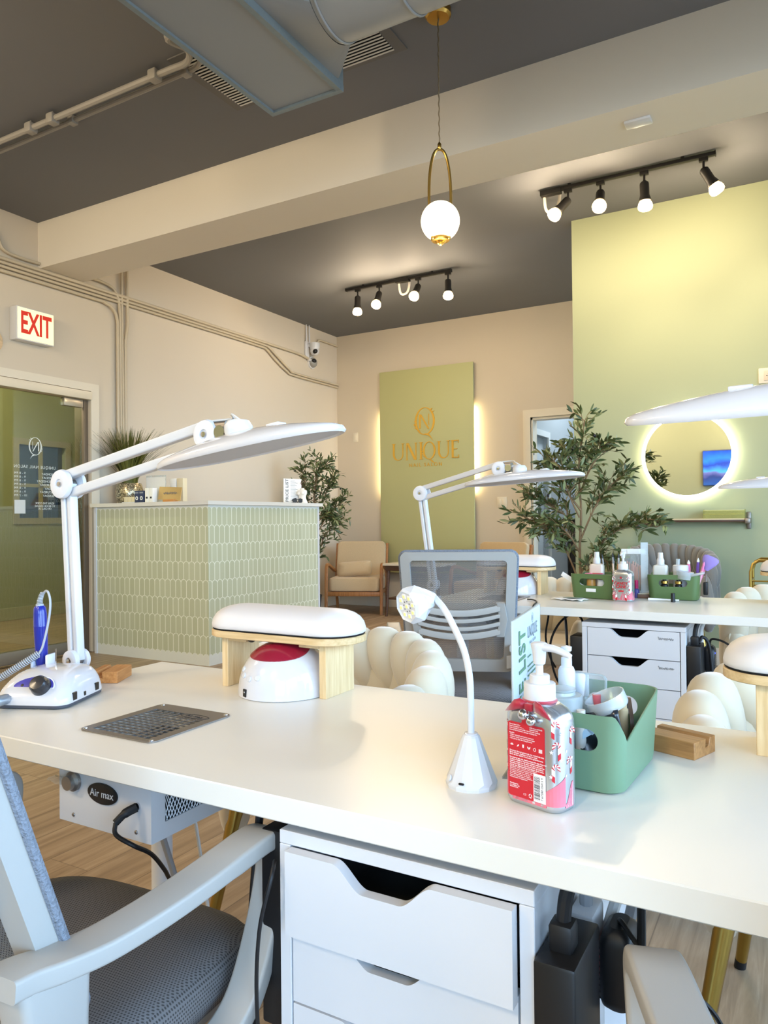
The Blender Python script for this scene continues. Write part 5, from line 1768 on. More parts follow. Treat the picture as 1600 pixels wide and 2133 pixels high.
# ---------------------------------------------------------------- long-arm LED lamps
def arm_lamp(label, base, rz, j0, j1, j2, head_c, roll=12, tilt=0.0, yaw=0.0, cable=True):
    """coordinates are local to the clamp: x along the arm, z up"""
    t = thing('desk_lamp', label, 'desk lamp', base, rz, group='clamped LED table lamps')
    def V(p): return Vector(p)
    mb = MB()
    mb.box((-0.028, -0.03, -0.080), (0.012, 0.03, -0.066), 0.003); mb.box((-0.031, -0.03, -0.080), (-0.0185, 0.03, 0.016), 0.003); mb.box((-0.028, -0.03, 0.001), (0.035, 0.03, 0.016), 0.003)
    mb.cyl((0.0, 0, -0.066), (0.0, 0, -0.045), 0.012); mb.cyl((0.0, 0, 0.016), (0.0, 0, 0.05), 0.019)
    mb.build('clamp', m_white, t)
    def disc_at(c, r0, r1=None, w=0.024, name='joint_cover'):
        for s in (-1, 1):
            m_ = MB(); m_.M = Matrix.Translation(c) @ Matrix.Rotation(s * PI / 2, 4, 'X')
            m_.lathe([(r0, w - 0.010), (r0 * 1.02, w - 0.006), (r0 * 0.95, w), (r0 * 0.6, w + 0.003), (r0 * 0.34, w + 0.002), (r0 * 0.30, w - 0.001), (0.0, w - 0.001)], 36)
            o = m_.build(name, m_frost, t)
            m_ = MB(); m_.M = Matrix.Translation(c) @ Matrix.Rotation(s * PI / 2, 4, 'X')
            m_.lathe([(0.0055, w - 0.001), (0.0055, w + 0.003), (0.0, w + 0.0035)], 14)
            m_.build('screw', m_chrome, o)
    def bars(p, q, off, name, bt):
        d = (q - p).normalized()
        n = Vector((d.z, 0, -d.x))
        for s in (-1, 1):
            m_ = MB()
            a, b = p + n * off * s, q + n * off * s
            m_.band([a, b], 0.020, bt, (0, 1, 0))
            m_.build(name, m_white, t)
    J0, J1, J2 = V(j0), V(j1), V(j2)
    disc_at(J0, 0.024, w=0.020)
    bars(J0, J1, 0.0105, 'lower_arm', 0.015)
    disc_at(J1, 0.033, w=0.024)
    bars(J1, J2, 0.0215, 'upper_arm', 0.021)
    disc_at(J2, 0.029, w=0.022)
    m_ = MB()
    for c in (J0, J1, J2):
        m_.cyl(c + Vector((0, -0.02, 0)), c + Vector((0, 0.02, 0)), 0.012, n=16)
    m_.band([J2 + Vector((-0.01, 0, 0.004)), J2 + Vector((0.048, 0, 0.004))], 0.034, 0.040, (0, 1, 0))
    m_.build('joint_core', m_steel, t)
    K = J2 + Vector((0.040, 0, 0.002))
    m_ = MB().cyl(K + Vector((0, -0.024, 0)), K + Vector((0, 0.024, 0)), 0.013, n=18)
    m_.build('pivot_bolt', m_chrome, t)
    H = V(head_c)
    tp = H + Vector((-0.010, 0, 0.036))
    m_ = MB().tube(catmull([K, K + Vector((0.03, 0, 0.004)), tp + Vector((-0.012, 0, 0.004)), tp], 5), 0.010, 12)
    m_.lathe([(0.012, -0.022), (0.024, -0.018), (0.027, -0.004), (0.027, 0.006), (0.020, 0.016), (0.0, 0.018)], 24, tuple(tp))
    m_.build('neck', m_white, t)
    hd = MB()
    RM = Matrix.Translation(H) @ Matrix.Rotation(R(yaw), 4, 'Z') @ Matrix.Rotation(R(-tilt), 4, 'Y') @ Matrix.Rotation(R(roll), 4, 'X')
    hd.M = RM
    a, b = 0.243, 0.060
    def lp_(k, z):
        return [(x, y, z - 0.010 * (x / a) ** 2) for x, y in superell(a * k, b * k ** 1.0, 2.6, 60)]
    def lp2(ka, kb, z):
        return [(x, y, z) for x, y in superell(a * ka, b * kb, 2.25, 60)]
    hd.loft([lp2(0.955, 0.90, -0.006), lp2(0.985, 0.96, -0.010), lp2(1.0, 1.0, -0.006), lp2(0.985, 0.975, 0.001), lp2(0.93, 0.91, 0.0065), lp2(0.80, 0.80, 0.0130), lp2(0.60, 0.62, 0.0205), lp2(0.38, 0.40, 0.0270), lp2(0.14, 0.15, 0.0305)], cap=True)
    ho = hd.build('lamp_head', m_gloss, t, ang=60)
    df = MB(); df.M = RM
    df.loft([lp2(0.95, 0.88, -0.0062), lp2(0.95, 0.88, -0.0075), lp2(0.5, 0.4, -0.008)])
    df.build('diffuser', mat('lamp_diffuser', (198, 198, 202), 0.5), ho, ang=60)
    sw = MB(); sw.M = RM
    sw.box((0.075, -0.012, 0.024), (0.105, 0.012, 0.0305), 0.002)
    sw.build('touch_button', m_white, ho)
    if cable:
        m_ = MB().tube(catmull([J2 + Vector((0.0, 0.0, 0.028)), J2 + Vector((0.05, 0.004, 0.030)), tp + Vector((-0.02, 0.004, 0.030)), tp + Vector((0.005, 0.0, 0.016))], 6), 0.0024, 6)
        m_.build('cable', m_cordw, t)
    return t
m_frost = mat('translucent_cover', (222, 222, 226), 0.35, noise=0.01)
arm_lamp('white LED arm lamp clamped at the table end behind the drill machine', (-1.445, 1.115, T1), 0.0,
         (0.012, 0, 0.055), (-0.012, 0, 0.452), (0.432, -0.012, 0.534), (0.526, -0.030, 0.503), roll=1, tilt=5.5, yaw=-6)
arm_lamp('white LED arm lamp at the far table end, seen past the mesh chair', (-1.402, 2.885, T2), 0.0,
         (0.011, 0, 0.065), (-0.040, 0, 0.459), (0.3655, -0.12, 0.5415), (0.471, -0.165, 0.497), roll=-4, tilt=3.0, yaw=-3)
arm_lamp('white LED lamp head reaching in over the near table, before the mirror', (0.540, 1.10, T1), PI,
         (0.012, 0, 0.055), (-0.012, 0, 0.452), (0.380, 0, 0.560), (0.520, 0.0, 0.511), roll=-10, tilt=-1.0)
arm_lamp('white LED lamp head reaching in low beside the mirror edge, above the shelf', (0.260, 3.20, T2), PI,
         (0.012, 0, 0.055), (-0.012, 0, 0.442), (0.30, 0, 0.51), (0.310, 0.0, 0.470), roll=-6, tilt=-1.0)
# ---------------------------------------------------------------- slotted wooden phone blocks
def phone_block(label, loc, rz, m):
    t_ = MB()
    L, W, H = 0.088, 0.066, 0.026
    # profile across the slot (YZ), extruded along X
    prof = [(-W / 2, 0.0), (W / 2, 0.0), (W / 2, H), (W / 2 - 0.016, H), (W / 2 - 0.020, H * 0.52), (W / 2 - 0.031, H * 0.46), (W / 2 - 0.029, H), (-W / 2, H)]
    t_.prism(prof, -L / 2, L / 2, 'YZ')
    o = t_.build('phone_block', m, ang=20)
    bv = o.modifiers.new('b', 'BEVEL'); bv.width = 0.0012; bv.segments = 2
    o.location = loc; o.rotation_euler = (0, 0, rz)
    return tag(o, label, 'phone stand', 'slotted wooden phone blocks')
phone_block('orange-brown slotted wooden block at the table end, behind the vent grille', (-1.405, 1.186, T1), R(118), m_beech)
phone_block('brown slotted wooden block beside the green caddy on the near table', (-0.176, 1.237, T1), R(-20), m_oak)

# ---------------------------------------------------------------- electric nail drill and handpiece
dm_ = thing('nail_drill', 'white electric nail drill with blue panel and black dial on the near table', 'nail drill', (-1.357, 0.994, T1), R(23))
mb = MB()
def dl(z, w, d, r, oy=0.0, n=7):
    return [(x, y, z) for x, y in rrect(w, d, r, n, 0, oy)]
mb.loft([dl(0.002, 0.148, 0.160, 0.022), dl(0.0025, 0.152, 0.164, 0.024), dl(0.008, 0.153, 0.165, 0.024)])
mb.build('base', mat('drill_base_gray', (74, 78, 88), 0.45), dm_)
mb = MB()
mb.loft([dl(0.008, 0.153, 0.165, 0.024), dl(0.012, 0.154, 0.166, 0.024), dl(0.022, 0.152, 0.162, 0.026, 0.001), dl(0.036, 0.146, 0.150, 0.028, 0.006), dl(0.048, 0.136, 0.132, 0.030, 0.012), dl(0.057, 0.122, 0.112, 0.030, 0.018), dl(0.0625, 0.102, 0.090, 0.028, 0.022), dl(0.065, 0.07, 0.062, 0.025, 0.024)])
body = mb.build('housing', m_gloss, dm_, ang=50)
fn_ = Vector((0.0, -0.80, 0.60))
O_ = (0.006, -0.0625, 0.0395)
mb = MB(); mb.M = frame_axes(O_, fn_)
eg = [(0.044 * cos(2 * PI * k / 40) * (1.0 if cos(2 * PI * k / 40) < 0 else 0.92) - 0.004, (0.0225 + 0.004 * cos(2 * PI * k / 40)) * sin(2 * PI * k / 40)) for k in range(40)]
mb.loft([[(x, y, -0.006) for x, y in eg], [(x, y, 0.001) for x, y in eg], [(x * 0.95, y * 0.92, 0.0016) for x, y in eg]])
pn = mb.build('panel', m_indigo, dm_)
mb = MB(); mb.M = frame_axes(O_, fn_)
nn = 32
mb.ring([(0.014 + 0.0245 * cos(2 * PI * k / nn), 0.0245 * 0.86 * sin(2 * PI * k / nn)) for k in range(nn)], [(0.014 + 0.0225 * cos(2 * PI * k / nn), 0.0225 * 0.86 * sin(2 * PI * k / nn)) for k in range(nn)], 0.0010, 0.0024, 'XY')
mb.build('dial_scale', m_paper, pn)
mb = MB(); mb.M = frame_axes((O_[0], O_[1], O_[2]), fn_)
mb.lathe([(0.0195, 0.001), (0.0195, 0.006), (0.018, 0.011), (0.0175, 0.018), (0.014, 0.023), (0.0, 0.025)], 32, (0.012, 0, 0))
mb.build('dial_knob', mat('dial_black', (40, 40, 44), 0.25, spec=0.7), dm_)
mb = MB(); mb.M = frame_axes(O_, fn_)
mb.lathe([(0.0035, 0.001), (0.003, 0.002), (0, 0.0022)], 14, (-0.030, 0.003, 0))
mb.build('indicator', m_black, pn)
for y0, w_ in ((-0.052, 0.016), (-0.010, 0.009), (0.036, 0.016)):
    MB().box((0.0725, y0, 0.011), (0.0775, y0 + w_, 0.011 + (0.016 if w_ > 0.01 else 0.009)), 0.001, 1).build('port', m_black, dm_)
ho = MB()
for i in range(2):
    for j in range(3):
        ho.sphere((-0.052 + 0.012 * i, -0.022 + 0.016 * j, 0.0575 - 0.002 * (1 - i)), (0.0022, 0.0022, 0.0012), 10, 6)
ho.build('bit_holes', m_dark, dm_)
MB().cyl((-0.010, 0.035, 0.06), (-0.010, 0.035, 0.099), 0.0014, n=8).build('drill_bit', m_chrome, dm_)
mb = MB()
for k in range(4):
    x = -0.066 + 0.006 * k
    mb.tube(catmull([(x, -0.060, 0.034), (x - 0.001, -0.066, 0.027), (x - 0.002, -0.0745, 0.020)], 4), 0.0018, 6)
mb.build('vent_ribs', m_white, dm_)
mb = MB()
for s in (-1, 1):
    mb.box((-0.058 + s * 0.017 - 0.003, 0.05, 0.045), (-0.058 + s * 0.017 + 0.003, 0.085, 0.082), 0.004)
mb.box((-0.078, 0.05, 0.045), (-0.038, 0.085, 0.052), 0.004)
mb.build('cradle', mat('cradle_clear', (226, 228, 236), 0.2), dm_)
jk = MB(); jk.M = frame_axes((-0.045, -0.083, 0.020), (-0.25, -1, 0.0))
jk.lathe([(0.0095, -0.004), (0.0105, 0.0), (0.0105, 0.020), (0.009, 0.030), (0.006, 0.040), (0.003, 0.044)], 20)
jk.build('cord_plug', mat('plug_silver', (170, 178, 186), 0.3, metal=0.6), dm_)

hp = thing('drill_handpiece', 'royal blue drill handpiece standing in the white drill cradle', 'handpiece', (-1.440, 1.033, T1 + 0.053))
tl = Matrix.Rotation(R(-3), 4, 'Y')
mb = MB(); mb.M = tl
mb.lathe([(0.0, 0.0), (0.010, 0.002), (0.0125, 0.012), (0.0135, 0.05), (0.0142, 0.085), (0.0146, 0.0865), (0.0146, 0.089), (0.0142, 0.090), (0.0138, 0.115), (0.0125, 0.128), (0.010, 0.132), (0.0, 0.132)], 28)
mb.build('grip', m_blue, hp)
mb = MB(); mb.M = tl
mb.lathe([(0.008, 0.132), (0.008, 0.135), (0.0075, 0.136)], 20)
q = []
for k in range(80):
    a = 2 * PI * k / 10
    u = k / 79
    q.append((0.0055 * cos(a) * (1 - 0.2 * u) + 0.012 * u * u, 0.0055 * sin(a) * (1 - 0.2 * u), 0.135 + 0.026 * u))
mb.tube(q, 0.0014, 5)
mb.build('strain_relief', m_coil, hp)
mb = MB()
P0 = Vector((0.018, 0, 0.160))
pth = catmull([(0.002, 0, 0.156), (0.014, 0, 0.165), (0.026, -0.002, 0.160), (0.034, -0.004, 0.138), (0.030, -0.006, 0.10), (0.020, -0.012, 0.05), (0.012, -0.016, 0.032)], 6)
mb.tube(pth, 0.0024, 6)
A_, B_ = Vector((0.012, -0.016, 0.032)), Vector((-0.052, -0.080, -0.024))
ax = (B_ - A_).normalized(); e1 = ax.orthogonal().normalized(); e2 = ax.cross(e1)
q = []
n = 300
for k in range(n):
    a = 2 * PI * k / 12
    q.append(A_ + (B_ - A_) * (k / (n - 1)) + (e1 * cos(a) + e2 * sin(a)) * 0.0068)
mb.tube(q, 0.0014, 5)
mb.build('coiled_cord', m_coil, hp)

# ---------------------------------------------------------------- gooseneck lamp
gn = thing('gooseneck_lamp', 'small white faceted gooseneck LED lamp in the middle of the near table', 'gooseneck lamp', (-0.401, 0.945, T1))
mb = MB()
def poly(n, r, z, ph=0.0):
    return [(r * cos(2 * PI * k / n + ph), r * sin(2 * PI * k / n + ph), z) for k in range(n)]
mb.loft([poly(14, 0.0345, 0.0), poly(14, 0.0355, 0.004), poly(14, 0.0355, 0.006, 0.0), poly(14, 0.0345, 0.010, 0.22), poly(14, 0.0125, 0.066, 0.22), poly(14, 0.0105, 0.069, 0.22)])
bo = mb.build('base', m_white, gn, ang=10)
MB().lathe([(0.0092, 0.069), (0.0092, 0.071), (0.006, 0.0715)], 20).build('collar', m_gloss, gn)
mb = MB()
mb.box((-0.004, -0.0368, 0.010), (0.004, -0.0335, 0.0128), 0.001, 1)
mb.build('charge_port', m_black, bo)
mb = MB(); mb.M = frame_axes((-0.021, -0.027, 0.0145), (-0.6, -0.75, 0.3)); mb.lathe([(0.0042, -0.001), (0.0042, 0.001), (0.0, 0.0012)], 18)
mb.build('power_button', m_white, bo)
stem = catmull([(0, 0, 0.066), (0.0, 0, 0.105), (-0.001, 0, 0.145), (-0.008, 0, 0.180), (-0.020, -0.001, 0.208), (-0.040, 0.006, 0.236), (-0.058, 0.018, 0.248), (-0.068, 0.028, 0.2515)], 8)
MB().tube(stem, 0.0047, 14).build('stem', m_white, gn)
hc = Vector((-0.084, -0.006, 0.2435))
fd = Vector((-0.42, -0.86, -0.20)).normalized()
mb = MB(); mb.M = frame_axes(tuple(hc), fd)
mb.loft([poly(8, 0.006, -0.040), poly(8, 0.0165, -0.026, 0.2), poly(8, 0.028, -0.004, 0.59), poly(8, 0.0262, 0.010, 0.2), poly(8, 0.0232, 0.0135, 0.2), poly(8, 0.0222, 0.0125, 0.2), poly(8, 0.0215, 0.011, 0.2)])
hd_ = mb.build('lamp_head', m_white, gn, ang=10)
pos = [(0, 0)] + [(0.0145 * cos(2 * PI * k / 8 + 0.2), 0.0145 * sin(2 * PI * k / 8 + 0.2)) for k in range(8)]
m_chip = mat('led_chip', (236, 232, 130), 0.4, emit=(250, 240, 150), estr=0.35)
for x, y in pos:
    mb = MB(); mb.M = frame_axes(tuple(hc), fd)
    mb.box((x - 0.0034, y - 0.0034, 0.010), (x + 0.0034, y + 0.0034, 0.0118), 0.0006, 1)
    o = mb.build('led_seat', m_paper, hd_)
    mb = MB(); mb.M = frame_axes(tuple(hc), fd)
    mb.box((x - 0.0022, y - 0.0022, 0.0118), (x + 0.0022, y + 0.0022, 0.0126), 0.0004, 1)
    o2 = mb.build('led_chip', m_chip, hd_)
mb = MB(); mb.M = frame_axes(tuple(hc), fd)
for k in range(8):
    a = 2 * PI * (k + 0.5) / 8 + 0.2
    mb.lathe([(0.0011, 0.0105), (0.0011, 0.0116), (0.0, 0.0116)], 8, (0.0075 * cos(a), 0.0075 * sin(a), 0))
mb.build('resistor_dots', m_inkgray, hd_)

# ---------------------------------------------------------------- candy-cane pump bottles
def cane(mb_r, mb_w, o, sx, s, face, flip=1):
    """striped hook lying on a bottle face. face maps (u,v)->3D"""
    pts = [(0.0, -0.95), (0.0, -0.3), (0.0, 0.35)]
    for k in range(1, 9):
        a = PI * k / 8
        pts.append((0.30 - 0.30 * cos(a), 0.35 + 0.42 * sin(a)))
    pts.append((0.60, 0.22))
    C = [Vector((p.x, p.y, 0)) for p in catmull([(x, y, 0) for x, y in pts], 4)]
    n = len(C)
    for i in range(n - 1):
        t = (C[i + 1] - C[i]).normalized()
        nx = Vector((-t.y, t.x, 0))
        w = 0.17
        tgt = mb_r if (i // 4) % 2 == 0 else mb_w
        sl = 0.12
        q = [C[i] + nx * w + t * sl, C[i] - nx * w - t * sl, C[i + 1] - nx * w - t * sl, C[i + 1] + nx * w + t * sl]
        a = [face(o[0] + flip * p.x * s * sx, o[1] + p.y * s) for p in q]
        tgt.f([tgt.v(p) for p in a])

def star(mb, o, r, face):
    P = []
    for k in range(10):
        rr = r if k % 2 == 0 else r * 0.42
        P.append(face(o[0] + rr * sin(PI * k / 5), o[1] + rr * cos(PI * k / 5)))
    mb.f([mb.v(p) for p in P])

def bottle(label, loc, rz, front):
    t = thing('soap_bottle', label, 'pump bottle', loc, rz, group='candy cane pump bottles')
    W, D, H = 0.084, 0.050, 0.128
    mb = MB()
    def bl(z, k, kd=None):
        kd = k if kd is None else kd
        return [(x, y, z) for x, y in rrect(W * k, D * kd, 0.0165 * min(k, kd), 6)]
    mb.loft([bl(0.0, 0.90, 0.86), bl(0.001, 0.94, 0.92), bl(0.005, 0.99, 0.985), bl(0.009, 1, 1), bl(0.104, 1, 1), bl(0.112, 0.985, 0.98), bl(0.119, 0.92, 0.93), bl(0.124, 0.80, 0.85), bl(0.128, 0.60, 0.75), bl(0.131, 0.45, 0.68)])
    body = mb.build('bottle_body', m_foil, t, ang=50)
    dF = lambda u, v: (u, -D / 2 - 0.0004, v)
    dF2 = lambda u, v: (u, -D / 2 - 0.0007, v)
    dS = lambda u, v: (W / 2 + 0.0004, u, v)
    r_, w_, p_ = MB(), MB(), MB()
    # pink swirl print round the foot
    wob = lambda u: 0.024 + 0.012 * sin(u * 130) + 0.004 * sin(u * 310)
    def band_print(face, u0, u1, sgn=1):
        n = 14
        for i in range(n):
            a, b = u0 + (u1 - u0) * i / n, u0 + (u1 - u0) * (i + 1) / n
            p_.f([p_.v(face(a, 0.006)), p_.v(face(b, 0.006)), p_.v(face(b, wob(b))), p_.v(face(a, wob(a)))])
        for i in range(4):
            c = u0 + (u1 - u0) * (i + 0.5) / 4
            g = (u1 - u0) / 4 * 0.16
            w_.f([w_.v((Vector(face(c - g, 0.007)))), w_.v(Vector(face(c + g, 0.007))), w_.v(Vector(face(c + g * 2.2, wob(c) * 0.95))), w_.v(Vector(face(c + g * 0.8, wob(c) * 0.95)))])
    band_print(lambda u, v: (u, -D / 2 - 0.0003, v), -W / 2 + 0.0165, W / 2 - 0.0165)
    band_print(lambda u, v: (W / 2 + 0.0003, u, v), -D / 2 + 0.0165, D / 2 - 0.0165)
    # rounded corner part of the print
    n = 6
    for cx, cy, a0 in ((W / 2 - 0.0165, -D / 2 + 0.0165, -PI / 2), (-W / 2 + 0.0165, -D / 2 + 0.0165, PI)):
        for i in range(n):
            a, b = a0 + PI / 2 * i / n, a0 + PI / 2 * (i + 1) / n
            rr = 0.0165 + 0.0004
            A = lambda q, z: (cx + rr * cos(q), cy + rr * sin(q), z)
            p_.f([p_.v(A(a, 0.009)), p_.v(A(b, 0.009)), p_.v(A(b, 0.030 + 0.003 * i)), p_.v(A(a, 0.027 + 0.003 * i))])
    def corner_face(cx, cy, a0):
        rr = 0.0165 + 0.0005
        return lambda u, v: (cx + rr * cos(a0 + u / rr), cy + rr * sin(a0 + u / rr), v)
    fR = corner_face(W / 2 - 0.0165, -D / 2 + 0.0165, -PI / 4)
    fL = corner_face(-W / 2 + 0.0165, -D / 2 + 0.0165, -3 * PI / 4)
    if not front:
        for z, fl in ((0.108, 1), (0.082, -1), (0.055, 1)):
            cane(r_, w_, (-0.004 if fl > 0 else 0.004, z - 0.004), 1.0, 0.0118, fR, fl)
        for z, fl in ((0.094, 1), (0.058, -1)):
            cane(r_, w_, (0.004, z), 1.0, 0.0115, dS, fl)
        for z, fl in ((0.095, 1), (0.066, -1), (0.040, 1)):
            cane(r_, w_, (-0.002, z), 1.0, 0.0105, fL, fl)
        for o in ((-0.006, 0.076), (0.007, 0.098), (-0.007, 0.046), (0.006, 0.066)):
            star(w_, o, 0.0028, fR); star(w_, o, 0.0024, dS); star(w_, (o[0] * 0.6, o[1]), 0.002, fL)
        # red information label on the broad face
        lb = MB()
        n = 8
        L0, L1, z0, z1 = -0.0320, 0.0240, 0.010, 0.1045
        O = [(x, z) for x, z in rrect(L1 - L0, z1 - z0, 0.004, 4, (L0 + L1) / 2, (z0 + z1) / 2)]
        lb.prism(O, -D / 2 - 0.0008, -D / 2 - 0.0001, 'XZ')
        lo = lb.build('back_label', m_red2, t, smooth=False)
        Y = -D / 2 - 0.0010
        def tx(s, size, x, z, bold=0.0, al='LEFT', line=1.0, nm='label_text'):
            return text(nm, s, size, m_whiteink, lo, (x, Y, z), (1, 0, 0), (0, 0, 1), align=al, ext=0.00005, bold=bold, line=line)
        x0 = L0 + 0.0028
        tx('Hemp Seed Oil is one of the world\'s most perfectly\nbalanced natural oils containing essential fatty\nacids and key amino acids, vitamins and minerals\nessential for healthier, younger looking skin.', 0.0024, x0, 0.0975)
        tx('Benefits\n- Helps replenish and lock in moisture\n- Protects skin\'s natural protective layer\n- Non-greasy fast absorbing formula', 0.0024, x0, 0.0865)
        tx('Directions: Smooth generously over entire body daily.\nMode d\'emploi: Appliquer sur tout le corps.\nModo de uso: Aplicar al humectarse generosamente.', 0.0024, x0, 0.0650, 0.00003)
        tx('For external use only. Avoid contact with eyes. Keep out\nof reach of children. Pour usage externe seulement,\neviter le contact avec les yeux, tenir hors de la portee\ndes enfants. Solo para uso externo. Evite el contacto\ncon los ojos. Mantenga fuera del alcance de los ninos.', 0.0024, x0, 0.0540, 0.00005)
        tx('Ingredients: Water, Glycerin, Cetearyl Alcohol,\nGlyceryl Stearate, Cannabis Sativa Seed Oil,\nPetrolatum, Dimethicone, Stearic Acid,\nTocopheryl Acetate, Ascorbic Acid,\nPanax Ginseng Extract, Aloe Extract,\nFragrance, Triethanolamine, Carbomer,\nMethylparaben, Propylparaben.', 0.0022, x0, 0.0405)
        tx('Distributed by\nLos Angeles, CA\nMade in U.S.A.', 0.0022, x0, 0.0235, 0.00003)
        # icons
        ic = MB()
        for k in range(6):
            cx = L0 + 0.0065 + k * 0.0087
            cz = 0.0752
            if k == 0:
                for q in range(5):
                    a = R(90) + (q - 2) * 0.62
                    c, d = cos(a), sin(a)
                    ic.f([ic.v((cx + (px * c - pz * d), Y, cz - 0.001 + (px * d + pz * c))) for px, pz in ((0, 0), (0.0016, 0.0004), (0.0032, 0), (0.0016, -0.0004))])
            elif k == 5:
                for q in range(4):
                    ic.f([ic.v((cx - 0.0026, Y, cz + 0.0018 - q * 0.0012)), ic.v((cx + 0.0026, Y, cz + 0.0018 - q * 0.0012)), ic.v((cx + 0.0026, Y, cz + 0.0010 - q * 0.0012)), ic.v((cx - 0.0026, Y, cz + 0.0010 - q * 0.0012))])
            elif k == 4:
                nn_ = 16
                ic.ring([(cx + 0.0022 * cos(2 * PI * j / nn_), cz - 0.0003 + 0.0020 * sin(2 * PI * j / nn_)) for j in range(nn_)], [(cx + 0.0017 * cos(2 * PI * j / nn_), cz - 0.0003 + 0.0015 * sin(2 * PI * j / nn_)) for j in range(nn_)], Y, Y + 0.00005, 'XZ')
                ic.f([ic.v((cx, Y, cz + 0.0016)), ic.v((cx + 0.0012, Y, cz + 0.0030)), ic.v((cx + 0.0002, Y, cz + 0.0022))])
            elif k == 2:
                for q in range(3):
                    for sg_ in (-1, 1):
                        ic.f([ic.v((cx, Y, cz - 0.0016 + q * 0.0013)), ic.v((cx + sg_ * 0.0013, Y, cz - 0.0008 + q * 0.0013)), ic.v((cx + sg_ * 0.0010, Y, cz + 0.0004 + q * 0.0013)), ic.v((cx, Y, cz - 0.0004 + q * 0.0013))])
            else:
                for sg_ in ((-1, 1) if k == 3 else (1,)):
                    ic.f([ic.v((cx - (0.0012 if k == 1 else 0), Y, cz - 0.0018)), ic.v((cx + sg_ * 0.0018, Y, cz - 0.0006)), ic.v((cx + sg_ * 0.0024, Y, cz + 0.0018)), ic.v((cx + sg_ * 0.0004, Y, cz + 0.0008))])
        ic.build('label_icons', m_whiteink, lo, smooth=False)
        # barcode
        bc = MB().box((0.0070, -D / 2 - 0.0009, 0.0105), (L1 + 0.001, -D / 2 - 0.0008, 0.0455))
        bo_ = bc.build('barcode_field', m_whiteink, lo, smooth=False)
        bars = MB()
        random.seed(3)
        z = 0.0135
        while z < 0.0425:
            h_ = random.choice((0.0003, 0.0005, 0.0008))
            bars.f([bars.v((0.0082, Y - 0.0001, z)), bars.v((0.0168, Y - 0.0001, z)), bars.v((0.0168, Y - 0.0001, z + h_)), bars.v((0.0082, Y - 0.0001, z + h_))])
            z += h_ + random.choice((0.0003, 0.0005, 0.0007))
        bars.build('bars', m_ink, bo_, smooth=False)
        text('digits', '7 67280 05415 9', 0.0042, m_ink, bo_, (0.0200, Y - 0.0001, 0.028), (0, 0, 1), (-1, 0, 0), ext=0.00005)
        # recycling mark
        rc = MB()
        for q in range(3):
            a = R(90) + q * 2 * PI / 3
            b = a + 1.5
            rc.f([rc.v((0.0022 + rr * cos(x_), Y, 0.0155 + rr * sin(x_))) for rr, x_ in ((0.0032, a), (0.0032, b), (0.0018, b), (0.0018, a))])
        rc.build('recycling_mark', m_whiteink, lo, smooth=False)
        tx('C3', 0.0036, -0.0085, 0.0155)
        # card tag under the bow
        tg = MB().prism([(-0.012, 0.0995), (0.001, 0.0965), (0.002, 0.109), (-0.008, 0.112)], -D / 2 - 0.0013, -D / 2 - 0.0010, 'XZ')
        tg.build('hang_tag', m_red2, t, smooth=False)
    else:
        for z, sg_, fl in ((0.092, -1, 1), (0.092, 1, -1), (0.058, -1, 1), (0.058, 1, -1)):
            cane(r_, w_, (sg_ * 0.032 - fl * 0.003, z), 1.0, 0.013, dF, fl)
        for z, sg_, fl in ((0.022, -1, -1), (0.022, 1, 1)):
            cane(r_, w_, (sg_ * 0.020, z), 1.2, 0.018, dF2, fl)
        for k in range(12):
            star(w_, (-0.024 + 0.016 * (k % 4), 0.048 + 0.024 * (k // 4)), 0.0022, dF)
        Y = -D / 2 - 0.0009
        text('front_title', 'CANDY\nCANE', 0.0165, m_red2, t, (0, Y, 0.068), (1, 0, 0), (0, 0, 1), ext=0.0001, bold=0.0004, line=0.85)
        text('front_line', 'HEMP', 0.0075, m_inkgray, t, (0, Y, 0.088), (1, 0, 0), (0, 0, 1), ext=0.0001)
        MB().box((-0.011, Y, 0.040), (0.011, Y + 0.0003, 0.0465)).build('front_badge', m_red2, t, smooth=False)
        em = MB()
        for q in range(7):
            a = R(90) + (q - 3) * 0.52
            c, d = cos(a), sin(a)
            L_ = 0.010 - 0.0014 * abs(q - 3)
            em.f([em.v((px * c - pz * d, Y, 0.0955 + px * d + pz * c)) for px, pz in ((0, 0), (L_ * 0.5, 0.0011), (L_, 0), (L_ * 0.5, -0.0011))])
        em.build('leaf_emblem', m_red2, t, smooth=False)
    r_.build('red_stripes', m_red2, t, smooth=False)
    w_.build('white_print', m_whiteink, t, smooth=False)
    p_.build('pink_swirl', m_pinkprint, t, smooth=False)
    mb = MB()
    mb.lathe([(0.0175, 0.130), (0.0200, 0.131), (0.0205, 0.134), (0.0200, 0.153), (0.0195, 0.154), (0.013, 0.154), (0.0128, 0.163), (0.012, 0.164), (0.0065, 0.164)], 36)
    mb.build('pump_collar', m_white, t)
    mb = MB()
    mb.lathe([(0.0048, 0.160), (0.0048, 0.176), (0.0075, 0.178), (0.0082, 0.184), (0.0088, 0.193), (0.0105, 0.199), (0.0110, 0.203), (0.0085, 0.205), (0.0, 0.2055)], 28)
    d_ = (1, 0) if not front else (0.2, -0.98)
    sp_ = catmull([(0.0, 0, 0.1985), (0.012 * d_[0], 0.012 * d_[1], 0.1995), (0.026 * d_[0], 0.026 * d_[1], 0.1985), (0.040 * d_[0], 0.040 * d_[1], 0.1945), (0.046 * d_[0], 0.046 * d_[1], 0.1925)], 5)
    mb.tube(sp_, [0.0072 - 0.0034 * i / (len(sp_) - 1) for i in range(len(sp_))], 14, up=(0, 0, 1), flat=(0.8, 1))
    mb.build('pump_head', m_white, t)
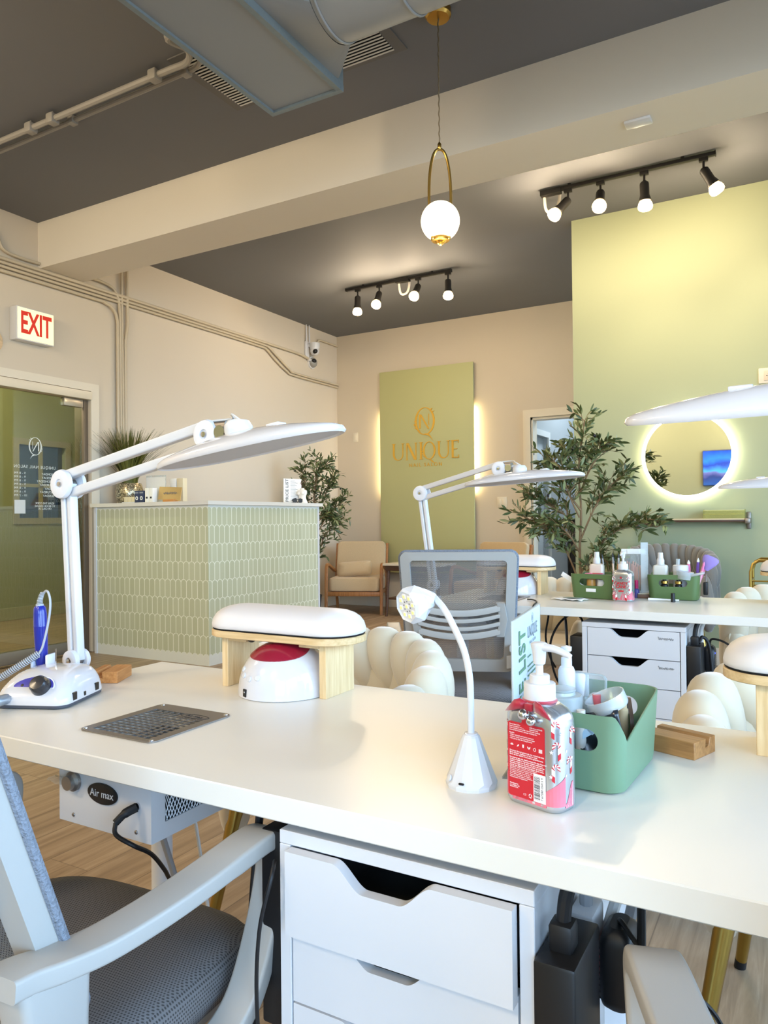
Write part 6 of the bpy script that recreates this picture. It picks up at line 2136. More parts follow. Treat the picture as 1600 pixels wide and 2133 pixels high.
    # satin bow and jingle bells
    if not front:
        bw = MB()
        for s in (-1, 1):
            L_ = [[(s * 0.003, -0.021, 0.131), (s * 0.003, -0.022, 0.123)],
                  [(s * 0.012, -0.0265, 0.1360), (s * 0.013, -0.0275, 0.1225)],
                  [(s * 0.020, -0.0275, 0.1335), (s * 0.022, -0.0285, 0.1195)],
                  [(s * 0.033, -0.0275, 0.1185), (s * 0.0345, -0.0285, 0.1165)]]
            bw.sheet(L_)
        ob = bw.build('satin_bow', m_satin, t, ang=60)
        sd = ob.modifiers.new('s', 'SOLIDIFY'); sd.thickness = 0.0012
        MB().box((-0.006, -0.0265, 0.121), (0.006, -0.0195, 0.131), 0.002).build('bow_knot', m_satin, t)
        rb = MB().tube([(0.0203 * cos(2 * PI * k / 32), 0.0203 * sin(2 * PI * k / 32), 0.1318) for k in range(32)], 0.0022, 8, closed=True)
        rb.build('neck_ribbon', m_satin, t)
        for c in ((-0.002, -0.0335, 0.1185), (0.0095, -0.0335, 0.1120)):
            MB().sphere(c, 0.0072 if c[0] < 0 else 0.0062, 20, 14).build('jingle_bell', m_chrome, t)
    return t
bottle('silver and red candy-cane pump bottle with bow and bells on the near table', (-0.2975, 0.927, T1), R(-17), False)
bottle('candy-cane pump bottle showing its front on the far table, between two green caddies', (-0.651, 3.155, T2), R(-11), True)

# ---------------------------------------------------------------- green caddies
def caddy(label, loc, rz, W, D, H, m, dip, notch=True, group='green plastic caddies'):
    t = thing('storage_caddy', label, 'caddy', loc, rz, group=group)
    n = 10
    def out(z, k, ins=0.0):
        tp = 1.0 + 0.085 * (z / H)
        return rrect(W * 0.93 * tp - 2 * ins, D * 0.93 * tp - 2 * ins, 0.026 - ins * 0.6, n)
    def rim(x, y):
        # ends stay tall, the two long sides dip
        f = y / (D / 2)
        e = abs(x) / (W / 2)
        if e < 0.80:
            return H
        k = min(1.0, (e - 0.80) / 0.12)
        if notch:
            if f > -0.80:
                s = max(0.0, min(1.0, (0.86 - f) / 1.66))
            else:
                s = max(0.0, min(1.0, (f + 0.985) / 0.185))
            s = s if f > 0.9 or f < -0.80 else s
        else:
            s = max(0.0, min(1.0, (0.86 - abs(f)) / 0.3))
        return H - dip * s * k
    loops = []
    zs = [0.0, 0.003, 0.012, 0.3 * H, 0.55 * H]
    for i, z in enumerate(zs):
        ins = (0.006, 0.001, 0, 0, 0)[i]
        loops.append([(x, y, z) for x, y in out(z, 0, ins)])
    def dense(L):
        return L
    top_o = out(H, 0)
    # refine the outline along the straight sides so that the dip can be shaped
    def refine(L, m_=14):
        o = []
        for i in range(len(L)):
            a, b = L[i], L[(i + 1) % len(L)]
            d = math.hypot(b[0] - a[0], b[1] - a[1])
            k = m_ if d > 0.03 else 1
            for j in range(k):
                o.append((a[0] + (b[0] - a[0]) * j / k, a[1] + (b[1] - a[1]) * j / k))
        return o
    loops = []
    for z, ins in ((0.0, 0.006), (0.003, 0.001), (0.012, 0.0), (0.3 * H, 0.0), (0.5 * H, 0.0)):
        loops.append([(x, y, z) for x, y in refine(out(z, 0, ins))])
    tops = refine(top_o)
    for q in (0.75, 1.0):
        L = []
        mid = refine(out(0.5 * H, 0))
        for (x, y), (mx_, my_) in zip(tops, mid):
            rz_ = rim(x, y)
            zz = 0.5 * H + (rz_ - 0.5 * H) * q
            f = (zz - 0.5 * H) / (0.5 * H)
            L.append((mx_ + (x - mx_) * f, my_ + (y - my_) * f, zz))
        loops.append(L)
    th = 0.0026
    last = loops[-1]
    def inset(L, d):
        return [(p[0] - math.copysign(min(d, abs(p[0])), p[0]) * (1 if abs(p[0]) > W * 0.3 else 0.0) , p[1] - math.copysign(min(d, abs(p[1])), p[1]) * (1 if abs(p[1]) > D * 0.36 else 0.0), p[2]) for p in L]
    loops.append([(p[0], p[1], p[2] + 0.0006) for p in inset(last, th * 0.5)])
    loops.append(inset(last, th))
    for L in (loops[5], loops[4], loops[3], loops[2]):
        loops.append(inset(L, th))
    loops.append([(p[0] * 0.96, p[1] * 0.96, 0.004) for p in loops[1]])
    mb = MB().loft(loops)
    o = mb.build('tub', m, t, ang=45)
    c = MB()
    hw = W * 0.27
    c.prism(rrect(2 * hw, 0.030, 0.0149, 8, 0, H - 0.034), -D, D, 'XZ')
    cut(o, [c.build('c', m, t)])
    return t
c1 = caddy('light green caddy full of nail supplies on the near table, beside the red bottle', (-0.272, 1.091, T1), R(-3), 0.146, 0.215, 0.105, m_bin, 0.036)
CN = 'supplies in the near green caddy'
caddy('moss green caddy with a white sticker on the far table', (-0.775, 3.262, T2), R(-10), 0.205, 0.16, 0.105, m_bin2, 0.014, False)
caddy('moss green caddy with brushes and a black clip on the far table', (-0.478, 3.345, T2), R(3), 0.205, 0.17, 0.105, m_bin2, 0.014, False)
stk = MB().box((-0.022, -0.0806, 0.030), (0.022, -0.0796, 0.044))
so = stk.build('sticker', m_paper, smooth=False)
so.parent = [o for o in bpy.data.objects if o.get('label', '').startswith('moss green caddy with a white')][0]
so.location = (-0.004, 0.0022, 0)

# contents of the near caddy
def put(name, label, cat, x, y, z, group=CN):
    return thing(name, label, cat, (x, y, z), group=group)
t = put('acrylic_plate', 'clear rounded plastic plate standing upright in the near green caddy', 'plastic plate', -0.292, 1.135, T1 + 0.045)
mb = MB(); mb.M = Matrix.Rotation(R(-7), 4, 'Z') @ Matrix.Rotation(R(-6), 4, 'X')
mb.prism(rrect(0.060, 0.082, 0.009, 6, 0, 0.041), -0.0012, 0.0012, 'XZ')
mb.build('sheet', m_clear, t)
mb = MB(); mb.M = Matrix.Rotation(R(-7), 4, 'Z') @ Matrix.Rotation(R(-6), 4, 'X')
mb.ring(rrect(0.060, 0.082, 0.009, 6, 0, 0.041), rrect(0.055, 0.077, 0.007, 6, 0, 0.041), -0.0018, 0.0018, 'XZ')
mb.build('bright_edge', m_clearfrost, t)
t = put('clear_jar', 'round clear jar with a frosted lid in the near caddy, behind the bottle', 'jar', -0.303, 1.045, T1 + 0.008)
MB().lathe([(0.0, 0.0), (0.025, 0.0), (0.026, 0.004), (0.026, 0.078), (0.024, 0.082)], 32).build('glass_body', m_clear, t)
MB().lathe([(0.0, 0.002), (0.0235, 0.002), (0.0235, 0.060), (0.0, 0.060)], 24).build('cream_contents', mat('pinkish_cream', (222, 206, 206), 0.6), t)
mb = MB().lathe([(0.0275, 0.083), (0.0290, 0.084), (0.0290, 0.104), (0.0275, 0.1055), (0.019, 0.106), (0.018, 0.110), (0.020, 0.112), (0.020, 0.114), (0.0, 0.1135)], 36)
mb.build('lid', m_clearfrost, t)
t = put('frosted_dish', 'frosted open lid lying tilted on top of the near caddy', 'lid', -0.240, 1.060, T1 + 0.098)
mb = MB(); mb.M = Matrix.Rotation(R(-22), 4, 'Y') @ Matrix.Rotation(R(10), 4, 'X')
mb.loft([[(r * cos(2 * PI * k / 36), r * sin(2 * PI * k / 36), z) for k in range(36)] for r, z in ((0.0275, 0.0), (0.0285, 0.002), (0.0285, 0.018), (0.0272, 0.018), (0.0272, 0.003), (0.0, 0.003))], cap=False)
mb.lathe([(0.0, 0.0), (0.0275, 0.0)], 36, cap=False)
mb.build('shell', m_clearfrost, t)
t = put('foil_sachet', 'dark glossy sachet with a pale rectangle in the near caddy', 'sachet', -0.245, 1.030, T1 + 0.062)
mb = MB()
mb.M = Matrix.Rotation(R(8), 4, 'Z') @ Matrix.Rotation(R(-12), 4, 'Y') @ Matrix.Rotation(R(-10), 4, 'X')
rows = [[(-0.030 + 0.06 * j / 8, -0.003 * sin(j * 0.9 + i), -0.035 + 0.07 * i / 8) for j in range(9)] for i in range(9)]
mb.sheet(rows)
o = mb.build('packet', mat('sachet_black', (36, 40, 46), 0.2, spec=0.7), t, ang=70)
o.modifiers.new('s', 'SOLIDIFY').thickness = 0.002
mb = MB(); mb.M = Matrix.Rotation(R(8), 4, 'Z') @ Matrix.Rotation(R(-12), 4, 'Y') @ Matrix.Rotation(R(-10), 4, 'X')
mb.prism([(-0.010, 0.006), (0.012, 0.018), (0.006, 0.030), (-0.016, 0.014)], -0.0055, -0.0048, 'XZ')
mb.prism([(-0.024, 0.002), (-0.008, 0.008), (-0.006, 0.024), (-0.022, 0.012)], -0.0055, -0.0048, 'XZ')
mb.build('pale_print', mat('sachet_blue', (186, 210, 226), 0.3), t, smooth=False)
t = put('glitter_tube', 'gold glitter tube leaning in the near caddy beside the sachet', 'tube', -0.242, 1.098, T1 + 0.006)
mb = MB(); mb.M = Matrix.Rotation(R(-6), 4, 'Y')
mb.lathe([(0.0, 0.0), (0.0095, 0.0), (0.0095, 0.104), (0.0075, 0.107), (0.0, 0.107)], 20)
mb.build('tube', mat('gold_glitter', (196, 170, 112), 0.3, metal=0.6, noise=0.5, nscale=160), t)
t = put('agate_palette', 'teal agate slice palette standing in the near caddy', 'palette', -0.228, 1.130, T1 + 0.054)
mb = MB(); mb.M = Matrix.Rotation(R(-70), 4, 'Z')
ol = [(0.030 * cos(a) * (1 + 0.06 * sin(3 * a)), 0.042 * sin(a) * (1 + 0.05 * cos(4 * a))) for a in [2 * PI * k / 40 for k in range(40)]]
mb.prism(ol, -0.002, 0.002, 'XZ')
mb.build('slab', mat('agate_teal', (24, 74, 70), 0.15, noise=0.4, nscale=50), t)
mb = MB(); mb.M = Matrix.Rotation(R(-70), 4, 'Z')
mb.ring([(x * 1.02, z * 1.02) for x, z in ol], [(x * 0.95, z * 0.96) for x, z in ol], -0.0026, 0.0026, 'XZ')
mb.build('rim', mat('agate_rim', (96, 74, 58), 0.4, noise=0.4, nscale=80), t)
for k, (x, y, h, mm, ds) in enumerate(((-0.262, 1.078, 0.104, 'rose', 'rose-coloured'), (-0.232, 1.108, 0.100, 'tan', 'tan'), (-0.272, 1.030, 0.092, 'cream', 'pale'))):
    t = put('nail_tube', '%s slim tube standing among the supplies in the near caddy' % ds, 'tube', x, y, T1 + 0.006)
    mc = {'rose': mat('tube_rose', (196, 90, 96), 0.4), 'tan': mat('tube_tan', (196, 170, 130), 0.4), 'cream': mat('tube_cream', (222, 214, 204), 0.4)}[mm]
    MB().lathe([(0.0, 0.0), (0.008, 0.0), (0.008, h - 0.02), (0.006, h - 0.018), (0.006, h), (0.0, h)], 16).build('barrel', mc, t)
t = put('spray_bottle', 'slim white pump bottle standing just behind the bow bottle', 'spray bottle', -0.314, 1.110, T1 + 0.006)
MB().lathe([(0.0, 0.0), (0.0165, 0.0), (0.017, 0.004), (0.017, 0.085), (0.014, 0.092), (0.0085, 0.096), (0.0085, 0.103)], 24).build('body', m_clearfrost, t)
mb = MB().lathe([(0.0125, 0.100), (0.0125, 0.128), (0.0100, 0.134), (0.008, 0.135), (0.0078, 0.148), (0.004, 0.149), (0.004, 0.156), (0.0075, 0.158), (0.008, 0.164), (0.0, 0.166)], 24)
mb.build('pump', m_white, t)
t = put('capped_bottle', 'short white capped bottle beside the bow bottle collar', 'bottle', -0.305, 1.150, T1 + 0.006)
MB().lathe([(0.0, 0.0), (0.016, 0.0), (0.016, 0.075), (0.012, 0.085)], 24).build('body', m_clearfrost, t)
MB().lathe([(0.0135, 0.084), (0.014, 0.086), (0.014, 0.116), (0.012, 0.119), (0.0, 0.120)], 24).build('cap', m_white, t)

# upright price list on the near table
ps = thing('price_list_stand', 'upright white price list card on the near table, behind the candy-cane bottle', 'price list', (-0.372, 1.100, T1), R(98))
PW, PH = 0.225, 0.222
MB().box((-PW / 2, -0.0018, 0.002), (PW / 2, 0.0018, PH), 0.0005, 1).build('acrylic_sheet', m_clear, ps)
MB().box((-PW / 2 + 0.003, -0.0012, 0.004), (PW / 2 - 0.003, 0.0012, PH - 0.002)).build('printed_card', mat('card_cool_white', (232, 236, 238), 0.5), ps, smooth=False)
MB().box((-PW / 2, -0.006, 0.0), (PW / 2, 0.016, 0.003)).build('foot', m_clear, ps, smooth=False)
yy = -0.0022
text('heading', 'PRICE LIST', 0.066, m_inkgreen, ps, (-0.046, yy, 0.117), (0, 0, 1), (-1, 0, 0), space=1.05, ext=0.0002, bold=0.0012, sx=0.52)
text('shop_name', 'UNIQUE', 0.026, m_inkgray, ps, (0.036, yy, 0.188), (1, 0, 0), (0, 0, 1), ext=0.0001, sx=0.85)
text('shop_line', 'NAIL SALON', 0.007, m_inkgray, ps, (0.036, yy, 0.172), (1, 0, 0), (0, 0, 1), ext=0.0001, space=1.4)
mb = MB(); q_mark(mb, 0.036, 0.208, 0.0075, yy - 0.0001, yy, 'XZ'); mb.build('monogram', m_inkgray, ps, smooth=False)
mb = MB()
for k, w_ in enumerate((0.0, 0.03, 0, 0.085, 0.075, 0.085, 0.0, 0.078, 0.066, 0.08, 0.055, 0, 0.085, 0.074, 0.062, 0.085, 0.05, 0.0, 0.07, 0.08)):
    if w_:
        z = 0.158 - k * 0.0072
        x = -0.006
        while x < w_ - 0.010:
            L_ = 0.005 + 0.006 * ((k * 7 + int(x * 1000)) % 5) / 5
            mb.f([mb.v((x, yy, z)), mb.v((x + L_, yy, z)), mb.v((x + L_, yy, z + 0.0026)), mb.v((x, yy, z + 0.0026))])
            x += L_ + 0.0022
mb.build('print_lines', m_inkgreen, ps, smooth=False)

# ---------------------------------------------------------------- far-table things
TW = thing('cuticle_packet', 'flat white and gray packet lying on the far table edge', 'packet', (-0.862, 3.10, T2), R(-14))
mb = MB()
random.seed(21)
mb.sheet([[(-0.07 + 0.14 * j / 8, -0.035 + 0.07 * i / 5, 0.004 + 0.006 * abs(sin(j * 1.1 + i * 0.8))) for j in range(9)] for i in range(6)])
o = mb.build('wrapper', m_paper, TW, ang=60); o.modifiers.new('s', 'SOLIDIFY').thickness = 0.002
MB().prism([(-0.02, -0.02), (0.05, -0.012), (0.055, 0.02), (-0.012, 0.014)], 0.0118, 0.0126).build('print', mat('packet_green', (110, 134, 124), 0.4), TW, smooth=False)
FT = 'supplies in the far caddies'
def spray(label, x, y, col, z=T2 + 0.012, mark=False):
    t = thing('spray_bottle', label, 'spray bottle', (x, y, z), group='spray bottles on the far table')
    MB().loft([[(px, py, zz) for px, py in rrect(0.060 * k, 0.042 * k, 0.010 * k, 5)] for zz, k in ((0.0, 0.96), (0.003, 1.0), (0.122, 1.0), (0.130, 0.9), (0.134, 0.5))]).build('body', col, t)
    MB().lathe([(0.015, 0.133), (0.0155, 0.135), (0.0155, 0.152), (0.0125, 0.160), (0.0115, 0.161), (0.0105, 0.182), (0.010, 0.184), (0.0, 0.184)], 24).build('nozzle', m_white, t)
    if mark:
        mb = MB()
        for zz, w_ in ((0.088, 0.040), (0.072, 0.034)):
            mb.box((-0.014, -0.0216, zz), (-0.014 + w_, -0.0210, zz + 0.006))
        mb.build('red_print', mat('spray_red_print', (206, 110, 96), 0.5), t, smooth=False)
    return t
m_milky = mat('milky_plastic', (214, 212, 202), 0.35)
spray('clear spray bottle with faint red print in the stickered far caddy', -0.790, 3.285, mat('peach_liquid', (222, 206, 188), 0.3), mark=True)
spray('plain milky spray bottle in the brush caddy on the far table', -0.532, 3.330, m_milky, T2 + 0.010)
def brush(label, x, y, z, h, tilt, dirn, mh, mf, mt, r=0.0045, group='brushes in the far caddies'):
    t = thing('nail_brush', label, 'brush', (x, y, z), group=group)
    M_ = Matrix.Rotation(dirn, 4, 'Z') @ Matrix.Rotation(tilt, 4, 'Y')
    mb = MB(); mb.M = M_; mb.lathe([(0.0, 0.0), (r * 0.7, 0.002), (r, h * 0.3), (r * 0.9, h * 0.75)], 14); mb.build('handle', mh, t)
    mb = MB(); mb.M = M_; mb.lathe([(r * 0.9, h * 0.75), (r * 0.95, h * 0.76), (r * 0.75, h * 0.9)], 14); mb.build('ferrule', mf, t)
    mb = MB(); mb.M = M_; mb.lathe([(r * 0.75, h * 0.9), (r * 0.8, h * 0.94), (0.0, h * 1.02)], 14); mb.build('bristles', mt, t)
    return t
m_bk = m_black
brush('black slim brush in the stickered far caddy, next to the spray bottle', -0.755, 3.30, T2 + 0.01, 0.175, R(-5), 0, m_bk, m_steel, m_bk, 0.005)
brush('black brush leaning to the right in the stickered far caddy', -0.735, 3.30, T2 + 0.01, 0.165, R(6), 0, m_bk, m_steel, m_bk, 0.0045)
brush('copper-handled brush in the stickered far caddy, nearest the pump bottle', -0.70, 3.285, T2 + 0.01, 0.180, R(1), 0, mat('copper', (206, 150, 110), 0.3, metal=0.7), m_steel, m_bk, 0.006)
brush('pale copper brush beside the copper one in the stickered caddy', -0.718, 3.295, T2 + 0.01, 0.182, R(-2), 0, mat('pale_copper', (214, 186, 160), 0.3, metal=0.4), m_steel, m_bk, 0.005)
t = thing('pink_dish', 'pink shallow dish on top of the stickered far caddy', 'dish', (-0.790, 3.235, T2 + 0.094), group=FT)
MB().lathe([(0.0, 0.0), (0.030, 0.002), (0.040, 0.012), (0.037, 0.012), (0.028, 0.005), (0.0, 0.004)], 28).build('bowl', mat('pink_plastic', (226, 120, 150), 0.4), t)
t = thing('nail_file', 'white nail file sticking out of the stickered far caddy', 'nail file', (-0.845, 3.245, T2 + 0.045), group=FT)
mb = MB(); mb.M = Matrix.Rotation(R(-58), 4, 'Y'); mb.box((-0.010, -0.002, -0.03), (0.010, 0.002, 0.105), 0.0015); mb.build('board', m_paper, t)
t = thing('black_tray', 'small black tray resting in the stickered far caddy', 'tray', (-0.715, 3.235, T2 + 0.086), group=FT)
MB().box((-0.045, -0.03, 0.0), (0.045, 0.03, 0.014), 0.003).build('tray', m_black, t)
for x, lab, mm in ((-0.80, 'amber lidded jar seen through the handle hole of the stickered caddy', mat('amber_jar', (190, 140, 70), 0.3)), (-0.755, 'white jar seen through the handle hole of the stickered caddy', m_paper)):
    t = thing('small_jar', lab, 'jar', (x, 3.225, T2 + 0.03), group=FT)
    MB().lathe([(0.0, 0), (0.019, 0.0), (0.020, 0.02), (0.018, 0.05), (0.0, 0.052)], 20).build('jar', mm, t)
# ruler on a wooden base
t = thing('ruler_stand', 'clear upright ruler on a wooden base between the far caddies', 'ruler', (-0.597, 3.325, T2), R(12))
MB().box((-0.030, -0.03, 0.0), (0.030, 0.03, 0.016), 0.002).build('wooden_base', wood('walnut_block', (96, 62, 42), (122, 84, 58), 0.5, 'X'), t)
MB().box((-0.028, -0.028, 0.0165), (0.028, 0.028, 0.021), 0.001).build('pale_top', m_velvet, t)
MB().box((-0.015, -0.002, 0.018), (0.015, 0.002, 0.238), 0.0005, 1).build('blade', m_clearfrost, t)
mk = MB()
for k in range(40):
    L_ = 0.012 if k % 5 == 0 else 0.007
    mk.box((0.015 - L_, -0.0024, 0.03 + k * 0.005), (0.015, -0.0020, 0.0306 + k * 0.005))
mk.build('tick_marks', mat('tick_green', (90, 120, 110), 0.6), t, smooth=False)
# bagged nail tips behind the pump bottle
for k, (x, y, rz_) in enumerate(((-0.655, 3.36, 8), (-0.632, 3.365, 14))):
    t = thing('nail_tip_rack', 'clear cabinet of nail tips with white header behind the far pump bottle, %s one' % ('outer', 'inner')[k], 'display rack', (x, y, T2), R(rz_), 'nail tip racks')
    MB().prism([(-0.04, 0.0), (0.04, 0.0), (0.018, 0.19), (-0.03, 0.19)], -0.004, 0.004, 'XZ').build('clear_panel', m_clear, t)
    MB().box((-0.045, -0.006, 0.185), (0.032, 0.006, 0.208), 0.003).build('header', m_paper, t)
    pe = MB()
    for q in range(5):
        pe.box((-0.022 + 0.009 * q, -0.0062, 0.03), (-0.016 + 0.009 * q, -0.0045, 0.155 - 0.006 * q), 0.001, 1)
    pe.build('tips', mat('tips_rose', (196, 160, 148), 0.3), t)
t = thing('polish_bottle', 'magenta polish bottle between the far pump bottle and the ruler', 'nail polish', (-0.628, 3.31, T2), group=FT)
MB().lathe([(0.0, 0.0), (0.012, 0.0), (0.012, 0.035), (0.006, 0.04)], 18).build('body', mat('polish_violet', (96, 84, 150), 0.2), t)
MB().lathe([(0.0075, 0.04), (0.0075, 0.075), (0.0, 0.077)], 18).build('cap', mat('magenta', (206, 30, 100), 0.3), t)
# right caddy contents
t = thing('white_jar', 'white lidded jar standing in the brush caddy on the far table', 'jar', (-0.452, 3.33, T2 + 0.012), group=FT)
MB().lathe([(0.0, 0.0), (0.029, 0.0), (0.030, 0.004), (0.030, 0.105), (0.031, 0.106), (0.031, 0.128), (0.028, 0.131), (0.0, 0.132)], 32).build('jar', m_white, t)
t = thing('white_tub', 'squat frosted tub tilted on the rim of the brush caddy', 'tub', (-0.432, 3.28, T2 + 0.088), group=FT)
mb = MB(); mb.M = Matrix.Rotation(R(8), 4, 'Y'); mb.lathe([(0.0, 0.0), (0.030, 0.0), (0.033, 0.026), (0.035, 0.026), (0.035, 0.032), (0.0, 0.033)], 32); mb.build('tub', m_clearfrost, t)
t = thing('frosted_flat_box', 'flat frosted lid jutting from the brush caddy toward the clip', 'lid', (-0.382, 3.28, T2 + 0.104), group=FT)
mb = MB(); mb.M = Matrix.Rotation(R(-14), 4, 'Y'); mb.box((-0.028, -0.02, 0.0), (0.030, 0.02, 0.010), 0.004); mb.build('lid', m_clearfrost, t)
t = thing('clear_straw', 'clear stick in the brush caddy behind the white jar', 'stick', (-0.470, 3.36, T2 + 0.012), group=FT)
MB().tube([(0, 0, 0), (0.004, 0, 0.155)], 0.008, 10).build('stick', m_clearfrost, t)
m_pk = mat('brush_pink', (222, 120, 160), 0.35); m_vi = mat('brush_violet', (110, 72, 160), 0.35); m_pu = mat('bristle_lilac', (150, 130, 196), 0.8)
brush('pink-handled brush standing upright in the brush caddy', -0.422, 3.345, T2 + 0.012, 0.150, R(0), 0, m_pk, m_pk, m_paper, 0.008)
brush('violet-handled brush in the brush caddy', -0.395, 3.345, T2 + 0.012, 0.160, R(4), 0, m_vi, m_vi, m_paper, 0.007)
brush('rose slanted brush handle in the brush caddy', -0.395, 3.32, T2 + 0.012, 0.150, R(14), 0, mat('brush_rose', (232, 170, 180), 0.35), m_pk, m_pk, 0.006)
t = thing('dust_brush', 'lilac fan dust brush with pink handle in the brush caddy', 'brush', (-0.405, 3.34, T2 + 0.012), group='brushes in the far caddies')
mb = MB(); mb.M = Matrix.Rotation(R(20), 4, 'Y'); mb.lathe([(0.0, 0.0), (0.007, 0.002), (0.0075, 0.12), (0.009, 0.125)], 14); mb.build('handle', m_pk, t)
mb = MB(); mb.M = Matrix.Rotation(R(24), 4, 'Y')
mb.loft([[(rx * cos(2 * PI * k / 24), ry * sin(2 * PI * k / 24), z) for k in range(24)] for z, rx, ry in ((0.122, 0.009, 0.008), (0.140, 0.020, 0.012), (0.158, 0.030, 0.014), (0.172, 0.033, 0.013), (0.180, 0.029, 0.010), (0.184, 0.018, 0.006))])
mb.build('bristles', m_pu, t)
for x, lab in ((-0.51, 'black polish bottle behind the handle hole of the brush caddy'), (-0.455, 'black and gold bottle behind the handle hole of the brush caddy')):
    t = thing('polish_bottle', lab, 'nail polish', (x, 3.285, T2 + 0.012), group=FT)
    MB().lathe([(0.0, 0.0), (0.014, 0.0), (0.014, 0.05), (0.008, 0.056), (0.008, 0.085), (0.0, 0.086)], 18).build('body', m_black, t)
    MB().lathe([(0.0142, 0.056), (0.0142, 0.066)], 18).build('gold_band', m_brass, t)
t = thing('bulldog_clip', 'black clip hanging on the end of the brush caddy', 'clip', (-0.360, 3.345, T2 + 0.02), group=FT)
MB().box((-0.006, -0.012, 0.0), (0.012, 0.012, 0.055), 0.004).build('jaw', m_black, t)
MB().tube(catmull([(0.003, -0.008, 0.055), (0.006, -0.012, 0.080), (0.006, 0.0, 0.096), (0.006, 0.012, 0.080), (0.003, 0.008, 0.055)], 5), 0.0025, 6).build('wire_handle', m_steel, t)
t = thing('marker_pen', 'white pen with black cap lying before the brush caddy', 'pen', (-0.50, 3.225, T2), R(8))
MB().cyl((-0.065, 0, 0.006), (0.055, 0, 0.005), 0.0055, 0.003, 12).build('barrel', m_paper, t)
mb = MB().cyl((0.0, -0.014, 0.0), (0.0, -0.014, 0.036), 0.009, 0.008, 16)
tag(mb.build('bottle_cap', m_black), 'small black cylinder cap standing in front of the brush caddy', 'cap').location = (-0.465, 3.214, T2)

# ---------------------------------------------------------------- power blocks and cables beside the drawer units
def power_kit(dx, dy, dz, names):
    t = thing('power_brick', names[0], 'power adapter', (-0.2665 + dx, 0.845 + dy, 0.40 + dz), group='black power bricks')
    MB().box((0.001, -0.055, 0.0), (0.048, 0.055, 0.215), 0.004).build('case', m_black, t)
    mb = MB().box((0.010, -0.030, 0.212), (0.038, 0.0, 0.246), 0.006)
    mb.tube(catmull([(0.024, -0.015, 0.24), (0.027, -0.013, 0.27), (0.034, -0.008, 0.292), (0.044, 0.0, 0.2985)], 5), 0.0085, 10)
    mb.build('plug', m_cord, t)
    t2 = thing('plug_adapter', names[1], 'power adapter', (-0.205 + dx, 0.945 + dy, 0.50 + dz), group='plug-in adapters')
    mb = MB().loft([[(x, y, z) for x, y in rrect(0.040 - 2 * i, 0.062 - 2 * i, 0.010, 5)] for z, i in ((0.0, 0.008), (0.006, 0.002), (0.014, 0.0), (0.080, 0.0), (0.092, 0.003), (0.099, 0.010))])
    mb.build('case', m_black, t2)
    rb = MB()
    for k in range(9):
        rb.box((-0.0205, -0.026, 0.012 + k * 0.0075), (0.0205, 0.026, 0.0145 + k * 0.0075), 0.001, 1)
    rb.build('ribs', m_black, t2)
    MB().sphere((0.0202, -0.024, 0.074), (0.001, 0.0016, 0.003), 10, 6).build('indicator_light', mat('led_blue', (60, 80, 255), 0.3, emit=(70, 90, 255), estr=3.0), t2)
    t3 = thing('power_strip', names[2], 'power strip', (-0.2665 + dx, 0.955 + dy, 0.36 + dz), group='power strips')
    MB().box((0.001, -0.028, 0.0), (0.034, 0.028, 0.245), 0.006).build('case', m_white, t3)
    MB().box((0.034, -0.011, 0.165), (0.0365, 0.011, 0.190), 0.001, 1).build('rocker_switch', mat('switch_red', (220, 30, 30), 0.3, emit=(255, 40, 40), estr=0.4), t3)
    so_ = MB()
    for z in (0.03, 0.075):
        so_.box((0.034, -0.008, z), (0.0346, -0.004, z + 0.012)); so_.box((0.034, 0.004, z), (0.0346, 0.008, z + 0.012))
    so_.build('socket_slots', m_dark, t3, smooth=False)
    pl_ = MB().box((0.034, -0.026, 0.045), (0.066, 0.014, 0.092), 0.006)
    pl_.build('gray_plug', mat('plug_gray', (92, 92, 94), 0.5), t3)
    return (-0.2665 + dx, 0.845 + dy, 0.40 + dz)
power_kit(0.0, 0.0, 0.0, ('black power brick fixed on the side of the near drawer unit', 'ribbed black plug adapter with blue light beside the near drawer unit', 'white power strip with red switch behind the near power brick'))
power_kit(-0.105, 2.06, 0.02, ('black power brick fixed on the side of the far drawer unit', 'small ribbed black plug adapter beside the far drawer unit', 'white power strip behind the far black power brick'))
t = thing('power_brick', 'black power brick on the far drawer unit side toward the gray office chair', 'power adapter', (-0.797, 2.92, 0.40), group='black power bricks')
MB().box((-0.0005, -0.05, 0.0), (0.050, 0.05, 0.24), 0.004).build('case', m_black, t)
def cable(label, pts, r, m, name='power_cable', n=8, seg=7):
    return tag(MB().tube(catmull(pts, seg), r, n).build(name, m), label, 'cable')
cable('black cable crossing behind the ribbed adapter at the near drawer unit', [(-0.195, 1.02, 0.695), (-0.185, 0.98, 0.66), (-0.176, 0.93, 0.61), (-0.170, 0.90, 0.57), (-0.165, 0.92, 0.45), (-0.17, 0.98, 0.28), (-0.19, 1.02, 0.008)], 0.0052, m_cord)
cable('thin black cable arching from the ribbed adapter toward the pale armrest', [(-0.205, 0.945, 0.598), (-0.198, 0.925, 0.609), (-0.172, 0.91, 0.590), (-0.13, 0.915, 0.56), (-0.09, 0.94, 0.51), (-0.06, 0.98, 0.38), (-0.08, 1.04, 0.15), (-0.06, 1.10, 0.007)], 0.0030, m_cord)
cable('gray looped cable above the white power strip, near drawer unit', [(-0.249, 0.955, 0.60), (-0.247, 0.957, 0.645), (-0.232, 0.965, 0.685), (-0.212, 0.99, 0.692), (-0.20, 1.03, 0.65), (-0.215, 1.06, 0.55), (-0.24, 1.0, 0.48)], 0.0085, m_cordg)
cable('white cable rising behind the ribbed adapter to the table underside', [(-0.232, 0.975, 0.55), (-0.212, 0.985, 0.62), (-0.18, 1.0, 0.695)], 0.0075, m_cordw)
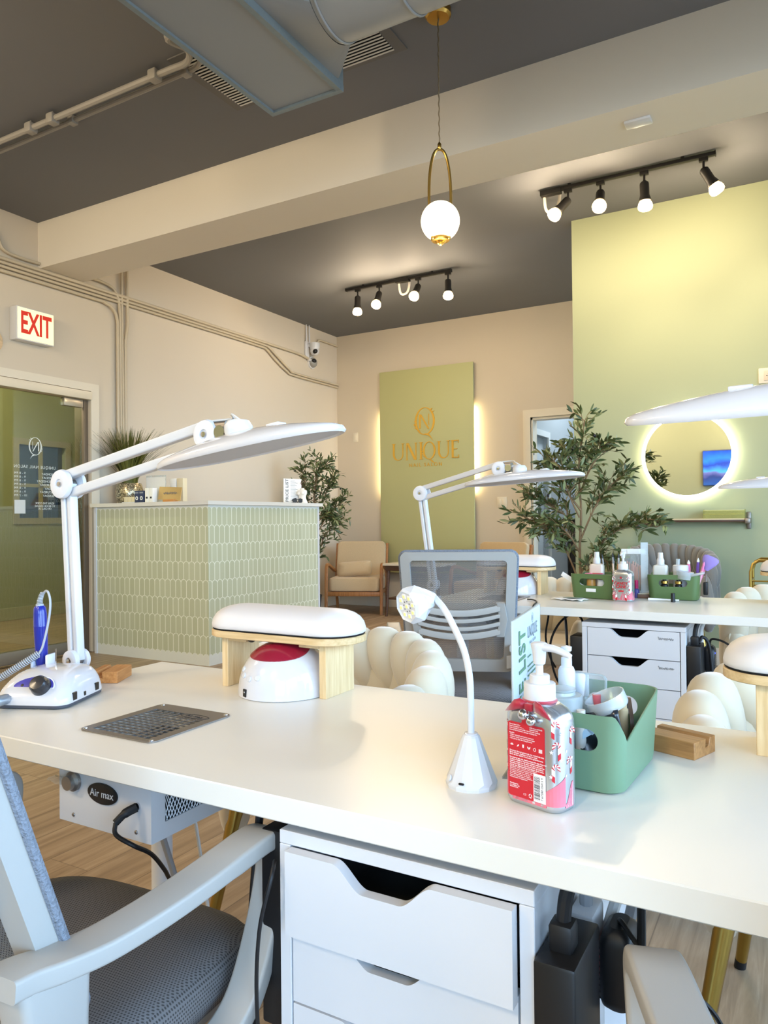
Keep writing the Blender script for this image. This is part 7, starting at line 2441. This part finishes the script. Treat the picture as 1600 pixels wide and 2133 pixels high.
# cable bundle at the left of the near drawer unit
random.seed(6)
G5 = 'tangled black cables beside the near drawer unit'
for k in range(7):
    dx, dy = random.uniform(-0.02, 0.02), random.uniform(-0.03, 0.05)
    b = -0.695 + dx
    cable('black cable in the tangle between the front office chair and the drawer unit', [(b + 0.0, 0.88 + dy, 0.695), (b - 0.008, 0.87 + dy, 0.55), (b + random.uniform(-.012, .008), 0.86 + dy, 0.42), (b + random.uniform(-.02, .02), 0.86 + dy, 0.28), (b + random.uniform(-.03, .02), 0.87 + dy, 0.14), (b - 0.01 + random.uniform(-.02, .02), 0.89 + dy, 0.05), (b - 0.035, 0.93 + dy, 0.009 + 0.001 * k), (b - 0.02, 1.0 + dy, 0.012)], random.choice((0.0035, 0.0045, 0.006)), m_cord)['group'] = G5
t = thing('power_brick', 'black power brick on the drawer unit side facing the front office chair', 'power adapter', (-0.660, 0.87, 0.40), group='black power bricks')
MB().box((-0.008, -0.05, 0.0), (0.037, 0.05, 0.27), 0.004).build('case', m_black, t)
cable('thin black cable looping over the front edge of the near drawer unit', [(-0.628, 0.80, 0.64), (-0.612, 0.772, 0.632), (-0.628, 0.766, 0.56), (-0.640, 0.775, 0.45), (-0.645, 0.80, 0.30), (-0.64, 0.84, 0.15), (-0.66, 0.88, 0.006)], 0.0028, m_cord)
cable('white cable tied low beside the near drawer unit', [(-0.70, 0.93, 0.012), (-0.675, 0.90, 0.10), (-0.650, 0.89, 0.135), (-0.632, 0.90, 0.10), (-0.642, 0.93, 0.02)], 0.004, m_cordw)
# far table cables
cable('black cable hanging in a loop under the far table, nearest the drawer unit', [(-0.90, 3.05, 0.72), (-0.86, 3.02, 0.70), (-0.845, 3.0, 0.60), (-0.85, 3.0, 0.48), (-0.875, 3.0, 0.42), (-0.905, 3.0, 0.48), (-0.915, 3.0, 0.58), (-0.885, 3.02, 0.66), (-0.84, 3.05, 0.70), (-0.80, 3.04, 0.69), (-0.775, 3.0, 0.66)], 0.0045, m_cord)
cable('black cable hanging beneath the far table, beside the gray office chair', [(-0.96, 3.10, 0.72), (-0.94, 3.06, 0.69), (-0.95, 3.05, 0.60), (-0.93, 3.04, 0.52), (-0.90, 3.02, 0.48)], 0.0040, m_cord)
cable('pale cable dropping to the floor under the far table', [(-0.885, 3.10, 0.72), (-0.87, 3.08, 0.55), (-0.862, 3.06, 0.40), (-0.84, 3.04, 0.22), (-0.80, 3.05, 0.007)], 0.0032, m_cordw)
cable('thin black cable dropping to the floor from the far brick nearest the office chair', [(-0.775, 2.935, 0.40), (-0.80, 2.93, 0.34), (-0.80, 2.93, 0.2), (-0.81, 2.95, 0.007)], 0.004, m_cord)
cable('black cable looping away from the far plug adapter under the table', [(-0.31, 3.0, 0.62), (-0.30, 2.98, 0.645), (-0.26, 2.97, 0.64), (-0.22, 2.97, 0.61), (-0.19, 2.99, 0.55), (-0.20, 3.05, 0.3), (-0.23, 3.1, 0.007)], 0.004, m_cord)
cable('white looped cable under the far table above its power strip', [(-0.345, 3.02, 0.56), (-0.345, 3.02, 0.64), (-0.33, 3.03, 0.70), (-0.30, 3.05, 0.712), (-0.27, 3.08, 0.715)], 0.007, m_cordw)
cable('thick black cable looping from the far power brick past the plug adapter', [(-0.335, 2.90, 0.64), (-0.325, 2.92, 0.66), (-0.305, 2.93, 0.63), (-0.295, 2.94, 0.52), (-0.285, 2.95, 0.40), (-0.27, 2.96, 0.32), (-0.22, 3.0, 0.30), (-0.18, 3.1, 0.007)], 0.006, m_cord)
cable('thin black cord lying on the far table beside the grille', [(-1.02, 3.03, T2 + 0.004), (-0.985, 3.0, T2 + 0.006), (-0.955, 2.95, T2 + 0.004), (-0.94, 2.88, T2 + 0.004), (-0.93, 2.832, T2 + 0.003), (-0.93, 2.818, T2 - 0.02), (-0.93, 2.83, T2 - 0.05), (-0.93, 2.9, T2 - 0.06)], 0.0032, m_cord)
# ---------------------------------------------------------------- daylight and lamps
wd_ = bpy.data.worlds.new('daylight')
SC.world = wd_
wd_.use_nodes = True
nt = wd_.node_tree
bg = nt.nodes['Background']
tc = nd(nt, 'ShaderNodeTexCoord')
sp = nd(nt, 'ShaderNodeSeparateXYZ')
nt.links.new(tc.outputs['Generated'], sp.inputs[0])
rp = nd(nt, 'ShaderNodeValToRGB')
e = rp.color_ramp.elements
e[0].position, e[0].color = 0.42, (0.16, 0.18, 0.20, 1)
e[1].position, e[1].color = 0.95, (0.40, 0.62, 1.0, 1)
k = e.new(0.52); k.color = (0.52, 0.74, 1.0, 1)
nt.links.new(mth(nt, 'ADD', mth(nt, 'MULTIPLY', sp.outputs['Z'], 0.5), 0.5), rp.inputs['Fac'])
nt.links.new(rp.outputs['Color'], bg.inputs['Color'])
bg.inputs['Strength'].default_value = SKY

def light(name, kind, loc, energy, col, **kw):
    l = bpy.data.lights.new(name, kind)
    l.energy = energy
    l.color = col
    for a, b in kw.items():
        if a != 'rot':
            setattr(l, a, b)
    o = bpy.data.objects.new(name, l)
    o.location = loc
    if 'rot' in kw:
        o.rotation_euler = kw['rot']
    COL.objects.link(o)
    return o

def portal(name, loc, sx, sy, rot):
    o = light(name, 'AREA', loc, 1.0, (1, 1, 1), shape='RECTANGLE', size=sx, size_y=sy, rot=rot)
    o.data.cycles.is_portal = True
    return o
for i, (a, b) in enumerate(((-2.6, -0.05), (0.15, 2.7), (3.0, 4.6))):
    portal('window_portal', (XR + 0.16, (a + b) / 2, 1.65), 2.6, b - a, (0, PI / 2, 0))
portal('window_portal', (1.475, YF - 0.16, 1.65), 2.15, 2.6, (PI / 2, 0, 0))
portal('window_portal', (-8.02, 5.65, 1.585), 0.87, 0.64, (0, -PI / 2, 0))  # sky light for the added lobby window

WARM = (1.0, 0.80, 0.55)
for p, d in LAMPS:
    light('track_bulb_light', 'POINT', tuple(p), BULB * 0.5, WARM, shadow_soft_size=0.035)
    light('track_beam', 'SPOT', tuple(p), BULB * 1.0, WARM, shadow_soft_size=0.04, spot_size=R(120), spot_blend=0.85, rot=d.to_track_quat('-Z', 'Y').to_euler())
light('pendant_light', 'POINT', (-1.465, 3.154, 2.34), 5.0, (1.0, 0.82, 0.58), shadow_soft_size=0.05)
# added warm fill lights without fixtures, behind the camera and along the room
for p, en in (((-2.8, -1.6, 3.1), 5.6), ((-0.6, -2.0, 3.1), 5.0), ((-4.2, 0.6, 3.1), 2.6)):
    light('ceiling_fill', 'POINT', p, BULB * en, WARM, shadow_soft_size=0.25)
light('back_room_lamp', 'AREA', (-2.0, 9.4, 3.3), 40, (0.82, 0.92, 1.0), shape='SQUARE', size=0.8)
light('lobby_fill', 'POINT', (-6.6, 3.6, 3.1), 220, (1.0, 0.86, 0.62), shadow_soft_size=0.1)  # fill light added to brighten the lobby, no fixture there

# ---------------------------------------------------------------- camera
cd = bpy.data.cameras.new('camera')
cam = bpy.data.objects.new('camera', cd)
COL.objects.link(cam)
yaw, pitch, roll = R(29.506), R(-0.5727), R(0.5839)
F_ = Vector((-sin(yaw) * cos(pitch), cos(yaw) * cos(pitch), -sin(pitch)))
r_ = Vector((cos(yaw), sin(yaw), 0))
d_ = F_.cross(r_)
RX = r_ * cos(roll) + d_ * sin(roll)
DN = -r_ * sin(roll) + d_ * cos(roll)
cam.matrix_world = Matrix(((RX.x, -DN.x, -F_.x, 0.0), (RX.y, -DN.y, -F_.y, 0.0), (RX.z, -DN.z, -F_.z, 1.10), (0, 0, 0, 1)))
cd.sensor_fit = 'VERTICAL'
cd.sensor_height = 36.0
cd.lens = 1542.6 / 2133 * 36.0
cd.clip_start = 0.02
cd.clip_end = 100
SC.camera = cam
vs = SC.view_settings
vs.view_transform = 'Standard'
vs.look = 'None'
vs.gamma = 1.0
vs.use_curve_mapping = False
vs.exposure = EXPO
SC.cycles.max_bounces = 10
SC.cycles.transparent_max_bounces = 16
SC.cycles.use_denoising = True
SC.cycles.caustics_reflective = False
SC.cycles.sample_clamp_indirect = 6.0
